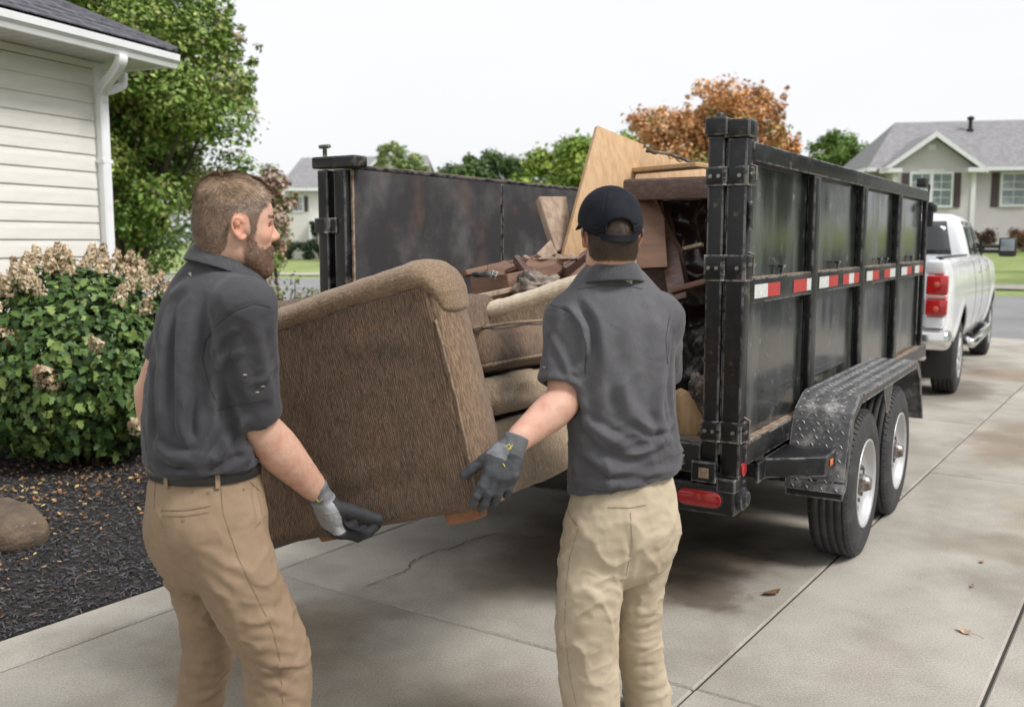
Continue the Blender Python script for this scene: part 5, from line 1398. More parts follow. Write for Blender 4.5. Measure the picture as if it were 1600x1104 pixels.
        V = s.lo + (I + pos / cnt[:, None]) * s.h
        vid = np.full(act.shape, -1, dtype=np.int32); vid[tuple(I.T)] = np.arange(n)
        Fs = []
        for ax in range(3):
            sa = [slice(0, s.n[i]) for i in range(3)]; sb = list(sa); sa[ax] = slice(0, s.n[ax]-1); sb[ax] = slice(1, s.n[ax])
            A, B = ins[tuple(sa)], ins[tuple(sb)]; E = np.argwhere(A != B)
            o1, o2 = [(1, 2), (2, 0), (0, 1)][ax]
            ok = (E[:, o1] > 0) & (E[:, o2] > 0) & (E[:, o1] < s.n[o1]-1) & (E[:, o2] < s.n[o2]-1); E = E[ok]
            flip = A[tuple(E.T)]
            def g(d1, d2): q = E.copy(); q[:, o1] -= d1; q[:, o2] -= d2; return vid[tuple(q.T)]
            q = np.stack([g(1, 1), g(0, 1), g(0, 0), g(1, 0)], 1)
            q = np.where(flip[:, None], q, q[:, ::-1]); Fs.append(q)
        F = np.vstack(Fs); F = F[(F >= 0).all(1)]
        return V, F

def vnormals(V, F):
    N = np.zeros_like(V); a, b, c, d = (V[F[:, i]] for i in range(4)); fn = np.cross(c - a, d - b)
    for i in range(4): np.add.at(N, F[:, i], fn)
    return N / (np.linalg.norm(N, axis=1)[:, None] + 1e-12)
def relax(V, F, it=1, f=.5):
    for _ in range(it):
        A = np.zeros_like(V); c = np.zeros(len(V))
        for i in range(4):
            j = F[:, (i + 1) % 4]; np.add.at(A, F[:, i], V[j]); np.add.at(c, F[:, i], 1); np.add.at(A, j, V[F[:, i]]); np.add.at(c, j, 1)
        V = V + (A / np.maximum(c, 1)[:, None] - V) * f
    return V
def seg_dist(V, a, b):
    t = b - a; L2 = t @ t; h_ = np.clip(((V - a) @ t) / L2, 0, 1); return np.linalg.norm(V - a - h_[:, None] * t, axis=1), h_
def fold(V, N, pts, amp, w):
    """raise (amp > 0) or sink a soft ridge along a polyline lying on the surface"""
    P = catmull(np.asarray(pts, float), 3) if len(pts) > 2 else np.asarray(pts, float)
    best = np.full(len(V), 9.0); prm = np.zeros(len(V)); m = len(P) - 1
    lo, hi = P.min(0) - 3 * w, P.max(0) + 3 * w; sel = np.where(((V > lo) & (V < hi)).all(1))[0]
    if len(sel) == 0: return V
    Q = V[sel]; best = np.full(len(sel), 9.0); prm = np.zeros(len(sel))
    for i in range(m):
        d, h_ = seg_dist(Q, P[i], P[i + 1]); u = d < best; best[u] = d[u]; prm[u] = (i + h_[u]) / m
    e = np.clip(np.minimum(prm, 1 - prm) * 4, 0, 1) * .85 + .15
    x = best / w; g = np.exp(-x * x) - .45 * np.exp(-((x - 1.7) / .9) ** 2)
    V = V.copy(); V[sel] += N[sel] * (amp * g * e)[:, None]; return V
def caster(V, F):
    bv = BVHTree.FromPolygons([tuple(v) for v in V], [tuple(int(i) for i in f) for f in F])
    def cast(x, y):
        r = Vector(ray(x, y)).normalized(); h_ = bv.ray_cast(Vector((0, 0, CAMH)), r)
        return np.array(h_[0]) if h_[0] is not None else None
    return cast, bv

# ================================================================ sofa being carried
def frame3(az, pitch, tilt):
    a, p, t = R(az), R(pitch), R(tilt)
    y = np.array([math.sin(a) * math.cos(p), math.cos(a) * math.cos(p), math.sin(p)]); x0 = np.array([math.cos(a), -math.sin(a), 0]); z0 = np.cross(x0, y)
    x = x0 * math.cos(t) + z0 * math.sin(t); return x, y, np.cross(x, y)
SX, SY, SZ = frame3(27, -2, 16)
SO = at(757, 795, 2.70)
def rotthing(name, label, cat, o, X, Y, Z):
    t = thing(name, label, cat)
    mw = Matrix(((X[0], Y[0], Z[0], o[0]), (X[1], Y[1], Z[1], o[1]), (X[2], Y[2], Z[2], o[2]), (0, 0, 0, 1)))
    t.matrix_world = mw; WM[t.name] = mw; return t
def SP(x, y, z): return SO + SX * x + SY * y + SZ * z
sofa = rotthing('sofa', 'worn brown ribbed chenille loveseat carried on its end by two men', 'sofa', SO, SX, SY, SZ)
FAB = dict(rough=.95, spec=.15, sheen=.2)
M['sofa'] = mat('brown_chenille', (.150, .094, .062), c2=(.255, .172, .115), nscale=260, detail=4, stretch=(1, 1, .22), contrast=(.36, .68), cord=(62, (0, 0, .785), .34, .9), grain=(420, .22), c3=(.085, .057, .042), n3=2.2, con3=(.45, .8), f3=.55, bump=1.0, bscale=260, bstretch=(1, 1, .10), bdist=.008, **FAB)
M['sofaroll'] = mat('brown_chenille_roll', (.19, .128, .085), c2=(.32, .232, .16), nscale=220, detail=4, stretch=(.5, 1, 1), contrast=(.36, .70), grain=(420, .2), c3=(.10, .068, .048), n3=4, con3=(.5, .8), f3=.5, bump=.8, bscale=140, bstretch=(.3, 1, 1), bdist=.005, rot=(0, 0, .35), **FAB)
M['sofaseat'] = mat('faded_chenille', (.24, .175, .12), c2=(.42, .33, .235), nscale=220, detail=4, stretch=(1, 1, .2), contrast=(.36, .70), grain=(420, .2), c3=(.12, .085, .06), n3=5, con3=(.5, .8), f3=.6, bump=1.0, bscale=130, bstretch=(1, 1, .09), bdist=.006, **FAB)
M['sofapad'] = mat('brown_chenille_pad', (.145, .094, .063), c2=(.27, .185, .125), nscale=230, detail=4, stretch=(1, 1, .14), contrast=(.38, .66), c3=(.085, .057, .042), n3=3, con3=(.45, .8), f3=.5, bump=1.0, bscale=240, bstretch=(1, 1, .1), bdist=.006, grain=(420, .2), **FAB)
M['welt'] = mat('welt_cord', (.24, .175, .12), c2=(.14, .1, .07), nscale=90, rough=.9)
M['woodleg'] = mat('stained_leg', (.30, .13, .06), .5, c2=(.18, .075, .035), nscale=12, stretch=(1, 8, 1))
def lump(V, a=.004, s=9, seed=0, F=None):
    N = vnormals(V, F); return V + N * (vnoise(V, s, seed) * a + vnoise(V, s * 3, seed + 3) * a * .35)[:, None]
def sofa_arm(y0, m, mr, parent, near):
    s = SDF((-.90, y0 - .05, -.04), (.09, y0 + .26, .80), .0075)
    s.box((-.84, y0, .0), (-.012, y0 + .19, .685), .03)
    V, F = s.mesh()
    if near: V = lump(V, .004, 5, 2, F)
    for (a, b, am, w) in (((-.62, y0, .10), (-.15, y0, .13), -.004, .03), ((-.75, y0, .30), (-.55, y0, .12), .004, .04), ((-.4, y0, .58), (-.1, y0, .52), .004, .035)):
        V = fold(V, vnormals(V, F), [a, b], am, w)
    arm = obj('arm', V, F, m, parent, smooth=True, world=False)
    s = SDF((-.96, y0 - .09, .40), (.12, y0 + .27, .80), .006)
    s.chain([(-.83, y0 + .092, .692), (-.5, y0 + .09, .698), (-.2, y0 + .09, .702), (-.065, y0 + .09, .698), (-.014, y0 + .094, .662), (.002, y0 + .10, .60)], [(.096, .050), (.100, .053), (.102, .056), (.102, .055), (.096, .046), (.078, .026)], side=(0, 1, 0), k=.004)
    V, F = s.mesh(); V = lump(V, .005, 8, 4, F); N = vnormals(V, F)
    for q in range(16):   # gathers where the roll turns the corner
        a = math.pi * (q / 15) * 1.0 + .2; c = np.array([-.02, y0 + .02, .62])
        p0 = np.array([-.045, y0 - .005 , .655]); p1 = p0 + np.array([.11 * math.cos(a - .6), .03 + .06 * max(math.sin(a), 0), .10 * math.sin(a)])
        V = fold(V, N, [p0, p1], -.0022 if q % 2 else .0018, .006)
    for q in range(9):
        x_ = -.78 + q * .085; V = fold(V, N, [(x_, y0 - .0, .64), (x_ + .10, y0 + .10, .76)], random.choice((-.002, .0025)), .02)
    obj('arm_roll', V, F, mr, arm, smooth=True, world=True if False else False)
    s = SDF((-.07, y0 - .04, -.03), (.07, y0 + .24, .66), .006)
    s.chain([(-.024, y0 + .096, .02), (-.018, y0 + .096, .2), (-.018, y0 + .096, .4), (-.022, y0 + .096, .63)], [(.088, .032), (.092, .038), (.092, .038), (.086, .034)], side=(0, 1, 0), k=.004)
    s.half((0, 0, .0), (0, 0, -1))
    V, F = s.mesh(); V = lump(V, .003, 10, 5, F); obj('front_pad', V, F, M['sofapad'] if near else m, arm, smooth=True, world=False)
    b = MB()
    for yy in (y0 + .004, y0 + .188):
        pts = catmull([(-.018, yy, .015), (-.012, yy, .2), (-.012, yy, .4), (-.018, yy, .56)], 5) + RNG.normal(0, .0008, (16, 3)); b.tube(pts, .0042, 6)
    b.obj('welt', M['welt'] if near else m, arm, world=False, smooth=True)
    return arm
def fixpar(o):   # world=False children of a part: meshes were given in the thing's own axes
    pass
_obj = obj
def obj(name, V, F, mat, parent=None, smooth=False, world=True, **k):
    # grandchildren given in the thing's axes: shift by the part's own offset
    if (not world) and parent is not None and parent.type == 'MESH':
        V = np.asarray(V, float) - np.array(parent.location)
    return _obj(name, V, F, mat, parent, smooth=smooth, world=world, **k)
sofa_arm(0.0, M['sofa'], M['sofaroll'], sofa, True)
M['sofapale'] = mat('sun_faded_chenille', (.46, .38, .28), c2=(.60, .51, .39), nscale=120, detail=5, stretch=(.4, 1, 1), c3=(.30, .23, .16), n3=5, con3=(.5, .75), f3=.6, bump=.6, bscale=180, bdist=.004, **FAB)
sofa_arm(1.50, M['sofaseat'], M['sofapale'], sofa, False)
def soft(name, lo, hi, r, m, seed, h=.009, crown=0, a=.006, parent=None, folds=()):
    s = SDF(np.array(lo) - .05, np.array(hi) + .05, h); s.box(lo, hi, r)
    if crown:
        c = (np.array(lo) + hi) / 2; hs_ = (np.array(hi) - lo) / 2; s.ball(c, (hs_[0] * .95, hs_[1] * .95, hs_[2] + crown), k=.05)
    V, F = s.mesh(); V = lump(V, a, 7, seed, F); N = vnormals(V, F)
    for f_ in folds: V = fold(V, N, *f_)
    return obj(name, V, F, m, parent or sofa, smooth=True, world=False)
soft('base', (-.80, .185, .0), (-.015, 1.505, .235), .03, M['sofaseat'], 1, folds=[([(-.01, .4, .02), (-.01, .42, .2)], .004, .02), ([(-.01, .3, .1), (-.01, .7, .14)], -.004, .03)])
soft('deck_border', (-.70, .19, .245), (.005, 1.50, .375), .055, M['sofaseat'], 2, a=.010, folds=[([(.0, .2, .33), (.01, .5, .29)], -.008, .02), ([(.0, .25, .27), (.01, .45, .35)], .006, .015)])
soft('backrest', (-.86, .04, .0), (-.64, 1.66, .80), .07, M['sofa'], 3, a=.008)
for k, y0 in enumerate((.197, .85)):
    cu = soft('seat_cushion', (-.64, y0, .385), (.012, y0 + .645, .535), .055, M['sofaseat' if k else 'sofapad'], 4 + k, crown=.02, a=.007, folds=[([(.01, y0 + .05, .46), (.02, y0 + .3, .43)], .006, .02), ([(.01, y0 + .1, .50), (.02, y0 + .2, .40)], -.005, .015)])
    b = MB()
    for zz in (.405, .525):
        pts = [(-.6, y0 + .01, zz), (-.03, y0 + .012, zz), (.006, y0 + .04, zz), (.009, y0 + .32, zz + .004), (.006, y0 + .60, zz), (-.03, y0 + .635, zz), (-.6, y0 + .64, zz)]
        b.tube(catmull(pts, 4), .006, 6)
    b.obj('welt', M['welt'], cu, world=False, smooth=True)
for (x_, y_) in ((-.12, .09), (-.72, .22), (-.12, 1.58), (-.72, 1.58)):
    b = MB(); b.hexa([(x_ - .045, y_ - .04, -.035), (x_ + .045, y_ - .04, -.035), (x_ + .05, y_ + .04, -.035), (x_ - .04, y_ + .04, -.035), (x_ - .055, y_ - .045, .01), (x_ + .055, y_ - .045, .01), (x_ + .055, y_ + .045, .01), (x_ - .055, y_ + .045, .01)])
    b.obj('leg', M['woodleg'], sofa, world=False, bevel=.006)
b = MB(); b.box((-.80, .04, .006), (-.05, 1.65, .012)); b.obj('underside', M['dark'], sofa, world=False)

# ================================================================ the load in the trailer
M['pine'] = mat('raw_pine', (.50, .33, .18), .7, c2=(.40, .24, .12), nscale=3, stretch=(14, 14, .6), contrast=(.35, .7), c3=(.25, .13, .06), n3=3.5, con3=(.7, .8), f3=.6, bump=.2, bscale=30, bstretch=(8, 8, .5), bdist=.003)
M['oldwood'] = mat('weathered_wood', (.36, .27, .20), .8, c2=(.24, .165, .12), nscale=4, stretch=(10, 10, .8), bump=.4, bscale=30, bstretch=(8, 8, .6), bdist=.004)
M['mahog'] = mat('dark_stained_wood', (.085, .045, .036), .45, c2=(.14, .085, .07), nscale=4, stretch=(1, 12, 12), contrast=(.4, .75), spec=.5, bump=.2, bscale=40)
M['brownboard'] = mat('brown_panel', (.19, .10, .06), .65, c2=(.11, .055, .035), nscale=3, stretch=(1, 1, 6), contrast=(.35, .7), bump=.3, bscale=30)
M['gloss'] = mat('glossy_brown_vinyl', (.045, .024, .017), .24, c2=(.06, .03, .022), nscale=3, spec=.7, bump=.0)
M['rag'] = mat('grimy_rag', (.28, .23, .19), .9, c2=(.06, .05, .045), nscale=9, contrast=(.4, .6), bump=.6, bscale=60)
M['bag'] = mat('black_bag', (.008, .008, .009), .3, spec=.6)
def board(name, label, cat, P, th, m, jag=0, group=None, bevel=.003):
    """flat board: corners P (in order), thickness away from the camera"""
    P = [np.asarray(p, float) for p in P]; n = np.cross(P[1] - P[0], P[2] - P[0]); n /= np.linalg.norm(n)
    if n @ (P[0] - np.array([0, 0, CAMH])) < 0: n = -n
    if jag:
        Q = []
        for i in range(len(P)):
            a, c = P[i], P[(i + 1) % len(P)]; Q.append(a)
            if (i in (jag if isinstance(jag, tuple) else (jag,))):
                for t in np.linspace(.06, .94, 17): Q.append(a + (c - a) * t + (P[i - 1] - a) / np.linalg.norm(P[i - 1] - a) * random.uniform(-.012, .02))
        P = Q
    b = MB(); b.prism(P, n * th); o = b.obj(name, m, None, bevel=bevel); tag(o, label, cat, group); return o
def PX(pts): return [at(*p) for p in pts]
board('plywood_board', 'tall tan plywood board leaning up behind the man in the cap', 'board', PX([(934, 196, 5.35), (1006, 226, 5.5), (962, 400, 5.2), (880, 400, 5.0)]), .03, M['pine'])
board('plywood_board', 'lower tan board with a broken sloping top behind the dresser', 'board', PX([(1002, 232, 5.7), (1104, 262, 5.75), (1104, 300, 5.7), (985, 300, 5.6)]), .02, M['pine'], jag=(0,))
board('wood_block', 'short thick grey brown plank end leaning on the left trailer wall', 'plank', PX([(842, 306, 5.2), (886, 306, 5.3), (898, 388, 5.1), (869, 392, 5.05)]), .05, M['oldwood'], bevel=.008)
board('splintered_board', 'long brown wood panel with a splintered top edge below the plank end', 'board', PX([(762, 413, 4.95), (912, 392, 5.1), (930, 470, 4.9), (760, 500, 4.8)]), .02, M['brownboard'], jag=(0,))
board('wood_splinter', 'thin pale wood splinter lying along the brown panel edge', 'splinter', PX([(818, 400, 4.85), (905, 398, 4.95), (905, 405, 4.95), (820, 404, 4.85)]), .02, M['oldwood'], jag=(0,))
board('wood_block', 'pale wedge of wood propped beside the short plank end', 'plank', PX([(838, 396, 5.0), (862, 372, 5.1), (872, 395, 5.05), (850, 404, 5.0)]), .04, M['oldwood'], bevel=.006)
# brown cardboard-like drawer box left of the pile
dr_ = thing('drawer_box', 'open brown wooden drawer box nearest the left trailer wall', 'drawer', tuple(at(790, 470, 4.7)))
for P in ([(735, 432, 4.9), (792, 428, 4.7), (800, 482, 4.7), (738, 490, 4.9)], [(792, 428, 4.7), (880, 410, 4.95), (890, 470, 4.95), (800, 482, 4.7)]):
    P = PX(P); n = np.array([0, 1.0, 0]); b = MB(); b.prism(P, n * .018); b.obj('panel', M['brownboard'], dr_, bevel=.003)
b = MB(); b.tube([at(738, 429, 4.75), at(768, 428, 4.7)], .014, 8); b.tube([at(768, 428, 4.7), at(776, 431, 4.7)], .022, 8); o = b.obj('metal_rod', M['steel']); tag(o, 'black metal rod poking out left of the brown drawer box', 'rod')
# dresser on its back: top slab, sides, broken front
ds_ = thing('broken_dresser', 'dark brown broken dresser with thick top at the right trailer wall', 'dresser', tuple(TR(1.6, -.6, FZ)))
b = MB(); b.fbox(TR, .85, 2.0, -.95, -.20, 1.955, 1.985); b.obj('top', M['mahog'], ds_, bevel=.008)
b = MB(); b.fbox(TR, .80, .846, -.93, -.20, 1.87, 1.975); b.obj('edge_rail', M['mahog'], ds_, bevel=.006)
b = MB(); b.fbox(TR, .9, 1.95, -.24, -.21, .81, 1.95); b.obj('side', M['mahog'], ds_, bevel=.004)
b = MB(); b.fbox(TR, 1.96, 1.99, -.93, -.25, .81, 1.95); b.obj('back', M['dark'], ds_, bevel=0)
P = [TR(.92, -.93, 1.95), TR(.86, -.80, 1.95), TR(.86, -.73, 1.80), TR(.9, -.69, 1.70), TR(.86, -.62, 1.62), TR(.88, -.58, 1.40), TR(.9, -.66, 1.25), TR(.88, -.60, 1.05), TR(.9, -.70, .85), TR(.95, -1.0, .85)]
b = MB(); b.prism(P, TR.u * .02); b.obj('broken_front', M['mahog'], ds_, bevel=.003)
# crumpled glossy vinyl sheet hanging inside the dresser
n1, n2 = 46, 56; V = []
for i in range(n1):
    for j in range(n2):
        v_ = -.90 + .66 * i / (n1 - 1); z_ = 1.10 + .78 * j / (n2 - 1)
        q = np.array([v_, 0, z_]); d = .14 * mnoise(Vector((v_ * 3.6, 1.2, z_ * 3.4))) + .07 * abs(mnoise(Vector((v_ * 7, 4, z_ * 6 + 2)))) + .008 * mnoise(Vector((v_ * 22, 3, z_ * 18)))
        V.append(TR(1.12 + d, v_ + .02 * mnoise(Vector((v_ * 8, 7, z_ * 8))), z_))
F = [(i*n2+j, (i+1)*n2+j, (i+1)*n2+j+1, i*n2+j+1) for i in range(n1-1) for j in range(n2-1)]
o = obj('vinyl_sheet', V, F, M['gloss'], None, smooth=True); md = o.modifiers.new('s', 'SOLIDIFY'); md.thickness = .004
tag(o, 'crumpled glossy dark brown vinyl sheet hanging under the dresser top', 'sheet')
def crumple(name, label, cat, c, r, m, seed, amp=.25, sq=.7):
    bm = bmesh.new(); bmesh.ops.create_icosphere(bm, subdivisions=5, radius=1)
    for v in bm.verts:
        p = v.co.copy(); d = 1 + amp * mnoise(p * 1.5 + Vector((seed, 0, 0))) + amp * .7 * abs(mnoise(p * 3.2 + Vector((0, seed, 0)))) + amp * .3 * abs(mnoise(p * 8))
        v.co = Vector((p.x * r[0], p.y * r[1], p.z * r[2])) * d
    V = np.array([v.co[:] for v in bm.verts]) + np.asarray(c); F = [[l.index for l in f.verts] for f in bm.faces]; bm.free()
    o = obj(name, V, F, m, None, smooth=True); tag(o, label, cat); return o
crumple('rubbish_bag', 'black rubbish bag slumped on the deck below the vinyl sheet', 'bag', TR(.95, -.42, 1.02), (.28, .26, .25), M['bag'], 3)
crumple('rag_pile', 'crumpled pale grimy rag beside the right rear post on the deck', 'rag', at(1098, 630, 4.45), (.075, .09, .12), M['rag'], 5, .5)
crumple('dirty_cloth', 'dark crumpled cloth behind the rag on the trailer deck', 'cloth', at(1085, 655, 4.6), (.12, .12, .10), M['bag'], 8, .5)
crumple('rag_pile', 'small brownish rag flat on the deck edge by the wood offcut', 'rag', at(1092, 682, 4.35), (.08, .07, .035), M['rag'], 11, .5)
board('wood_offcut', 'pale sawn wood offcut leaning at the trailer floor beside the right man', 'plank', PX([(1050, 612, 4.35), (1062, 618, 4.3), (1094, 672, 4.25), (1080, 692, 4.25), (1050, 698, 4.25)]), .05, M['pine'], bevel=.004)
# body of the pile: boards and panels heaped on the deck
crumple('crumpled_cloth', 'dull beige crumpled cloth stuffed against the drawer box', 'cloth', at(838, 455, 4.75), (.13, .12, .08), M['rag'], 21, .5)
crumple('torn_cushion', 'torn brown cushion lying on the pile behind the cap', 'cushion', at(900, 420, 5.35), (.2, .2, .10), M['sofaseat'], 29, .35)
def loose(name, label, cat, c, L, wdt, th, rz, ry, rx, m):
    E = Euler((rx, ry, rz)).to_matrix(); b = MB()
    V = [np.array(E @ Vector(p)) + c for p in ((-L, -wdt, -th), (L, -wdt, -th), (L, wdt, -th), (-L, wdt, -th), (-L, -wdt, th), (L, -wdt, th), (L, wdt, th), (-L, wdt, th))]
    b.hexa(V); o = b.obj(name, m, None, bevel=.004); tag(o, label, cat)
    return o
pile = [('broken_door', 'brown cabinet door lying flat on top of the heap', 'cabinet door', TR(1.6, -1.3, 1.40), .45, .3, .012, .4, .15, -.2, 'brownboard'),
        ('dark_slab', 'dark slab tilted in the middle of the load', 'slab', TR(2.4, -1.0, 1.45), .6, .4, .02, 1.0, -.25, .3, 'mahog'),
        ('broken_door', 'splintered cabinet door standing at the back of the load', 'cabinet door', TR(3.1, -1.2, 1.5), .5, .35, .012, 2.0, .9, .2, 'oldwood'),
        ('wooden_plank', 'pale plank sticking out flat over the dresser top', 'plank', TR(2.2, -.55, 2.03), .65, .09, .014, .3, .02, .03, 'pine'),
        ('wooden_plank', 'whitish broken plank on the dresser near the posts', 'plank', TR(1.5, -.42, 2.03), .30, .05, .012, 1.1, .05, .02, 'oldwood'),
        ('wooden_plank', 'narrow plank hidden low between drawer box and deck', 'plank', TR(.9, -1.5, 1.1), .6, .08, .02, 1.2, -.4, .1, 'oldwood'),
        ('mattress_base', 'large brown box base under the heap of broken furniture', 'bed base', TR(2.4, -1.25, 1.05), 1.1, .62, .2, -TR.az + math.pi / 2, 0, 0, 'brownboard'),
        ('chest_of_drawers', 'brown chest carcass against the left wall under the drawer box', 'chest', TR(1.35, -1.65, 1.08), .36, .4, .24, -TR.az, 0, .05, 'brownboard')]
for (n_, l_, c_, c, L, wd, th, rz, ry, rx, m_) in pile: loose(n_, l_, c_, c, L, wd, th, rz, ry, rx, M[m_])
def plank(name, label, cat, a, c, wd, th, m, tw=0.0, taper=1.0):
    a = np.array(a); c = np.array(c); t = (c - a) / np.linalg.norm(c - a); n = np.cross(t, [0, 0, 1.0]); n /= np.linalg.norm(n); u_ = np.cross(n, t)
    s1 = n * math.cos(tw) + u_ * math.sin(tw); s2 = np.cross(t, s1); b = MB(); w2 = wd * taper
    b.hexa([a - s1*wd - s2*th, a + s1*wd - s2*th, a + s1*wd + s2*th, a - s1*wd + s2*th, c - s1*w2 - s2*th, c + s1*w2 - s2*th, c + s1*w2 + s2*th, c - s1*w2 + s2*th])
    o = b.obj(name, m, None, bevel=.003); tag(o, label, cat); return o
PL = [('wooden_plank', 'brown plank lying across the pile right of the drawer box', 'plank', at(800, 420, 4.9), at(920, 436, 5.3), .05, .012, 'brownboard', .3, 1),
      ('wooden_post', 'square dark tapering post pointing up left from the heap', 'post', at(850, 460, 4.7), at(806, 404, 4.9), .022, .022, 'mahog', .2, .7),
      ('wooden_plank', 'reddish plank leaning beside the tan plywood board foot', 'plank', at(905, 440, 5.0), at(870, 396, 5.2), .045, .012, 'mahog', .9, 1),
      ('wooden_plank', 'short pale plank lying low in front of the drawer box', 'plank', at(735, 466, 4.6), at(800, 452, 4.7), .03, .012, 'oldwood', .1, 1),
      ('wooden_plank', 'long thin brown strip along the left wall of the trailer', 'plank', at(725, 428, 5.1), at(860, 398, 5.9), .02, .015, 'brownboard', .5, 1),
      ('wooden_plank', 'dark plank sticking out by the cap brim', 'plank', at(880, 425, 4.9), at(925, 392, 5.1), .03, .012, 'mahog', 1.2, .8),
      ('wooden_board', 'brown cabinet board standing upright right of the cap', 'board', at(1012, 420, 5.0), at(1006, 310, 5.2), .10, .012, 'brownboard', .1, 1),
      ('wooden_plank', 'dark plank leaning inside under the dresser top', 'plank', at(1060, 470, 4.9), at(1036, 330, 5.3), .045, .014, 'mahog', .4, 1),
      ('wooden_plank', 'tan splintered plank deep under the dresser top', 'plank', at(1030, 400, 5.2), at(1098, 382, 5.0), .022, .010, 'oldwood', .3, .6),
      ('wooden_plank', 'brown broken rail crossing below the vinyl sheet', 'plank', at(1050, 455, 4.7), at(1104, 440, 4.6), .02, .014, 'brownboard', .3, .8),
      ('wooden_plank', 'narrow brown plank on the trailer floor near the rag', 'plank', at(1062, 668, 4.5), at(1108, 640, 4.7), .025, .012, 'brownboard', .3, 1),
      ('wooden_plank', 'pale plank lying flat on top between plywood and dresser', 'plank', at(985, 268, 5.5), at(1098, 258, 5.0), .05, .012, 'pine', .05, 1)]
for q in PL: plank(*q[:3], q[3], q[4], q[5], q[6], M[q[7]], q[8], q[9])
b = MB(); b.tube(catmull([at(1010, 236, 5.5), at(1050, 242, 5.4), at(1085, 256, 5.3), at(1103, 262, 5.2)], 4), .010, 6); o = b.obj('bent_pipe', M['rag'], None, smooth=True); tag(o, 'thin whitish bent pipe arching above the dresser top', 'pipe')

# ================================================================ people
M['skin'] = mat('skin', (1, 1, 1), .52, spec=.38, attr=True, c2=(.86, .72, .68), nscale=24, detail=8, contrast=(.38, .75), sss=.15, bump=.5, bscale=420, bdist=.0012, bump2=.25, b2scale=60)
M['hair'] = mat('brown_hair', (.15, .095, .064), .7, c2=(.07, .044, .031), nscale=260, spec=.3)
M['strand'] = mat('hair_strand', (1, 1, 1), .45, attr=True, spec=.35)
M['polo'] = mat('charcoal_polo', (.062, .061, .069), .85, c2=(.040, .039, .045), nscale=2.4, detail=9, contrast=(.35, .68), c3=(.105, .103, .112), n3=6, con3=(.5, .8), f3=.7, bump=.35, bscale=900, bdist=.001, sheen=.10, spec=.2, bump2=.35, b2scale=20, grain=(260, .10))
M['polo2'] = mat('faded_charcoal_polo', (.100, .098, .108), .85, c2=(.064, .062, .070), nscale=2.4, detail=9, contrast=(.35, .68), c3=(.13, .128, .138), n3=6, con3=(.5, .8), f3=.7, bump=.35, bscale=900, bdist=.001, sheen=.10, spec=.2, bump2=.35, b2scale=20, grain=(260, .10))
M['polo_trim'] = mat('charcoal_rib', (.062, .062, .071), .9, c2=(.046, .045, .052), nscale=160, stretch=(1, 1, .2), sheen=.3, bump=.5, bscale=500, bdist=.001)
M['khaki'] = mat('khaki_twill', (.262, .183, .118), .85, c2=(.208, .144, .092), nscale=5, contrast=(.35, .7), c3=(.14, .09, .055), n3=2.8, con3=(.66, .8), f3=.35, bump=.3, bscale=700, bdist=.001, bump2=.35, b2scale=26)
M['khaki2'] = mat('stone_chino', (.47, .39, .285), .85, c2=(.38, .312, .225), nscale=5, contrast=(.35, .7), c3=(.17, .125, .08), n3=3.1, con3=(.62, .78), f3=.5, bump=.3, bscale=700, bdist=.001, bump2=.35, b2scale=26)
M['seam1'] = mat('seam_thread', (.19, .125, .08), .9)
M['seam2'] = mat('seam_thread_pale', (.27, .205, .13), .9)
M['seamd'] = mat('seam_dark', (.018, .018, .022), .9)
M['belt'] = mat('black_belt', (.018, .017, .018), .5, bump=.3, bscale=200, bdist=.001)
M['glove'] = mat('work_glove', (1, 1, 1), .75, attr=True, c2=(.8, .8, .8), nscale=40, bump=.5, bscale=500, bdist=.001)
M['cap'] = mat('black_cap', (.010, .011, .016), .9, c2=(.019, .020, .026), nscale=8, spec=.15, bump=.4, bscale=700, bdist=.001)
M['boot'] = mat('boot_leather', (.06, .04, .03), .6, c2=(.03, .022, .018), nscale=12)
M['print'] = mat('printed_mark', (.45, .44, .38), .8)
M['lint'] = mat('dust_fleck', (.42, .38, .32), .9)

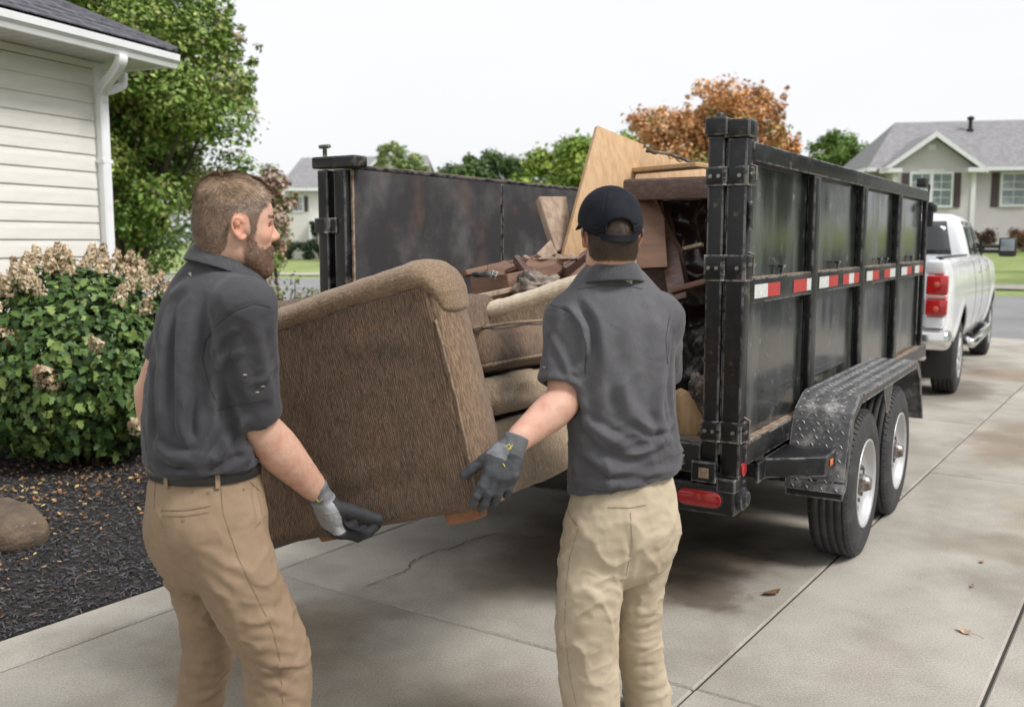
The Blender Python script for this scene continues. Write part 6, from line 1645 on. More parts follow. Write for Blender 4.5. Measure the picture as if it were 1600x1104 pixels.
def hand(s, W, d, n, sd, curls, infl=0.0, thumb=None, palm=.088, tcurl=.4, k=.010, spread=.10, cuff=True, sub=None, sc=1.0):
    """SDF hand. W wrist, d towards the fingers, n back-of-hand normal, sd towards the thumb side. returns finger chains"""
    W = np.asarray(W, float); d = d / np.linalg.norm(d); n = n - d * (n @ d); n /= np.linalg.norm(n); sd = np.cross(d, n) * (1 if np.cross(d, n) @ sd > 0 else -1)
    K = W + d * palm * sc; O4 = np.array((.031, .0105, -.010, -.029)) * sc; E4 = np.array((-.002, .004, .0, -.010)) * sc
    for i in range(4):      # metacarpals
        s.cap(W + sd * O4[i] * .62 + d * .008, K + sd * O4[i] + d * E4[i], .0160 * sc + infl, .0135 * sc + infl, k=.016)
    s.cap(W + sd * .018 * sc + d * .012 - n * .008, W + sd * .036 * sc + d * .05 * sc - n * .006, .016 * sc + infl, .0135 * sc + infl, k=.014)
    chains = []
    L = np.array(((.046, .028, .023), (.051, .031, .025), (.047, .029, .024), (.037, .022, .020))) * sc; rr = np.array((.0102, .0105, .0099, .0088)) * sc
    for i in range(4):
        p = K + sd * O4[i] + d * E4[i]; a = 0; dd = d + sd * (.5 - i / 3) * spread * 2; dd /= np.linalg.norm(dd); pts = [p.copy()]
        for j in range(3):
            a += curls[i][j]; v = dd * math.cos(a) - n * math.sin(a); p = p + v * L[i][j]; pts.append(p.copy())
        r = rr[i] + infl
        for j in range(3): s.cap(pts[j], pts[j + 1], r * (1.12, 1.0, .95)[j], r * (1.0, .95, .86)[j], k=(.010 if j == 0 else .004))
        chains.append(pts)
    p = W + sd * .028 * sc + d * .026 * sc - n * .006; tp = [p.copy()]
    td = thumb if thumb is not None else (sd * .75 + d * .66 - n * .15)
    td = np.asarray(td, float); td /= np.linalg.norm(td)
    p = p + td * .040 * sc; tp.append(p.copy()); t2 = td * math.cos(tcurl) + (d * .8 - n * .4) * math.sin(tcurl); t2 /= np.linalg.norm(t2)
    p = p + t2 * .036 * sc; tp.append(p.copy()); t3 = td * math.cos(tcurl * 1.7) + (d * .8 - n * .4) * math.sin(tcurl * 1.7); t3 /= np.linalg.norm(t3); p = p + t3 * .028 * sc; tp.append(p.copy())
    s.cap(tp[0], tp[1], .0175 * sc + infl, .0145 * sc + infl, k=.014); s.cap(tp[1], tp[2], .0135 * sc + infl, .0125 * sc + infl, k=.006); s.cap(tp[2], tp[3], .0125 * sc + infl, .0108 * sc + infl, k=.004)
    return chains, tp, (d, n, sd)

def strands(P, N, D, L, wdt, colr, jit=.25, lift=.35):
    """short hairs: one tapering two-segment blade each"""
    n = len(P); D = D + RNG.normal(0, jit, (n, 3)); D -= N * np.sum(D * N, 1)[:, None]; D /= np.linalg.norm(D, axis=1)[:, None] + 1e-9
    lf = lift * RNG.uniform(.6, 1.4, n)[:, None]; d1 = D + N * lf * 1.5; d1 /= np.linalg.norm(d1, axis=1)[:, None]; d2 = D + N * lf * .5; d2 /= np.linalg.norm(d2, axis=1)[:, None]
    S = np.cross(d1, N); S /= np.linalg.norm(S, axis=1)[:, None] + 1e-9; L = L[:, None]
    b = P - N * .001; m = b + d1 * L * .5; e = m + d2 * L * .5
    V = np.stack([b - S * wdt, b + S * wdt, m + S * wdt * .8, m - S * wdt * .8, e], 1).reshape(-1, 3)
    a = np.arange(n) * 5; F = np.stack([np.stack([a, a+1, a+2], 1), np.stack([a, a+2, a+3], 1), np.stack([a+3, a+2, a+4], 1)], 1).reshape(-1, 3)
    return V, F, np.repeat(colr, 5, axis=0)
def rough_surface_points(V, F, n, mask=None):
    a, b, c, d = (V[F[:, i]] for i in range(4)); ar = np.linalg.norm(np.cross(c - a, d - b), axis=1)
    cen = (a + b + c + d) / 4
    if mask is not None: ar = ar * mask(cen)
    ar = ar / ar.sum(); i = RNG.choice(len(F), n, p=ar); u, v = RNG.random(n)[:, None], RNG.random(n)[:, None]
    P = (a[i]*(1-u) + b[i]*u)*(1-v) + (d[i]*(1-u) + c[i]*u)*v
    N = np.cross(c[i] - a[i], d[i] - b[i]); N /= np.linalg.norm(N, axis=1)[:, None] + 1e-12
    return P, N

def build_head(s, c, hf, hr, tilt=0, nose=True, beard=0.0):
    """head into SDF s; local axes: hf forward, hr right, up"""
    up = np.cross(hr, hf); A = [hf, hr, up]
    g = lambda x, y, z: np.asarray(c) + hf * x + hr * y + up * z
    s.ball(g(-.012, 0, .028), (.098, .074, .094), A, k=.0)
    s.ball(g(.022, 0, .005), (.074, .066, .090), A, k=.03)
    s.ball(g(-.045, 0, -.018), (.060, .058, .055), A, k=.03)
    s.ball(g(.028, 0, .040), (.068, .062, .064), A, k=.02)
    s.cap(g(.025, .038, -.075), g(.068, .014, -.108), .026, .020, k=.03); s.cap(g(.025, -.038, -.075), g(.068, -.014, -.108), .026, .020, k=.03)
    s.ball(g(.050, 0, -.062), (.042, .040, .050), A, k=.03)
    s.cap(g(.074, -.012, -.112), g(.074, .012, -.112), .015, .015, k=.02)
    for q in (-1, 1):
        s.cap(g(.074, .012 * q, .022), g(.060, .044 * q, .022), .012, .010, k=.014)       # brow
        s.ball(g(.062, .036 * q, -.022), (.022, .022, .02), A, k=.02)                     # cheekbone
        s.ball(g(.080, .031 * q, .004), (.012, .014, .009), A, k=.008, op='sub')           # socket
        s.ball(g(.070, .031 * q, .003), .0122, k=.002)                                      # eye
        s.cap(g(.080, .018 * q, .012), g(.077, .043 * q, .009), .0035, .003, k=.004)         # lid
        # ear
        e = g(-.004, .0735 * q, -.008); eu = (up * .96 - hf * .22) * .9; ef = (hf * .96 + up * .22) * .9; eo = hr * q * .85 - hf * .45; eo /= np.linalg.norm(eo)
        pts = [e + eu * -.026 + ef * .012, e + eu * -.030 - ef * .0 + eo * .006, e + eu * -.012 - ef * .010 + eo * .014, e + eu * .012 - ef * .014 + eo * .019, e + eu * .029 - ef * .005 + eo * .016, e + eu * .030 + ef * .008 + eo * .009, e + eu * .016 + ef * .016 + eo * .002]
        s.chain(pts, [.006, .0062, .0045, .0045, .0045, .0042, .004], k=.003)
        s.cap(e + eo * .004 - ef * .002 + eu * -.012, e + eo * .007 + eu * .016 - ef * .002, .0085, .0085, k=.006)
        s.ball(e + eo * .012 + ef * .005 + eu * -.004, (.007, .007, .009), k=.004, op='sub')
    s.cap(g(.086, 0, .012), g(.110, 0, -.024), .0085, .0115, k=.010)
    s.cap(g(.100, -.009, -.030), g(.100, .009, -.030), .009, .009, k=.007)
    s.cap(g(.090, -.018, -.060), g(.090, .018, -.060), .0085, .0085, k=.008); s.cap(g(.086, -.016, -.074), g(.086, .016, -.074), .0095, .0095, k=.008)
    s.cap(g(.103, -.02, -.0675), g(.103, .02, -.0675), .0025, .0025, k=.004, op='sub')
    return g, A


def sleeve_into(s, pts, rads, side, e, t, rin, k):
    """a sleeve as its own field: cut square at e across t, hollowed, then blended into the shirt"""
    q = SDF(s.lo, s.lo + (s.n - 1) * s.h, s.h); q.S = q.S[:s.n[0], :s.n[1], :s.n[2]]; q.n = np.array(q.S.shape)
    q.chain(pts, rads, side=side, k=.01); q.half(e, t, .003)
    A, B = s.S, q.S; h_ = np.clip(.5 + .5 * (A - B) / k, 0, 1); s.S = (A * (1 - h_) + B * h_ - k * h_ * (1 - h_)).astype(np.float32)
    s.cap(e - t * .012, e + t * .05, rin, rin, k=.003, op='sub')

def tubeline(name, cast, pts, m, parent, r=.0012, off=0.0, dash=False):
    P = []
    for a, b_ in zip(pts[:-1], pts[1:]):
        for t in np.linspace(0, 1, 9)[:-1]:
            h_ = cast(a[0] + (b_[0] - a[0]) * t, a[1] + (b_[1] - a[1]) * t)
            if h_ is not None: e_ = np.array([0, 0, CAMH]) - h_; P.append(h_ + e_ / np.linalg.norm(e_) * .0012)
    h_ = cast(*pts[-1]); 
    if h_ is not None: P.append(h_)
    if len(P) < 3: return
    P = np.array(P); P[1:-1] = (P[:-2] + P[1:-1] * 2 + P[2:]) / 4
    b = MB(); b.tube(P, r, 5); return b.obj(name, m, parent, smooth=True)

def cloth(s, strokes, noise_fn, relax_it=1, gain=1.0):
    V, F = s.mesh(); V = relax(V, F, relax_it, .5)
    cast, _ = caster(V, F); N = vnormals(V, F)
    for (pts, amp, w) in strokes:
        amp = amp * gain
        P = [cast(*p) for p in pts]; P = [p for p in P if p is not None]
        if len(P) > 1: V = fold(V, N, P, amp, w)
    N = vnormals(V, F); V = V + N * noise_fn(V, N)[:, None]
    V = relax(V, F, 1, .3)
    return V, F, caster(V, F)[0]
def crumple_n(P, s, seed, warp=.05):
    W = P + warp * np.stack([vnoise(P, s * .55, seed + 1), vnoise(P, s * .55, seed + 2), vnoise(P, s * .55, seed + 3)], 1)
    r_ = 1 - np.abs(vnoise(W, s, seed)); r2_ = 1 - np.abs(vnoise(W, s * 2.1, seed + 5)); return (r_ ** 4 - .25) + .45 * (r2_ ** 4 - .25)
def ridge(P, s, seed): return (1 - np.abs(vnoise(P, s, seed)) * 2)

def gcolors(V, cuffdist, fingmask, c_cuff, c_back, c_dark):
    C = np.tile(np.array(c_back), (len(V), 1)); C[fingmask] = c_dark; C[cuffdist] = c_cuff; return C

# ---------------------------------------------------------------- person A: bearded man on the left
def smap(x, a, b): return smooth01((x - a) / (b - a))
def skin_colors(V, ql, hlf, haircol, beardf, body_base=(.56, .345, .265)):
    C = np.tile(np.array(body_base), (len(V), 1)); x, y, z_ = ql.T; head = np.linalg.norm(ql, axis=1) < .2
    C *= (1 + .10 * vnoise(V, 9, 31))[:, None]; red = np.clip(vnoise(V, 14, 33) * .5 + .2, 0, 1)[:, None] * .4; C = C * (1 - red) + C * np.array([1.02, .80, .76]) * red
    fk = (head * smap(x, .04, .075) * (1 - smap(np.abs(z_ + .022), .012, .040)))[:, None]; C = C * (1 - fk) + C * np.array([1.02, .91, .88]) * fk
    ear = head & (np.abs(y) > .0745) & (x > -.03) & (x < .03) & (np.abs(z_) < .05); C[ear] *= np.array([1.02, .86, .82])
    earx = ((x + .002) / .024) ** 2 + ((z_ + .006) / .040) ** 2; off = np.where(np.abs(y) > .06, smap(earx, .9, 1.35), 1.0)
    hm_ = head * smap(z_ - hlf(x), -.012, .022) * off * (z_ > -.10); k = (.88 * hm_)[:, None]; C = C * (1 - k) + np.array(haircol) * k
    if beardf is not None: k = (.85 * beardf(ql) * head * off)[:, None]; C = C * (1 - k) + np.array(haircol) * .8 * k
    return C
def personA():
    a = R(57); f = np.array([math.sin(a), math.cos(a), 0]); r = np.array([math.cos(a), -math.sin(a), 0]); z = np.array([0, 0, 1.0])
    Y0 = 2.65
    A = lambda x, y, Y=Y0: at(x, y, Y)
    p = thing('person', 'bearded man with short brown hair in charcoal polo and brown khakis lifting the sofa', 'person', (A(322, 790)[0], Y0, 0))
    Wr = A(497, 768, 2.80); El = A(403, 668, 2.60); Sh = A(383, 482, 2.49)
    LSh = A(300, 478, 2.80); LEl = A(238, 612, 2.86); LWr = A(262, 735, 3.0)
    hip = A(322, 795)
    h = .0045
    s = SDF((-1.32, 2.28, -.02), (-.30, 3.15, 1.86), h)
    # torso and legs sit inside the clothes
    s.chain([A(322, 800), A(320, 720), A(322, 620), A(332, 520), A(338, 455)], [(.13, .10), (.13, .10), (.14, .10), (.15, .10), (.12, .07)], side=r, k=.03)
    s.chain([A(348, 455, 2.65), A(358, 405, 2.645), A(366, 375, 2.63)], [.056, .060, .060], k=.02)
    s.cap(A(338, 468), Sh, .06, .055, k=.04); s.cap(A(338, 468), LSh, .06, .055, k=.04)
    s.chain([Sh, (Sh + El) / 2 + r * .004, El], [.058, .056, .047], k=.02)
    m1 = El + (Wr - El) * .3
    s.chain([El - (Wr - El) * .06, m1, El + (Wr - El) * .65, Wr], [(.050, .047), (.057, .050), (.045, .040), (.034, .027)], side=z, k=.02)
    s.chain([LSh, (LSh + LEl) / 2, LEl], [.056, .054, .045], k=.02); s.chain([LEl, LEl + (LWr - LEl) * .3, LEl + (LWr - LEl) * .7, LWr], [.046, .050, .040, .031], k=.02)
    RK, RA = A(428, 1030, 2.62), A(440, 1300, 2.66); LK, LA = A(328, 1010, 2.80), A(296, 1270, 2.95)
    RA[2] = .09; LA[2] = .09
    s.chain([A(352, 830, 2.58), A(395, 930, 2.58), RK, RA], [.085, .075, .055, .038], k=.02); s.chain([A(296, 830, 2.74), A(318, 930, 2.78), LK, LA], [.085, .075, .055, .038], k=.02)
    for q in (RA, LA): s.cap(q - z * .045, q - z * .055 + f * .14, .035, .03, k=.02)
    # head
    ha = R(63); hf = np.array([math.sin(ha), math.cos(ha), -.03]); hf /= np.linalg.norm(hf); hr = np.array([math.cos(ha), -math.sin(ha), 0])
    hc = A(367, 353, 2.615)
    g, HA = build_head(s, hc, hf, hr)
    s.chain([g(-.035, 0, -.05), A(352, 420, 2.65)], [.058, .056], k=.03)
    # hands (inside the gloves)
    hd = A(533, 850, 2.865) - Wr; hd /= np.linalg.norm(hd)
    hn = np.array([-.72, -.62, .30]); thumbdir = np.array([.93, .06, -.22])
    curl = ((.75, .6, .3), (.85, .6, .3), (.95, .6, .3), (1.05, .6, .3))
    harg = dict(curls=curl, palm=.092, thumb=thumbdir, tcurl=.25, sc=1.36)
    hand(s, Wr + hd * .012, hd, hn, np.array([.8, .1, .5]), **harg)
    Lhd = np.array([.55, .45, -.75]); Lhn = np.array([-.5, .2, .3]); harg2 = dict(curls=((.6, .8, .5),) * 4)
    hand(s, LWr, Lhd, Lhn, np.array([0, .8, .3]), **harg2)
    V, F = s.mesh(); N = vnormals(V, F)
    # forearm tendons and veins
    for (a0, b0, am, w) in ((El + (Wr - El) * .2, Wr, .0012, .01),): V = fold(V, N, [a0, b0], am, w)
    bodyV, bodyF = V, F
    inv = np.linalg.inv(np.array(HA).T)
    def loc(P): return (P - hc) @ inv.T
    # hair
    HX, HZ = [-.12, -.05, -.036, -.028, -.020, -.004, .012, .022, .027, .041, .046, .060, .080, .092, .10, .12], [-.080, -.077, -.062, -.02, .020, .034, .030, .012, -.034, -.034, .012, .050, .066, .072, .085, .2]
    def hl(x, y): return np.interp(x, HX, HZ)
    def bq(ql): x, y, z_ = ql.T; line = np.interp(x, [.015, .035, .05, .07, .085, .1], [-.012, -.030, -.052, -.060, -.050, -.046]); return smap(line - z_, -.004, .010) * smap(x + (z_ + .1) * .25, .008, .024) * (z_ > -.15) * (1 - ((x > .088) & (z_ < -.056) & (z_ > -.077) & (np.abs(y) < .018)))
    obj('body', V, F, M['skin'], p, smooth=True, col=skin_colors(V, loc(V), lambda x: hl(x, 0), (.15, .098, .070), bq))
    def hm(P): q = loc(P); e = hl(q[:, 0], q[:, 1]); return np.clip((q[:, 2] - e) / .006 + .5, 0, 1) * (q[:, 2] > -.09) * (np.abs(q[:, 0]) < .13) * (np.linalg.norm(q, axis=1) < .17)
    # hair grows from the scalp of the body mesh: a thin under-layer plus strands
    ql = loc(bodyV); Nb = vnormals(bodyV, bodyF)
    def scalp(P): q = loc(P); x, y, z_ = q.T; return (hm(P) > .5) & ~((np.abs(y) > .062) & ((((x + .002) / .024) ** 2 + ((z_ + .006) / .040) ** 2) < 1.05)) & (np.abs(y) < .084) & ~((x > .088) & (z_ < .06))
    sm = scalp(bodyV); Fh = bodyF[sm[bodyF].all(1)]; core = sm & (ql[:, 2] > hl(ql[:, 0], ql[:, 1]) + np.where(ql[:, 0] < -.03, .040, .014))
    upv = np.clip((ql[:, 2] - .045) / .07, 0, 1); Vh = bodyV + Nb * (.0010 + .013 * upv * upv)[:, None]
    Fc = bodyF[core[bodyF].all(1)]; used = np.unique(Fc); mp = np.full(len(Vh), -1); mp[used] = np.arange(len(used)); Vc = bodyV + Nb * (-.0006 + .010 * upv * upv)[:, None]
    hair = obj('hair', Vc[used], mp[Fc], M['hair'], p, smooth=True)
    def dens(P): q = loc(P); return .30 + .70 * np.clip((q[:, 2] - hl(q[:, 0], q[:, 1])) / .036, 0, 1)
    P, Nn = rough_surface_points(Vh, Fh, 30000, dens); q = loc(P); P = P - Nn * .001
    up_ = np.clip((q[:, 2] - .03) / .07, 0, 1); 
    D = (-hf * 0.2)[None] * 1.0 + np.array([0, 0, -1.0])[None] * (1 - up_)[:, None] + hf[None] * (up_ * 1.1)[:, None] + hr[None] * (up_ * .5)[:, None]
    crw = np.clip((-q[:, 0] - .015) / .05, 0, 1)[:, None] * up_[:, None]; D += (-hf * 2.2)[None] * crw
    L = .0040 + .024 * up_ ** 1.2 + .010 * np.clip((q[:, 0] - .03) / .05, 0, 1) * up_ + .004 * RNG.random(len(P)); tuft = vnoise(P, 60, 11); L *= 1 + .3 * tuft * up_; D += HA[2][None] * (np.clip((q[:, 0] - .02) / .06, 0, 1) * up_ * 1.4)[:, None]; D += hr[None] * (tuft * up_ * .7)[:, None] + HA[2][None] * (vnoise(P, 45, 12) * up_ * .5)[:, None]
    fade = np.clip((q[:, 2] - hl(q[:, 0], q[:, 1])) / .03, 0, 1)
    base = np.array([.150, .096, .066]) * (1 - up_)[:, None] + np.array([.34, .235, .16]) * up_[:, None]
    c = base * RNG.uniform(.4, 1.4, len(P))[:, None] * (1 + .35 * vnoise(P, 70, 3)[:, None]); c = np.clip(c, .01, 1)
    V, F, C = strands(P, Nn, D, L, .0009, c, .26, .30); obj('strands', V, F, M['strand'], hair, col=C, kind='stuff')
    # beard, moustache, sideburn, eyebrows
    def bm_(P):
        q = loc(P); x, y, z_ = q.T; ay = np.abs(y)
        line = np.interp(x, [.015, .035, .05, .07, .085, .1], [-.012, -.030, -.052, -.060, -.050, -.046])
        inb = (z_ < line) & (x > .012) & (z_ > -.145) & (x + (z_ + .1) * .25 > .018)
        lips = (x > .088) & (z_ < -.056) & (z_ > -.077) & (ay < .018)
        neck = (z_ < -.108) & (x < .03)
        return (inb & ~lips & ~neck).astype(float)
    P, Nn = rough_surface_points(bodyV, bodyF, 20000, lambda c_: bm_(c_)); q = loc(P)
    D = np.array([0, 0, -1.0])[None] + hf[None] * .35; D = np.repeat(D, len(P), 0); L = .004 + .006 * np.clip((-q[:, 2] - .04) / .07, 0, 1) + .006 * RNG.random(len(P)); L *= np.clip((q[:, 0] - .008) / .02, .35, 1)
    c = np.array([.15, .082, .052])[None] * RNG.uniform(.3, 1.8, len(P))[:, None]; c[RNG.random(len(P)) < .2] = (.26, .15, .09)
    V, F, C = strands(P, Nn, D, L, .00065, c, .5, .7); obj('beard', V, F, M['strand'], p, col=C, kind='stuff')
    def eb(P): q = loc(P); x, y, z_ = q.T; return ((x > .06) & (np.abs(z_ - .028) < .005) & (np.abs(y) > .012) & (np.abs(y) < .05)).astype(float)
    P, Nn = rough_surface_points(bodyV, bodyF, 500, eb); V, F, C = strands(P, Nn, np.repeat(hr[None], 500, 0), np.full(500, .007), .0005, np.tile([.12, .075, .045], (500, 1)), .2, .3); obj('eyebrow', V, F, M['strand'], p, col=C, kind='stuff')
    # forearm hair
    def fa(P): d_, t_ = seg_dist(P, El, Wr); return ((d_ < .075) & (t_ > .02) & (t_ < .95)).astype(float)
    P, Nn = rough_surface_points(bodyV, bodyF, 2600, fa); V, F, C = strands(P, Nn, np.repeat((Wr - El)[None] / .3, 2600, 0) + z * -.4, np.full(2600, .009), .00022, np.tile([.36, .22, .13], (2600, 1)), .35, .25); obj('arm_hair', V, F, M['strand'], p, col=C, kind='stuff')

    # shirt
    s = SDF((-1.25, 2.26, .90), (-.40, 3.08, 1.68), .005)
    s.chain([A(322, 765), A(320, 722), A(319, 690), A(316, 640), A(325, 560), A(331, 500), A(337, 452), A(352, 419, 2.64)], [(.164, .140), (.178, .152), (.188, .156), (.187, .150), (.196, .142), (.190, .132), (.148, .098), (.078, .074)], side=r, k=.012, sub=4)
    def sleeve(S, E_, r0, r1, sd_, cut, k=.035):
        s.chain([S + (S - E_) * .02, S + (E_ - S) * .45, S + (E_ - S) * cut], [r0, ((r0[0] + r1[0]) / 2 + .002, (r0[1] + r1[1]) / 2 + .002), r1], side=sd_, k=k)
    s.cap(A(338, 472), Sh, .085, .070, k=.05); s.cap(A(338, 470), LSh, .085, .068, k=.05)
    for (S, E_, c_, r0, r1, rr) in ((Sh, El + np.array([-.012, 0, 0]), .90, (.074, .076), (.080, .074), .068), (LSh, LEl, .62, (.068, .07), (.068, .068), .060)):
        t = (E_ - S) / np.linalg.norm(E_ - S); e = S + (E_ - S) * c_
        sleeve_into(s, [S + (S - E_) * .02, S + (E_ - S) * .45, e + t * .04], [r0, ((r0[0] + r1[0]) / 2 + .003, (r0[1] + r1[1]) / 2 + .002), r1], r, e, t + (f * .12 if S is Sh else 0), rr, .035)
    s.half(A(322, 739, 2.51), (0, 0, -1)); s.ball(A(355, 394, 2.64), .064, k=.01, op='sub')
    st = [([(300, 455), (286, 560), (282, 690)], .006, .028), ([(262, 490), (254, 580), (256, 690)], .007, .022), ([(240, 520), (243, 620), (240, 700)], -.005, .016), ([(272, 470), (268, 560), (270, 640)], -.005, .015),
          ([(318, 470), (322, 560), (312, 640)], -.006, .02), ([(345, 500), (330, 580), (318, 690)], .007, .020), ([(325, 520), (300, 600), (296, 710)], -.0045, .014),
          ([(340, 560), (352, 640), (372, 720)], -.005, .016), ([(350, 600), (330, 680), (300, 735)], .006, .014), ([(385, 655), (352, 700), (318, 728)], .007, .013), ([(398, 690), (370, 715), (330, 738)], -.005, .010),
          ([(240, 690), (270, 712), (310, 716)], .005, .013), ([(236, 715), (262, 728), (300, 732)], -.004, .010), ([(392, 490), (410, 560), (425, 630)], .004, .018), ([(350, 520), (362, 590), (372, 632)], -.004, .014),
          ([(330, 590), (350, 560), (385, 545)], .0045, .012), ([(335, 560), (355, 535), (380, 520)], -.004, .010), ([(395, 600), (415, 590), (432, 560)], .003, .01), ([(300, 440), (280, 450), (262, 470)], .003, .02),
          # armhole seam, as a sunk line
          ([(420, 478), (397, 474), (366, 486), (340, 506), (321, 532), (316, 560), (326, 600), (338, 628)], -.0014, .006), ([(300, 600), (285, 660), (300, 700)], .005, .012)]
    nz_ = lambda V, N: vnoise(V * [1, 1, .35], 16, 4) * .0022 + vnoise(V * [1, 1, .6], 34, 6) * .0009 + crumple_n(V @ np.array([[1, .1, .2], [-.1, 1, .1], [.15, -.2, .65]]), 8, 8) * .0085 * (.35 + .9 * np.clip(1 - (V[:, 2] - 1.03) / .25, 0, 1)) + crumple_n(V, 20, 48) * .0012
    V, F, cs = cloth(s, st, nz_, gain=2.0)
    shirt = obj('polo_shirt', V, F, M['polo'], p, smooth=True)
    tubeline('seam', cs, [(422, 480), (398, 474), (366, 486), (340, 506), (321, 532), (316, 560), (326, 600), (338, 628)], M['seamd'], shirt, .0007)
    tubeline('hem_stitch', cs, [(340, 640), (365, 634), (395, 629), (434, 622)], M['seamd'], shirt, .0006)
    # collar: stand and fall
    def collar(c, fw, rt, tiltf, r0, r1, hb, parent, gap=.35, drop=.0):
        V, n_ = [], 40; cz = np.array([0, 0, 1.0])
        for i in range(n_ + 1):
            t = gap + (2 * math.pi - 2 * gap) * i / n_; d_ = fw * math.cos(t) + rt * math.sin(t); back = (1 - math.cos(t)) / 2
            w0 = r0 * (1 + .10 * abs(math.cos(t))); base_ = c + d_ * w0 + cz * (tiltf * (back - .5))
            ht = hb * (.75 + .35 * back); fl = hb * (1.05 - .15 * back)
            V += [base_ - cz * .012, base_ + cz * ht * .6 + d_ * .001, base_ + cz * ht + d_ * .003, base_ + cz * (ht - .002) + d_ * .008, base_ + cz * (ht - fl * .5) + d_ * (.008 + (r1 - r0) * .55), base_ + cz * (ht - fl) + d_ * (.008 + (r1 - r0)) - fw * .008 * (1 - back) * 0]
        F = [(i*6+j, (i+1)*6+j, (i+1)*6+j+1, i*6+j+1) for i in range(n_) for j in range(5)]
        o = obj('collar', V, F, M['polo_trim'], parent, smooth=True); md = o.modifiers.new('t', 'SOLIDIFY'); md.thickness = .003; md.offset = 0
        md = o.modifiers.new('s', 'SUBSURF'); md.levels = 1; md.render_levels = 1; return o
    collar(A(354, 425, 2.635), (hf * .5 + f * .5) / np.linalg.norm(hf * .5 + f * .5), (hr * .5 + r * .5) / np.linalg.norm(hr * .5 + r * .5), .050, .071, .097, .047, shirt)
    h_ = cs(297, 431)
    if h_ is not None:
        b = MB()
        for (dx, dz) in ((0, .006), (.004, 0), (-.003, -.006), (.002, -.011)): b.box(np.array([-.003, -.0015, -.003]) + [dx, 0, dz], np.array([.003, .0015, .003]) + [dx, 0, dz])
        V, F = b.out(); obj('neck_print', V + h_, F, M['print'], shirt)
    for (x, y) in ((382, 585), (401, 612), (410, 603)):
        h_ = cs(x, y)
        if h_ is not None:
            b = MB(); b.box((-.006, -.001, -.002), (.006, .001, .001)); V, F = b.out(); obj('lint_fleck', V + h_, F, M['lint'], shirt)
    # trousers
    s = SDF((-1.25, 2.26, .05), (-.36, 3.12, 1.10), .005)
    s.chain([A(322, 738), A(322, 790), A(322, 845)], [(.160, .144), (.168, .154), (.158, .148)], side=r, k=.01)
    s.ball(A(288, 822, 2.66), (.090, .09, .095), k=.05); s.ball(A(305, 820, 2.56), (.09, .09, .10), k=.05)
    s.chain([A(350, 825, 2.59), A(373, 900, 2.57), A(405, 965, 2.58), A(428, 1010, 2.60), A(433, 1060, 2.62), A(437, 1120, 2.63), np.array([RA[0], RA[1], .12])], [.110, .103, .097, .090, .091, .086, .075], k=.010, k0=.05)
    s.chain([A(298, 825, 2.73), A(312, 900, 2.76), A(325, 965, 2.79), A(327, 1010, 2.80), A(318, 1060, 2.83), A(309, 1120, 2.86), np.array([LA[0], LA[1], .12])], [.108, .094, .083, .077, .072, .067, .067], k=.004, k0=.05)
    s.half(A(322, 737, 2.51), (0, 0, 1))
    st = [([(300, 850), (350, 880), (410, 900)], .005, .016), ([(270, 860), (330, 905), (380, 930)], -.004, .014), ([(300, 880), (350, 935), (370, 960)], .005, .014), ([(330, 870), (390, 915), (450, 925)], -.004, .014),
          ([(380, 975), (425, 965), (470, 980)], .007, .013), ([(378, 1000), (425, 1000), (478, 1012)], -.006, .012), ([(382, 1022), (430, 1035), (482, 1030)], .007, .013), ([(384, 1050), (430, 1058), (484, 1065)], -.005, .012),
          ([(390, 1078), (430, 1072), (480, 1092)], .006, .013), ([(400, 940), (440, 950), (470, 945)], -.005, .012), ([(290, 960), (325, 975), (365, 965)], .006, .012), ([(290, 990), (325, 1000), (365, 985)], -.005, .012),
          ([(285, 1015), (320, 1030), (360, 1015)], .006, .012), ([(282, 1050), (315, 1060), (355, 1045)], -.005, .012), ([(280, 1080), (310, 1092), (345, 1072)], .005, .012), ([(405, 800), (425, 860), (450, 920)], .005, .02),
          ([(395, 755), (418, 790), (402, 825)], -.005, .007), ([(398, 752), (428, 790), (410, 832)], .004, .008), ([(250, 798), (290, 797), (330, 790)], -.0028, .004), ([(420, 820), (435, 880), (462, 950)], -.004, .015),
          ([(440, 880), (455, 960), (450, 1040)], .005, .02), ([(260, 860), (275, 910), (292, 950)], .006, .02)]
    kz = lambda V: np.clip(1 - np.abs(V[:, 2] - .62) / .28, 0, 1) * (.5 + .8 * np.clip(vnoise(V, 5, 77) + .5, 0, 1))
    nz_ = lambda V, N: vnoise(V * [1, 1, 1.6], 14, 14) * .002 + crumple_n(V @ np.array([[.9, .1, .6], [0, .9, -.5], [-.4, .3, 1.3]]), 8.5, 15) * .0085 * (.25 + kz(V)) + vnoise(V, 34, 16) * .0012 + ridge(V * [1.4, 1.4, 1.4], 24, 17) * .0012
    V, F, ct = cloth(s, st, nz_, gain=.55)
    tr = obj('trousers', V, F, M['khaki'], p, smooth=True)
    tubeline('seam', ct, [(345, 760), (348, 800), (372, 870), (400, 930), (425, 980), (438, 1030), (442, 1100)], M['seam1'], tr, .0006)
    tubeline('pocket_welt', ct, [(252, 797), (290, 797), (330, 790)], M['seam1'], tr, .0015); tubeline('pocket_edge', ct, [(390, 752), (416, 775), (420, 800), (398, 826)], M['seam1'], tr, .0012)
    tubeline('seam', ct, [(243, 752), (240, 790), (262, 840)], M['seam1'], tr, .0007)
    tubeline('pocket_welt', ct, [(254, 806), (290, 806), (328, 800)], M['seam1'], tr, .0010)
    for (x, y) in ((262, 757), (325, 770), (300, 768), (286, 813), (380, 765)):
        h_ = ct(x, y)
        if h_ is not None: V, F = lathe([(0, .0035), (.002, .003), (.0021, .0003)], h_, (0, -1, 0), 8); obj('rivet', V, F, M['zinc'], tr)
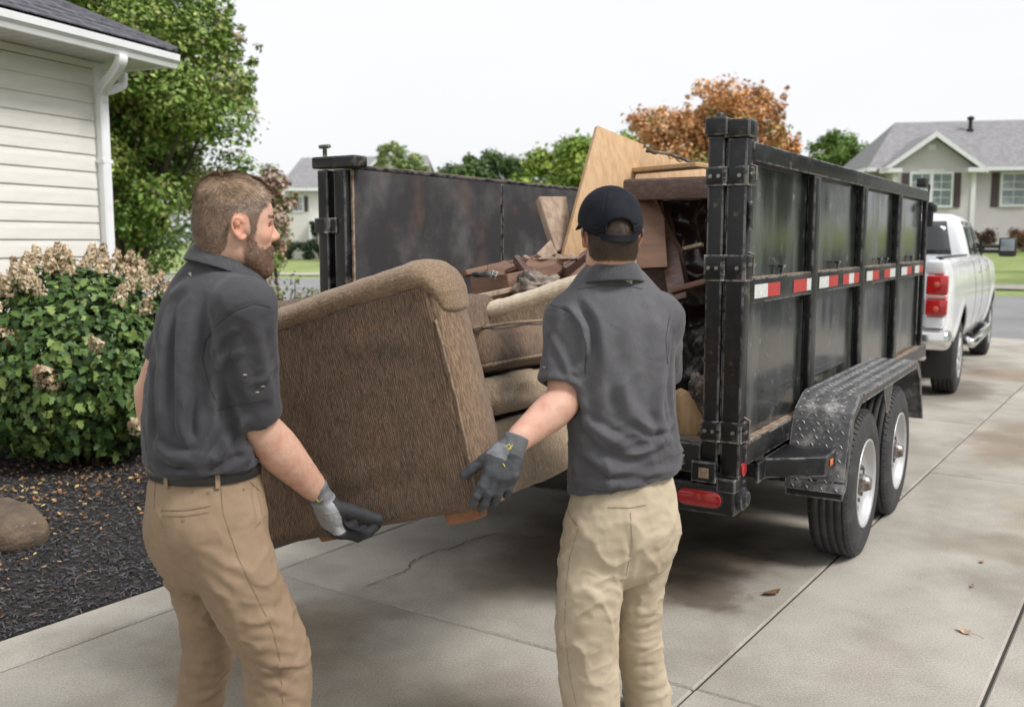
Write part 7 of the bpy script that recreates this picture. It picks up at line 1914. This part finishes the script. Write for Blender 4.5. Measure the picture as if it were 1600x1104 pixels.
    # belt with loops
    b = MB(); n_ = 48; rr = []
    cb = A(322, 745); cb[2] = A(322, 746, 2.51)[2]
    for (hz, of) in ((-.019, .0), (-.017, .004), (.013, .004), (.015, .0)):
        for k in range(n_):
            t = 2 * math.pi * k / n_; rr.append(cb + r * math.cos(t) * (.166 + of) + f * math.sin(t) * (.150 + of) + z * hz)
    F = [(j*n_+k, j*n_+(k+1)%n_, (j+1)*n_+(k+1)%n_, (j+1)*n_+k) for j in range(3) for k in range(n_)]
    obj('belt', rr, F, M['belt'], p, smooth=True)
    for x in (243, 328, 404):
        t0 = [k for k in range(n_)]; pr = None
        best = None
        for k in range(240):
            t = 2 * math.pi * k / 240; q = cb + r * math.cos(t) * .172 + f * math.sin(t) * .156; 
            if (q - np.array([0, 0, CAMH]))[1] > cb[1]: continue
            pxx = 800 + FPX * q[0] / (q[1] * math.cos(PITCH)); 
            if best is None or abs(pxx - x) < best[0]: best = (abs(pxx - x), q, t)
        q, t = best[1], best[2]; tg = -r * math.sin(t) * .16 + f * math.cos(t) * .15; tg /= np.linalg.norm(tg); no = r * math.cos(t) + f * math.sin(t)
        b = MB(); b.hexa([q - tg * .006 - z * .026 - no * .003, q + tg * .006 - z * .026 - no * .003, q + tg * .006 - z * .026 + no * .001, q - tg * .006 - z * .026 + no * .001, q - tg * .006 + z * .02 - no * .003, q + tg * .006 + z * .02 - no * .003, q + tg * .006 + z * .02 + no * .001, q - tg * .006 + z * .02 + no * .001])
        b.obj('belt_loop', M['khaki'], tr)
    # gloves
    s = SDF(Wr - np.array([.12, .12, .25]), Wr + np.array([.28, .26, .10]), .0030)
    ch, th, (gd, gn, gs) = hand(s, Wr + hd * .012, hd, hn, np.array([.8, .1, .5]), infl=.0026, **harg)
    s.cap(Wr - hd * .026, Wr + hd * .025, (.041, .034), (.041, .033), side=gs, k=.006)
    s.half(Wr - hd * .026, -hd)
    V, F = s.mesh(); N = vnormals(V, F)
    for i in range(4): V = fold(V, N, [ch[i][0] - gd * .004 + gs * .006 + gn * .01, ch[i][0] - gd * .004 - gs * .006 + gn * .01], .0012, .004)
    V = V + N * (vnoise(V, 90, 2) * .0009)[:, None]
    q = V - (Wr + hd * .012); al = q @ gd; nn_ = q @ gn; ss_ = q @ gs
    cuff = al < .006; dark = (nn_ < -.009) | (al > .118); dth = np.min([seg_dist(V, th[j], th[j+1])[0] for j in range(1, 3)], axis=0) < .018; dark |= dth
    C = gcolors(V, cuff, dark & ~cuff, (.13, .13, .145), (.36, .36, .38), (.02, .021, .025))
    band = (al > .002) & (al < .009); C[band] = (.22, .22, .235)
    gl = obj('glove', V, F, M['glove'], p, smooth=True, col=C)
    gl['label'] = 'light grey knit glove with black dipped fingers'
    csg, _ = caster(V, F)
    for (x0, y0, x1, y1) in ((502, 803, 524, 800), (500, 808, 518, 806), (504, 813, 520, 811)):
        tubeline('glove_print', csg, [(x0, y0), ((x0 + x1) / 2, (y0 + y1) / 2), (x1, y1)], M['print'], gl, .0007)
    tubeline('glove_print', csg, [(490, 783), (494, 779), (498, 784), (503, 779)], mat('yellow_print', (.55, .45, .08), .8), gl, .0012)
    s = SDF(LWr - .22, LWr + .24, .004); hand(s, LWr, Lhd, Lhn, np.array([0, .8, .3]), infl=.0026, **harg2); V, F = s.mesh(); obj('glove', V, F, M['glove'], p, smooth=True, col=np.tile((.1, .1, .11), (len(V), 1)))
    for q in (RA, LA):
        s = SDF(q - [.12, .12, .10], q + [.28, .25, .08], .006); s.cap([q[0], q[1], .05], np.array([q[0], q[1], .045]) + f * .17, .048, .040, k=.02); s.cap([q[0], q[1], .06], [q[0], q[1], .13], .052, .055, k=.02); s.half((0, 0, .0), (0, 0, -1)); V, F = s.mesh(); obj('shoe', V, F, M['boot'], p, smooth=True)

# ---------------------------------------------------------------- person B: man in the cap, seen from behind
def personB():
    a = R(-12); f = np.array([math.sin(a), math.cos(a), 0]); r = np.array([math.cos(a), -math.sin(a), 0]); z = np.array([0, 0, 1.0])
    Y0 = 2.9
    A = lambda x, y, Y=Y0: at(x, y, Y)
    p = thing('person', 'man in a black cap seen from behind in charcoal polo and pale chinos', 'person', (A(965, 790)[0], Y0, 0))
    Sh = A(890, 500, 2.90); El = A(880, 628, 2.82); Wr = A(802, 692, 2.69)
    RSh = A(1030, 498, 2.95); REl = A(1030, 610, 3.16); RWr = A(1018, 668, 3.36)
    LK, LA = A(918, 985, 2.87), A(924, 1180, 2.92); RK, RA = A(1002, 970, 3.02), A(1014, 1150, 3.16); LA[2] = RA[2] = .09
    s = SDF((-.14, 2.55, -.02), (.62, 3.55, 1.86), .0045)
    s.chain([A(970, 800), A(972, 720), A(965, 620), A(958, 530), A(956, 465)], [(.13, .09), (.13, .095), (.135, .095), (.145, .095), (.11, .065)], side=r, k=.03)
    s.chain([A(955, 460, 2.91), A(956, 425, 2.90), A(956, 390, 2.885)], [.050, .058, .060], k=.02)
    s.cap(A(955, 480), Sh, .055, .052, k=.04); s.cap(A(955, 480), RSh, .055, .052, k=.04)
    s.chain([Sh, (Sh + El) / 2, El], [.053, .050, .043], k=.02)
    s.chain([El, El + (Wr - El) * .28, El + (Wr - El) * .65, Wr], [(.044, .042), (.049, .045), (.040, .034), (.031, .024)], side=z, k=.02)
    s.chain([RSh, (RSh + REl) / 2, REl], [.053, .05, .043], k=.02); s.chain([REl, REl + (RWr - REl) * .3, RWr], [.043, .046, .03], k=.02)
    s.chain([A(928, 830, 2.88), A(917, 905, 2.86), LK, LA], [.070, .062, .050, .036], k=.02); s.chain([A(1010, 830, 2.97), A(1004, 900, 3.0), RK, RA], [.070, .058, .045, .035], k=.02)
    for q in (RA, LA): s.cap(q - z * .045, q - z * .055 + f * .14, .035, .03, k=.02)
    ha = R(-8); hf = np.array([math.sin(ha), math.cos(ha), -.05]); hf /= np.linalg.norm(hf); hr = np.array([math.cos(ha), -math.sin(ha), 0])
    hc = A(954, 366, 2.89); g, HA = build_head(s, hc, hf, hr)
    s.chain([g(-.035, 0, -.05), A(955, 430, 2.905)], [.062, .058], k=.03)
    hd = A(779, 752, 2.655) - Wr; hd /= np.linalg.norm(hd); hn = np.array([.05, -1.0, .15])
    harg = dict(curls=((.10, .22, .2), (.28, .35, .3), (.42, .45, .3), (.5, .5, .3)), palm=.076, thumb=np.array([-.80, .06, -.52]), tcurl=.12, spread=.10, sc=1.12)
    hand(s, Wr + hd * .010, hd, hn, np.array([-1, 0, .4]), **harg)
    h2 = dict(curls=((.4, .6, .4),) * 4); hand(s, RWr, np.array([-.15, .85, -.4]), np.array([.3, .2, .9]), np.array([-.8, .1, -.2]), **h2)
    V, F = s.mesh(); N = vnormals(V, F); V = fold(V, N, [El + (Wr - El) * .15 - z * .02, Wr], .0012, .01)
    bodyV, bodyF = V, F
    inv = np.linalg.inv(np.array(HA).T); loc = lambda P: (P - hc) @ inv.T
    # hair below the cap
    def hl(x): return np.interp(x, [-.12, -.05, -.02, -.01, .006, .02, .032, .036], [-.082, -.078, -.064, -.02, .02, -.01, -.04, .3])
    obj('body', V, F, M['skin'], p, smooth=True, col=skin_colors(V, loc(V), hl, (.065, .042, .031), None))
    ql = loc(bodyV); Nb = vnormals(bodyV, bodyF)
    mk = (ql[:, 2] > hl(ql[:, 0])) & (ql[:, 2] < .075) & (np.abs(ql[:, 0]) < .13) & (np.linalg.norm(ql, axis=1) < .16) & ~((np.abs(ql[:, 1]) > .062) & ((((ql[:, 0] + .002) / .024) ** 2 + ((ql[:, 2] + .006) / .040) ** 2) < 1.05)) & (np.abs(ql[:, 1]) < .084)
    Fh = bodyF[mk[bodyF].all(1)]; Vh = bodyV + Nb * .001
    core = mk & (ql[:, 2] > hl(ql[:, 0]) + .022); Fc = bodyF[core[bodyF].all(1)]; used = np.unique(Fc); mp = np.full(len(Vh), -1); mp[used] = np.arange(len(used))
    M['hair2'] = mat('dark_brown_hair', (.06, .038, .027), .6, c2=(.035, .023, .017), nscale=200, spec=.3)
    hair = obj('hair', Vh[used], mp[Fc], M['hair2'], p, smooth=True)
    P, Nn = rough_surface_points(Vh, Fh, 18000); q = loc(P); n_ = len(P)
    fade = np.clip((q[:, 2] - hl(q[:, 0])) / .035, 0, 1)
    c = (np.array([.075, .047, .033])[None] * (1.25 - .45 * fade[:, None])) * RNG.uniform(.4, 1.5, n_)[:, None]
    V, F, C = strands(P, Nn, np.repeat(np.array([[0, 0, -1.0]]), n_, 0), .005 + .009 * fade + .003 * RNG.random(n_), .00055, c, .22, .2); obj('strands', V, F, M['strand'], hair, col=C, kind='stuff')
    def bm_(P): q = loc(P); x, y, z_ = q.T; line = np.interp(x, [.015, .035, .06, .1], [-.012, -.035, -.055, -.05]); return ((z_ < line) & (x > .012) & (z_ > -.13) & ~((z_ < -.105) & (x < .03))).astype(float)
    P, Nn = rough_surface_points(bodyV, bodyF, 5000, bm_); V, F, C = strands(P, Nn, np.repeat(np.array([[0, 0, -1.0]]), 5000, 0), np.full(5000, .006), .0005, np.array([.08, .05, .035])[None] * RNG.uniform(.5, 1.5, 5000)[:, None], .3, .4); obj('beard', V, F, M['strand'], p, col=C, kind='stuff')
    # cap: crown of six panels, back opening with strap, button, brim
    cap = thing('cap', None, None, tuple(hc)); cap.parent = p; cap.matrix_local = wm(p).inverted() @ Matrix.Translation(Vector(hc)); WM[cap.name] = Matrix.Translation(Vector(hc))
    s2 = SDF(hc - .17, hc + .17, .0032)
    s2.ball(g(-.006, 0, .034), (.119, .092, .103), HA, k=0); s2.ball(g(.02, 0, .05), (.092, .086, .090), HA, k=.03)
    up = HA[2]
    s2.half(g(-.115, 0, -.026), -up * 1.0 + hf * .40, .004)
    s2.ball(g(-.006, 0, .030), (.1145, .0875, .099), HA, k=.0, op='sub')
    # opening at the back
    s2.box(None, (.05, .040, .014), .008, axes=HA, c=g(-.125, 0, .002), op='sub'); s2.cap(g(-.17, 0, .008), g(-.07, 0, .008), (.040, .030), (.040, .030), side=hr, k=.003, op='sub')
    V, F = s2.mesh(); N = vnormals(V, F); top = g(-.002, 0, .135)
    for k in range(6):
        an = k * math.pi / 3 + math.pi / 6; dr = hf * math.cos(an) + hr * math.sin(an)
        pts = [g(-.006, 0, .034) + (up * math.cos(t) * .104 + (hf * math.cos(an) * .119 + hr * math.sin(an) * .092) * math.sin(t)) for t in np.linspace(.08, 1.55, 7)]
        V = fold(V, N, pts, -.0016, .0035)
    V = V + N * (vnoise(V, 14, 5) * .0018 + vnoise(V, 40, 6) * .0005)[:, None]
    obj('crown', V, F, M['cap'], cap, smooth=True)
    b = MB()
    for side in (0,):
        pts = [g(-.112 * math.cos(t) - .006, .090 * math.sin(t), -.019 + .05 * (1 - math.cos(t))) for t in np.linspace(-.62, .62, 13)]
        P = np.array(pts); V = []
        for i in range(len(P)):
            o_ = (P[i] - g(0, 0, 0)); o_ = o_ - up * (o_ @ up); o_ /= np.linalg.norm(o_)
            V += [P[i] - up * .010 + o_ * .001, P[i] + up * .008 + o_ * .001, P[i] + up * .008 + o_ * .005, P[i] - up * .010 + o_ * .005]
        F = [(i*4+j, i*4+(j+1)%4, (i+1)*4+(j+1)%4, (i+1)*4+j) for i in range(len(P)-1) for j in range(4)]
    obj('strap', V, F, M['cap'], cap)
    pts = [g(-.124 + .012 * abs(math.cos(t)) ** 2 + .010 * math.sin(t), .041 * math.cos(t), .008 + .031 * math.sin(t)) for t in np.linspace(-.25, math.pi + .25, 17)]
    b = MB(); b.tube(pts, .0022, 6); b.obj('opening_trim', M['cap'], cap, smooth=True)
    V, F = lathe([(0, .0085), (.003, .008), (.006, .005), (.007, .0005)], g(-.002, 0, .1365), up, 12); obj('button', V, F, M['cap'], cap, smooth=True)
    V = []; nA, nB = 15, 7
    for i in range(nA):
        t = -1.25 + 2.5 * i / (nA - 1)
        for j in range(nB):
            e = j / (nB - 1); V.append(g(.095 * math.cos(t * .9) + .078 * e * math.cos(t * .85), (.086 + .006 * e) * math.sin(t), .052 - .018 * (abs(math.sin(t)) ** 2) - .020 * e))
    F = [(i*nB+j, i*nB+j+1, (i+1)*nB+j+1, (i+1)*nB+j) for i in range(nA-1) for j in range(nB-1)]
    o = obj('brim', V, F, M['cap'], cap, smooth=True); md = o.modifiers.new('t', 'SOLIDIFY'); md.thickness = .004
    # shirt
    s = SDF((-.16, 2.55, .86), (.64, 3.42, 1.68), .005)
    s.chain([A(976, 772), A(975, 705), A(970, 640), A(962, 560), A(957, 505), A(955, 466), A(955, 430, 2.90)], [(.176, .142), (.170, .138), (.166, .136), (.176, .136), (.178, .126), (.135, .092), (.076, .072)], side=r, k=.012, sub=4)
    s.cap(A(955, 482), Sh, .080, .072, k=.035); s.cap(A(955, 482), RSh, .080, .072, k=.035)
    cut1, cut2 = .80, .75
    pass
    for (S, E_, c_, rr) in ((Sh, El + np.array([-.004, 0, 0]), cut1, .060), (RSh, REl, cut2, .058)):
        t = (E_ - S) / np.linalg.norm(E_ - S); e = S + (E_ - S) * c_; t = t + np.array([-.12, 0, 0]) if S is Sh else t; t /= np.linalg.norm(t)
        sleeve_into(s, [S, S + (E_ - S) * .4, e + t * .04], [(.068, .072), (.067, .071), (.070, .070)], r, e, t, rr, .035)
    s.half(A(976, 764, 2.78), np.array([.17, .0, -1.0]))
    s.chain([A(976, 830), A(976, 735)], [(.162, .130), (.160, .128)], side=r, k=.003, op='sub', smooth=False)
    s.ball(A(956, 398, 2.91), .058, k=.01, op='sub')
    # side vent
    vt = A(903, 790, 2.79); s.cap(vt, A(905, 764, 2.79), .009, .002, k=.002, op='sub'); s.cap(A(899, 800, 2.80), A(905, 764, 2.79), .007, .002, k=.002, op='sub')
    st = [([(900, 470), (925, 510), (930, 570)], -.006, .014), ([(888, 478), (912, 510), (918, 560)], .006, .012), ([(940, 500), (945, 590), (930, 660)], .005, .024), ([(1000, 470), (1010, 560), (1005, 640)], -.0035, .03),
          ([(900, 630), (935, 672), (985, 700)], .007, .014), ([(898, 660), (940, 705), (1010, 722)], -.006, .013), ([(905, 700), (950, 732), (1030, 738)], .006, .014), ([(1040, 560), (1030, 640), (1050, 700)], .006, .018),
          ([(1050, 520), (1046, 600), (1052, 660)], -.004, .010), ([(1055, 650), (1020, 700), (960, 715)], .005, .012), ([(890, 740), (940, 755), (1000, 757)], .004, .012), ([(1000, 745), (1040, 735), (1066, 715)], .004, .012),
          ([(960, 560), (985, 640), (1040, 690)], .005, .022), ([(860, 520), (880, 560), (895, 598)], .004, .012), ([(868, 500), (852, 550), (850, 585)], -.003, .012), ([(880, 600), (900, 580), (915, 545)], .004, .010),
          ([(858, 478), (888, 486), (905, 505), (916, 540), (912, 590)], -.0032, .005), ([(1052, 500), (1042, 540), (1046, 590)], -.003, .005), ([(985, 660), (1020, 680), (1055, 672)], -.005, .012), ([(900, 600), (915, 640), (912, 690)], .005, .016)]
    nz_ = lambda V, N: vnoise(V * [1, 1, .5], 13, 24) * .0025 + vnoise(V * [1, 1, .8], 30, 26) * .0010 + crumple_n(V @ np.array([[1, .1, -.4], [-.1, 1, .1], [.35, -.2, .9]]), 8, 28) * .0085 * (.35 + .9 * np.clip(1 - (V[:, 2] - 1.0) / .3, 0, 1)) + crumple_n(V, 20, 58) * .0013
    V, F, cs = cloth(s, st, nz_, gain=2.0)
    shirt = obj('polo_shirt', V, F, M['polo2'], p, smooth=True)
    tubeline('seam', cs, [(860, 476), (888, 485), (905, 505), (916, 540), (914, 585)], M['seamd'], shirt, .0007); tubeline('seam', cs, [(1047, 490), (1040, 530), (1045, 580)], M['seamd'], shirt, .0006)
    tubeline('hem_stitch', cs, [(836, 590), (860, 597), (885, 600), (903, 600)], M['seamd'], shirt, .0006); tubeline('hem_stitch', cs, [(910, 764), (950, 768), (1000, 766), (1040, 757), (1066, 746)], M['seamd'], shirt, .0006)
    tubeline('seam', cs, [(902, 452), (940, 446), (985, 447), (1005, 452)], M['seamd'], shirt, .0006)
    V, n_ = [], 40; c0 = A(955, 441, 2.895)
    for i in range(n_ + 1):
        gap = .35; t = gap + (2 * math.pi - 2 * gap) * i / n_; d_ = f * math.cos(t) + r * math.sin(t); back = (1 - math.cos(t)) / 2
        b0 = c0 + d_ * .070 * (1 + .12 * abs(math.cos(t)) - 0.0) + z * (.040 * (back - .5)); ht = .040 * (.70 + .5 * back); fl = ht * 1.22
        V += [b0 - z * .012, b0 + z * ht * .6 + d_ * .001, b0 + z * ht + d_ * .003, b0 + z * (ht - .002) + d_ * .008, b0 + z * (ht - fl * .5) + d_ * .019, b0 + z * (ht - fl) + d_ * .029]
    F = [(i*6+j, (i+1)*6+j, (i+1)*6+j+1, i*6+j+1) for i in range(n_) for j in range(5)]
    o = obj('collar', V, F, M['polo_trim'], shirt, smooth=True); md = o.modifiers.new('t', 'SOLIDIFY'); md.thickness = .003; md.offset = 0; md = o.modifiers.new('s', 'SUBSURF'); md.levels = 1; md.render_levels = 1
    h_ = cs(983, 440)
    if h_ is not None: b = MB(); b.box((-.009, -.0015, -.006), (-.001, .0012, .006)); b.box((.001, -.0015, -.006), (.009, .0012, .006)); V, F = b.out(); obj('neck_print', V + h_, F, M['print'], shirt)
    h_ = cs(852, 573)
    if h_ is not None: b = MB(); b.box((-.008, -.001, -.001), (.006, .001, .0015)); b.box((-.004, -.001, -.005), (.003, .001, -.003)); V, F = b.out(); obj('lint_fleck', V + h_, F, M['lint'], shirt)
    # chinos
    s = SDF((-.12, 2.6, .05), (.62, 3.42, 1.12), .005)
    s.chain([A(975, 725), A(974, 795), A(972, 850)], [(.138, .113), (.162, .140), (.150, .134)], side=r, k=.01)
    s.ball(A(945, 830, 2.84), (.082, .072, .095), k=.06); s.ball(A(1003, 825, 2.89), (.086, .076, .10), k=.06)
    s.chain([A(938, 830, 2.89), A(924, 905, 2.86), A(917, 965, 2.86), A(917, 1020, 2.87), A(922, 1080, 2.89), A(927, 1130, 2.9), np.array([LA[0], LA[1], .12])], [.104, .102, .095, .092, .088, .084, .080], k=.010, k0=.05)
    s.chain([A(1008, 825, 2.97), A(1000, 895, 2.99), A(996, 950, 3.01), A(1000, 1010, 3.04), A(1008, 1070, 3.08), A(1012, 1120, 3.12), np.array([RA[0], RA[1], .12])], [.104, .086, .074, .073, .073, .071, .075], k=.004, k0=.05)
    s.half(A(976, 728), (0, 0, 1))
    st = [([(880, 850), (930, 880), (985, 880)], .005, .015), ([(870, 880), (920, 905), (965, 900)], -.0045, .013), ([(985, 800), (1000, 850), (1020, 900)], .004, .02), ([(870, 930), (915, 925), (960, 945)], .006, .013),
          ([(866, 960), (910, 965), (962, 968)], -.006, .012), ([(865, 985), (915, 1000), (965, 990)], .0075, .013), ([(866, 1012), (915, 1020), (968, 1022)], -.006, .012), ([(870, 1040), (920, 1045), (970, 1055)], .0075, .013), ([(873, 1068), (920, 1075), (972, 1078)], -.005, .012),
          ([(876, 1090), (925, 1092), (975, 1100)], .006, .012), ([(970, 940), (1000, 955), (1026, 945)], .006, .011), ([(970, 965), (1000, 980), (1028, 970)], -.005, .010), ([(972, 995), (1000, 1010), (1030, 1000)], .006, .011), ([(975, 1030), (1005, 1040), (1035, 1030)], -.005, .010),
          ([(978, 1060), (1008, 1070), (1040, 1062)], .006, .011), ([(980, 830), (985, 880), (975, 920)], -.006, .010), ([(900, 800), (910, 830), (930, 850)], .005, .014), ([(1060, 800), (1040, 830), (1000, 850)], .005, .014), ([(1050, 840), (1030, 860), (1000, 870)], -.004, .012),
          ([(887, 788), (893, 808), (903, 820)], -.004, .005), ([(875, 860), (868, 950), (872, 1040)], .004, .02)]
    kz = lambda V: np.clip(1 - np.abs(V[:, 2] - .58) / .32, 0, 1)
    nz_ = lambda V, N: vnoise(V * [1, 1, 1.6], 14, 34) * .0022 + crumple_n(V @ np.array([[.9, .1, -.7], [0, .9, .5], [.45, .3, 1.3]]), 8.5, 35) * .0092 * (.3 + kz(V)) + vnoise(V, 34, 36) * .0014 + ridge(V * 1.4, 22, 37) * .0015
    V, F, ct = cloth(s, st, nz_, gain=.55)
    tr = obj('trousers', V, F, M['khaki2'], p, smooth=True)
    tubeline('seam', ct, [(904, 822), (890, 870), (884, 920), (882, 980), (888, 1040), (900, 1100)], M['seam2'], tr, .0006); tubeline('pocket_edge', ct, [(886, 785), (888, 800), (895, 814), (904, 822)], M['seam2'], tr, .0011)
    tubeline('pocket_welt', ct, [(950, 792), (985, 793), (1010, 788)], M['seam2'], tr, .0011); tubeline('seam', ct, [(985, 800), (988, 850), (978, 900)], M['seam2'], tr, .0007)
    # gloves
    s = SDF(Wr - [.20, .14, .26], Wr + [.12, .16, .10], .0030)
    ch, th, (gd, gn, gs) = hand(s, Wr + hd * .010, hd, hn, np.array([-1, 0, .4]), infl=.0024, **harg)
    s.cap(Wr - hd * .024 + [.006, .002, .004], Wr + hd * .022, (.0385, .033), (.036, .030), side=gs, k=.006); s.half(Wr - hd * .024, -hd)
    V, F = s.mesh(); N = vnormals(V, F)
    for i in range(4):
        for j in (1, 2): V = fold(V, N, [ch[i][j] + gs * .008 + gn * .008, ch[i][j] - gs * .008 + gn * .008], -.0014, .003)
    V = V + N * (vnoise(V, 90, 2) * .0009)[:, None]
    q = V - (Wr + hd * .010); al = q @ gd; ss_ = q @ gs; cuff = al < .004
    dt = np.min([seg_dist(V, th[j], th[j+1])[0] for j in range(0, 3)], axis=0)
    dark = (al > .022); lightp = (al < .045) & (ss_ > .004) & (al > .0) & (q @ gn > 0)
    C = gcolors(V, cuff, dark & ~cuff, (.115, .117, .125), (.10, .103, .115), (.052, .055, .064)); C[lightp & ~cuff] = (.21, .215, .24)
    tips = np.min([np.linalg.norm(V - c_[3], axis=1) for c_ in ch[1:]], axis=0) < .010; C[tips] = (.30, .27, .24)
    gl = obj('glove', V, F, M['glove'], p, smooth=True, col=C); gl['label'] = 'dark grey glove with lighter cuff and yellow marks'
    csg, _ = caster(V, F); yl = mat('yellow_print', (.55, .45, .08), .8)
    tubeline('glove_print', csg, [(789, 699), (795, 693), (799, 700), (793, 703), (801, 695)], yl, gl, .0013); tubeline('glove_print', csg, [(786, 724), (789, 729)], yl, gl, .0016)
    s = SDF(RWr - .24, RWr + .24, .004); hand(s, RWr, np.array([-.15, .85, -.4]), np.array([.3, .2, .9]), np.array([-.8, .1, -.2]), infl=.0026, **h2); V, F = s.mesh(); obj('glove', V, F, M['glove'], p, smooth=True, col=np.tile((.06, .06, .07), (len(V), 1)))
    for q in (RA, LA):
        s = SDF(q - [.14, .12, .10], q + [.14, .30, .08], .006); s.cap([q[0], q[1], .05], np.array([q[0], q[1], .045]) + f * .17, .048, .040, k=.02); s.cap([q[0], q[1], .06], [q[0], q[1], .13], .052, .055, k=.02); s.half((0, 0, .0), (0, 0, -1)); V, F = s.mesh(); obj('shoe', V, F, M['boot'], p, smooth=True)
personA()
personB()
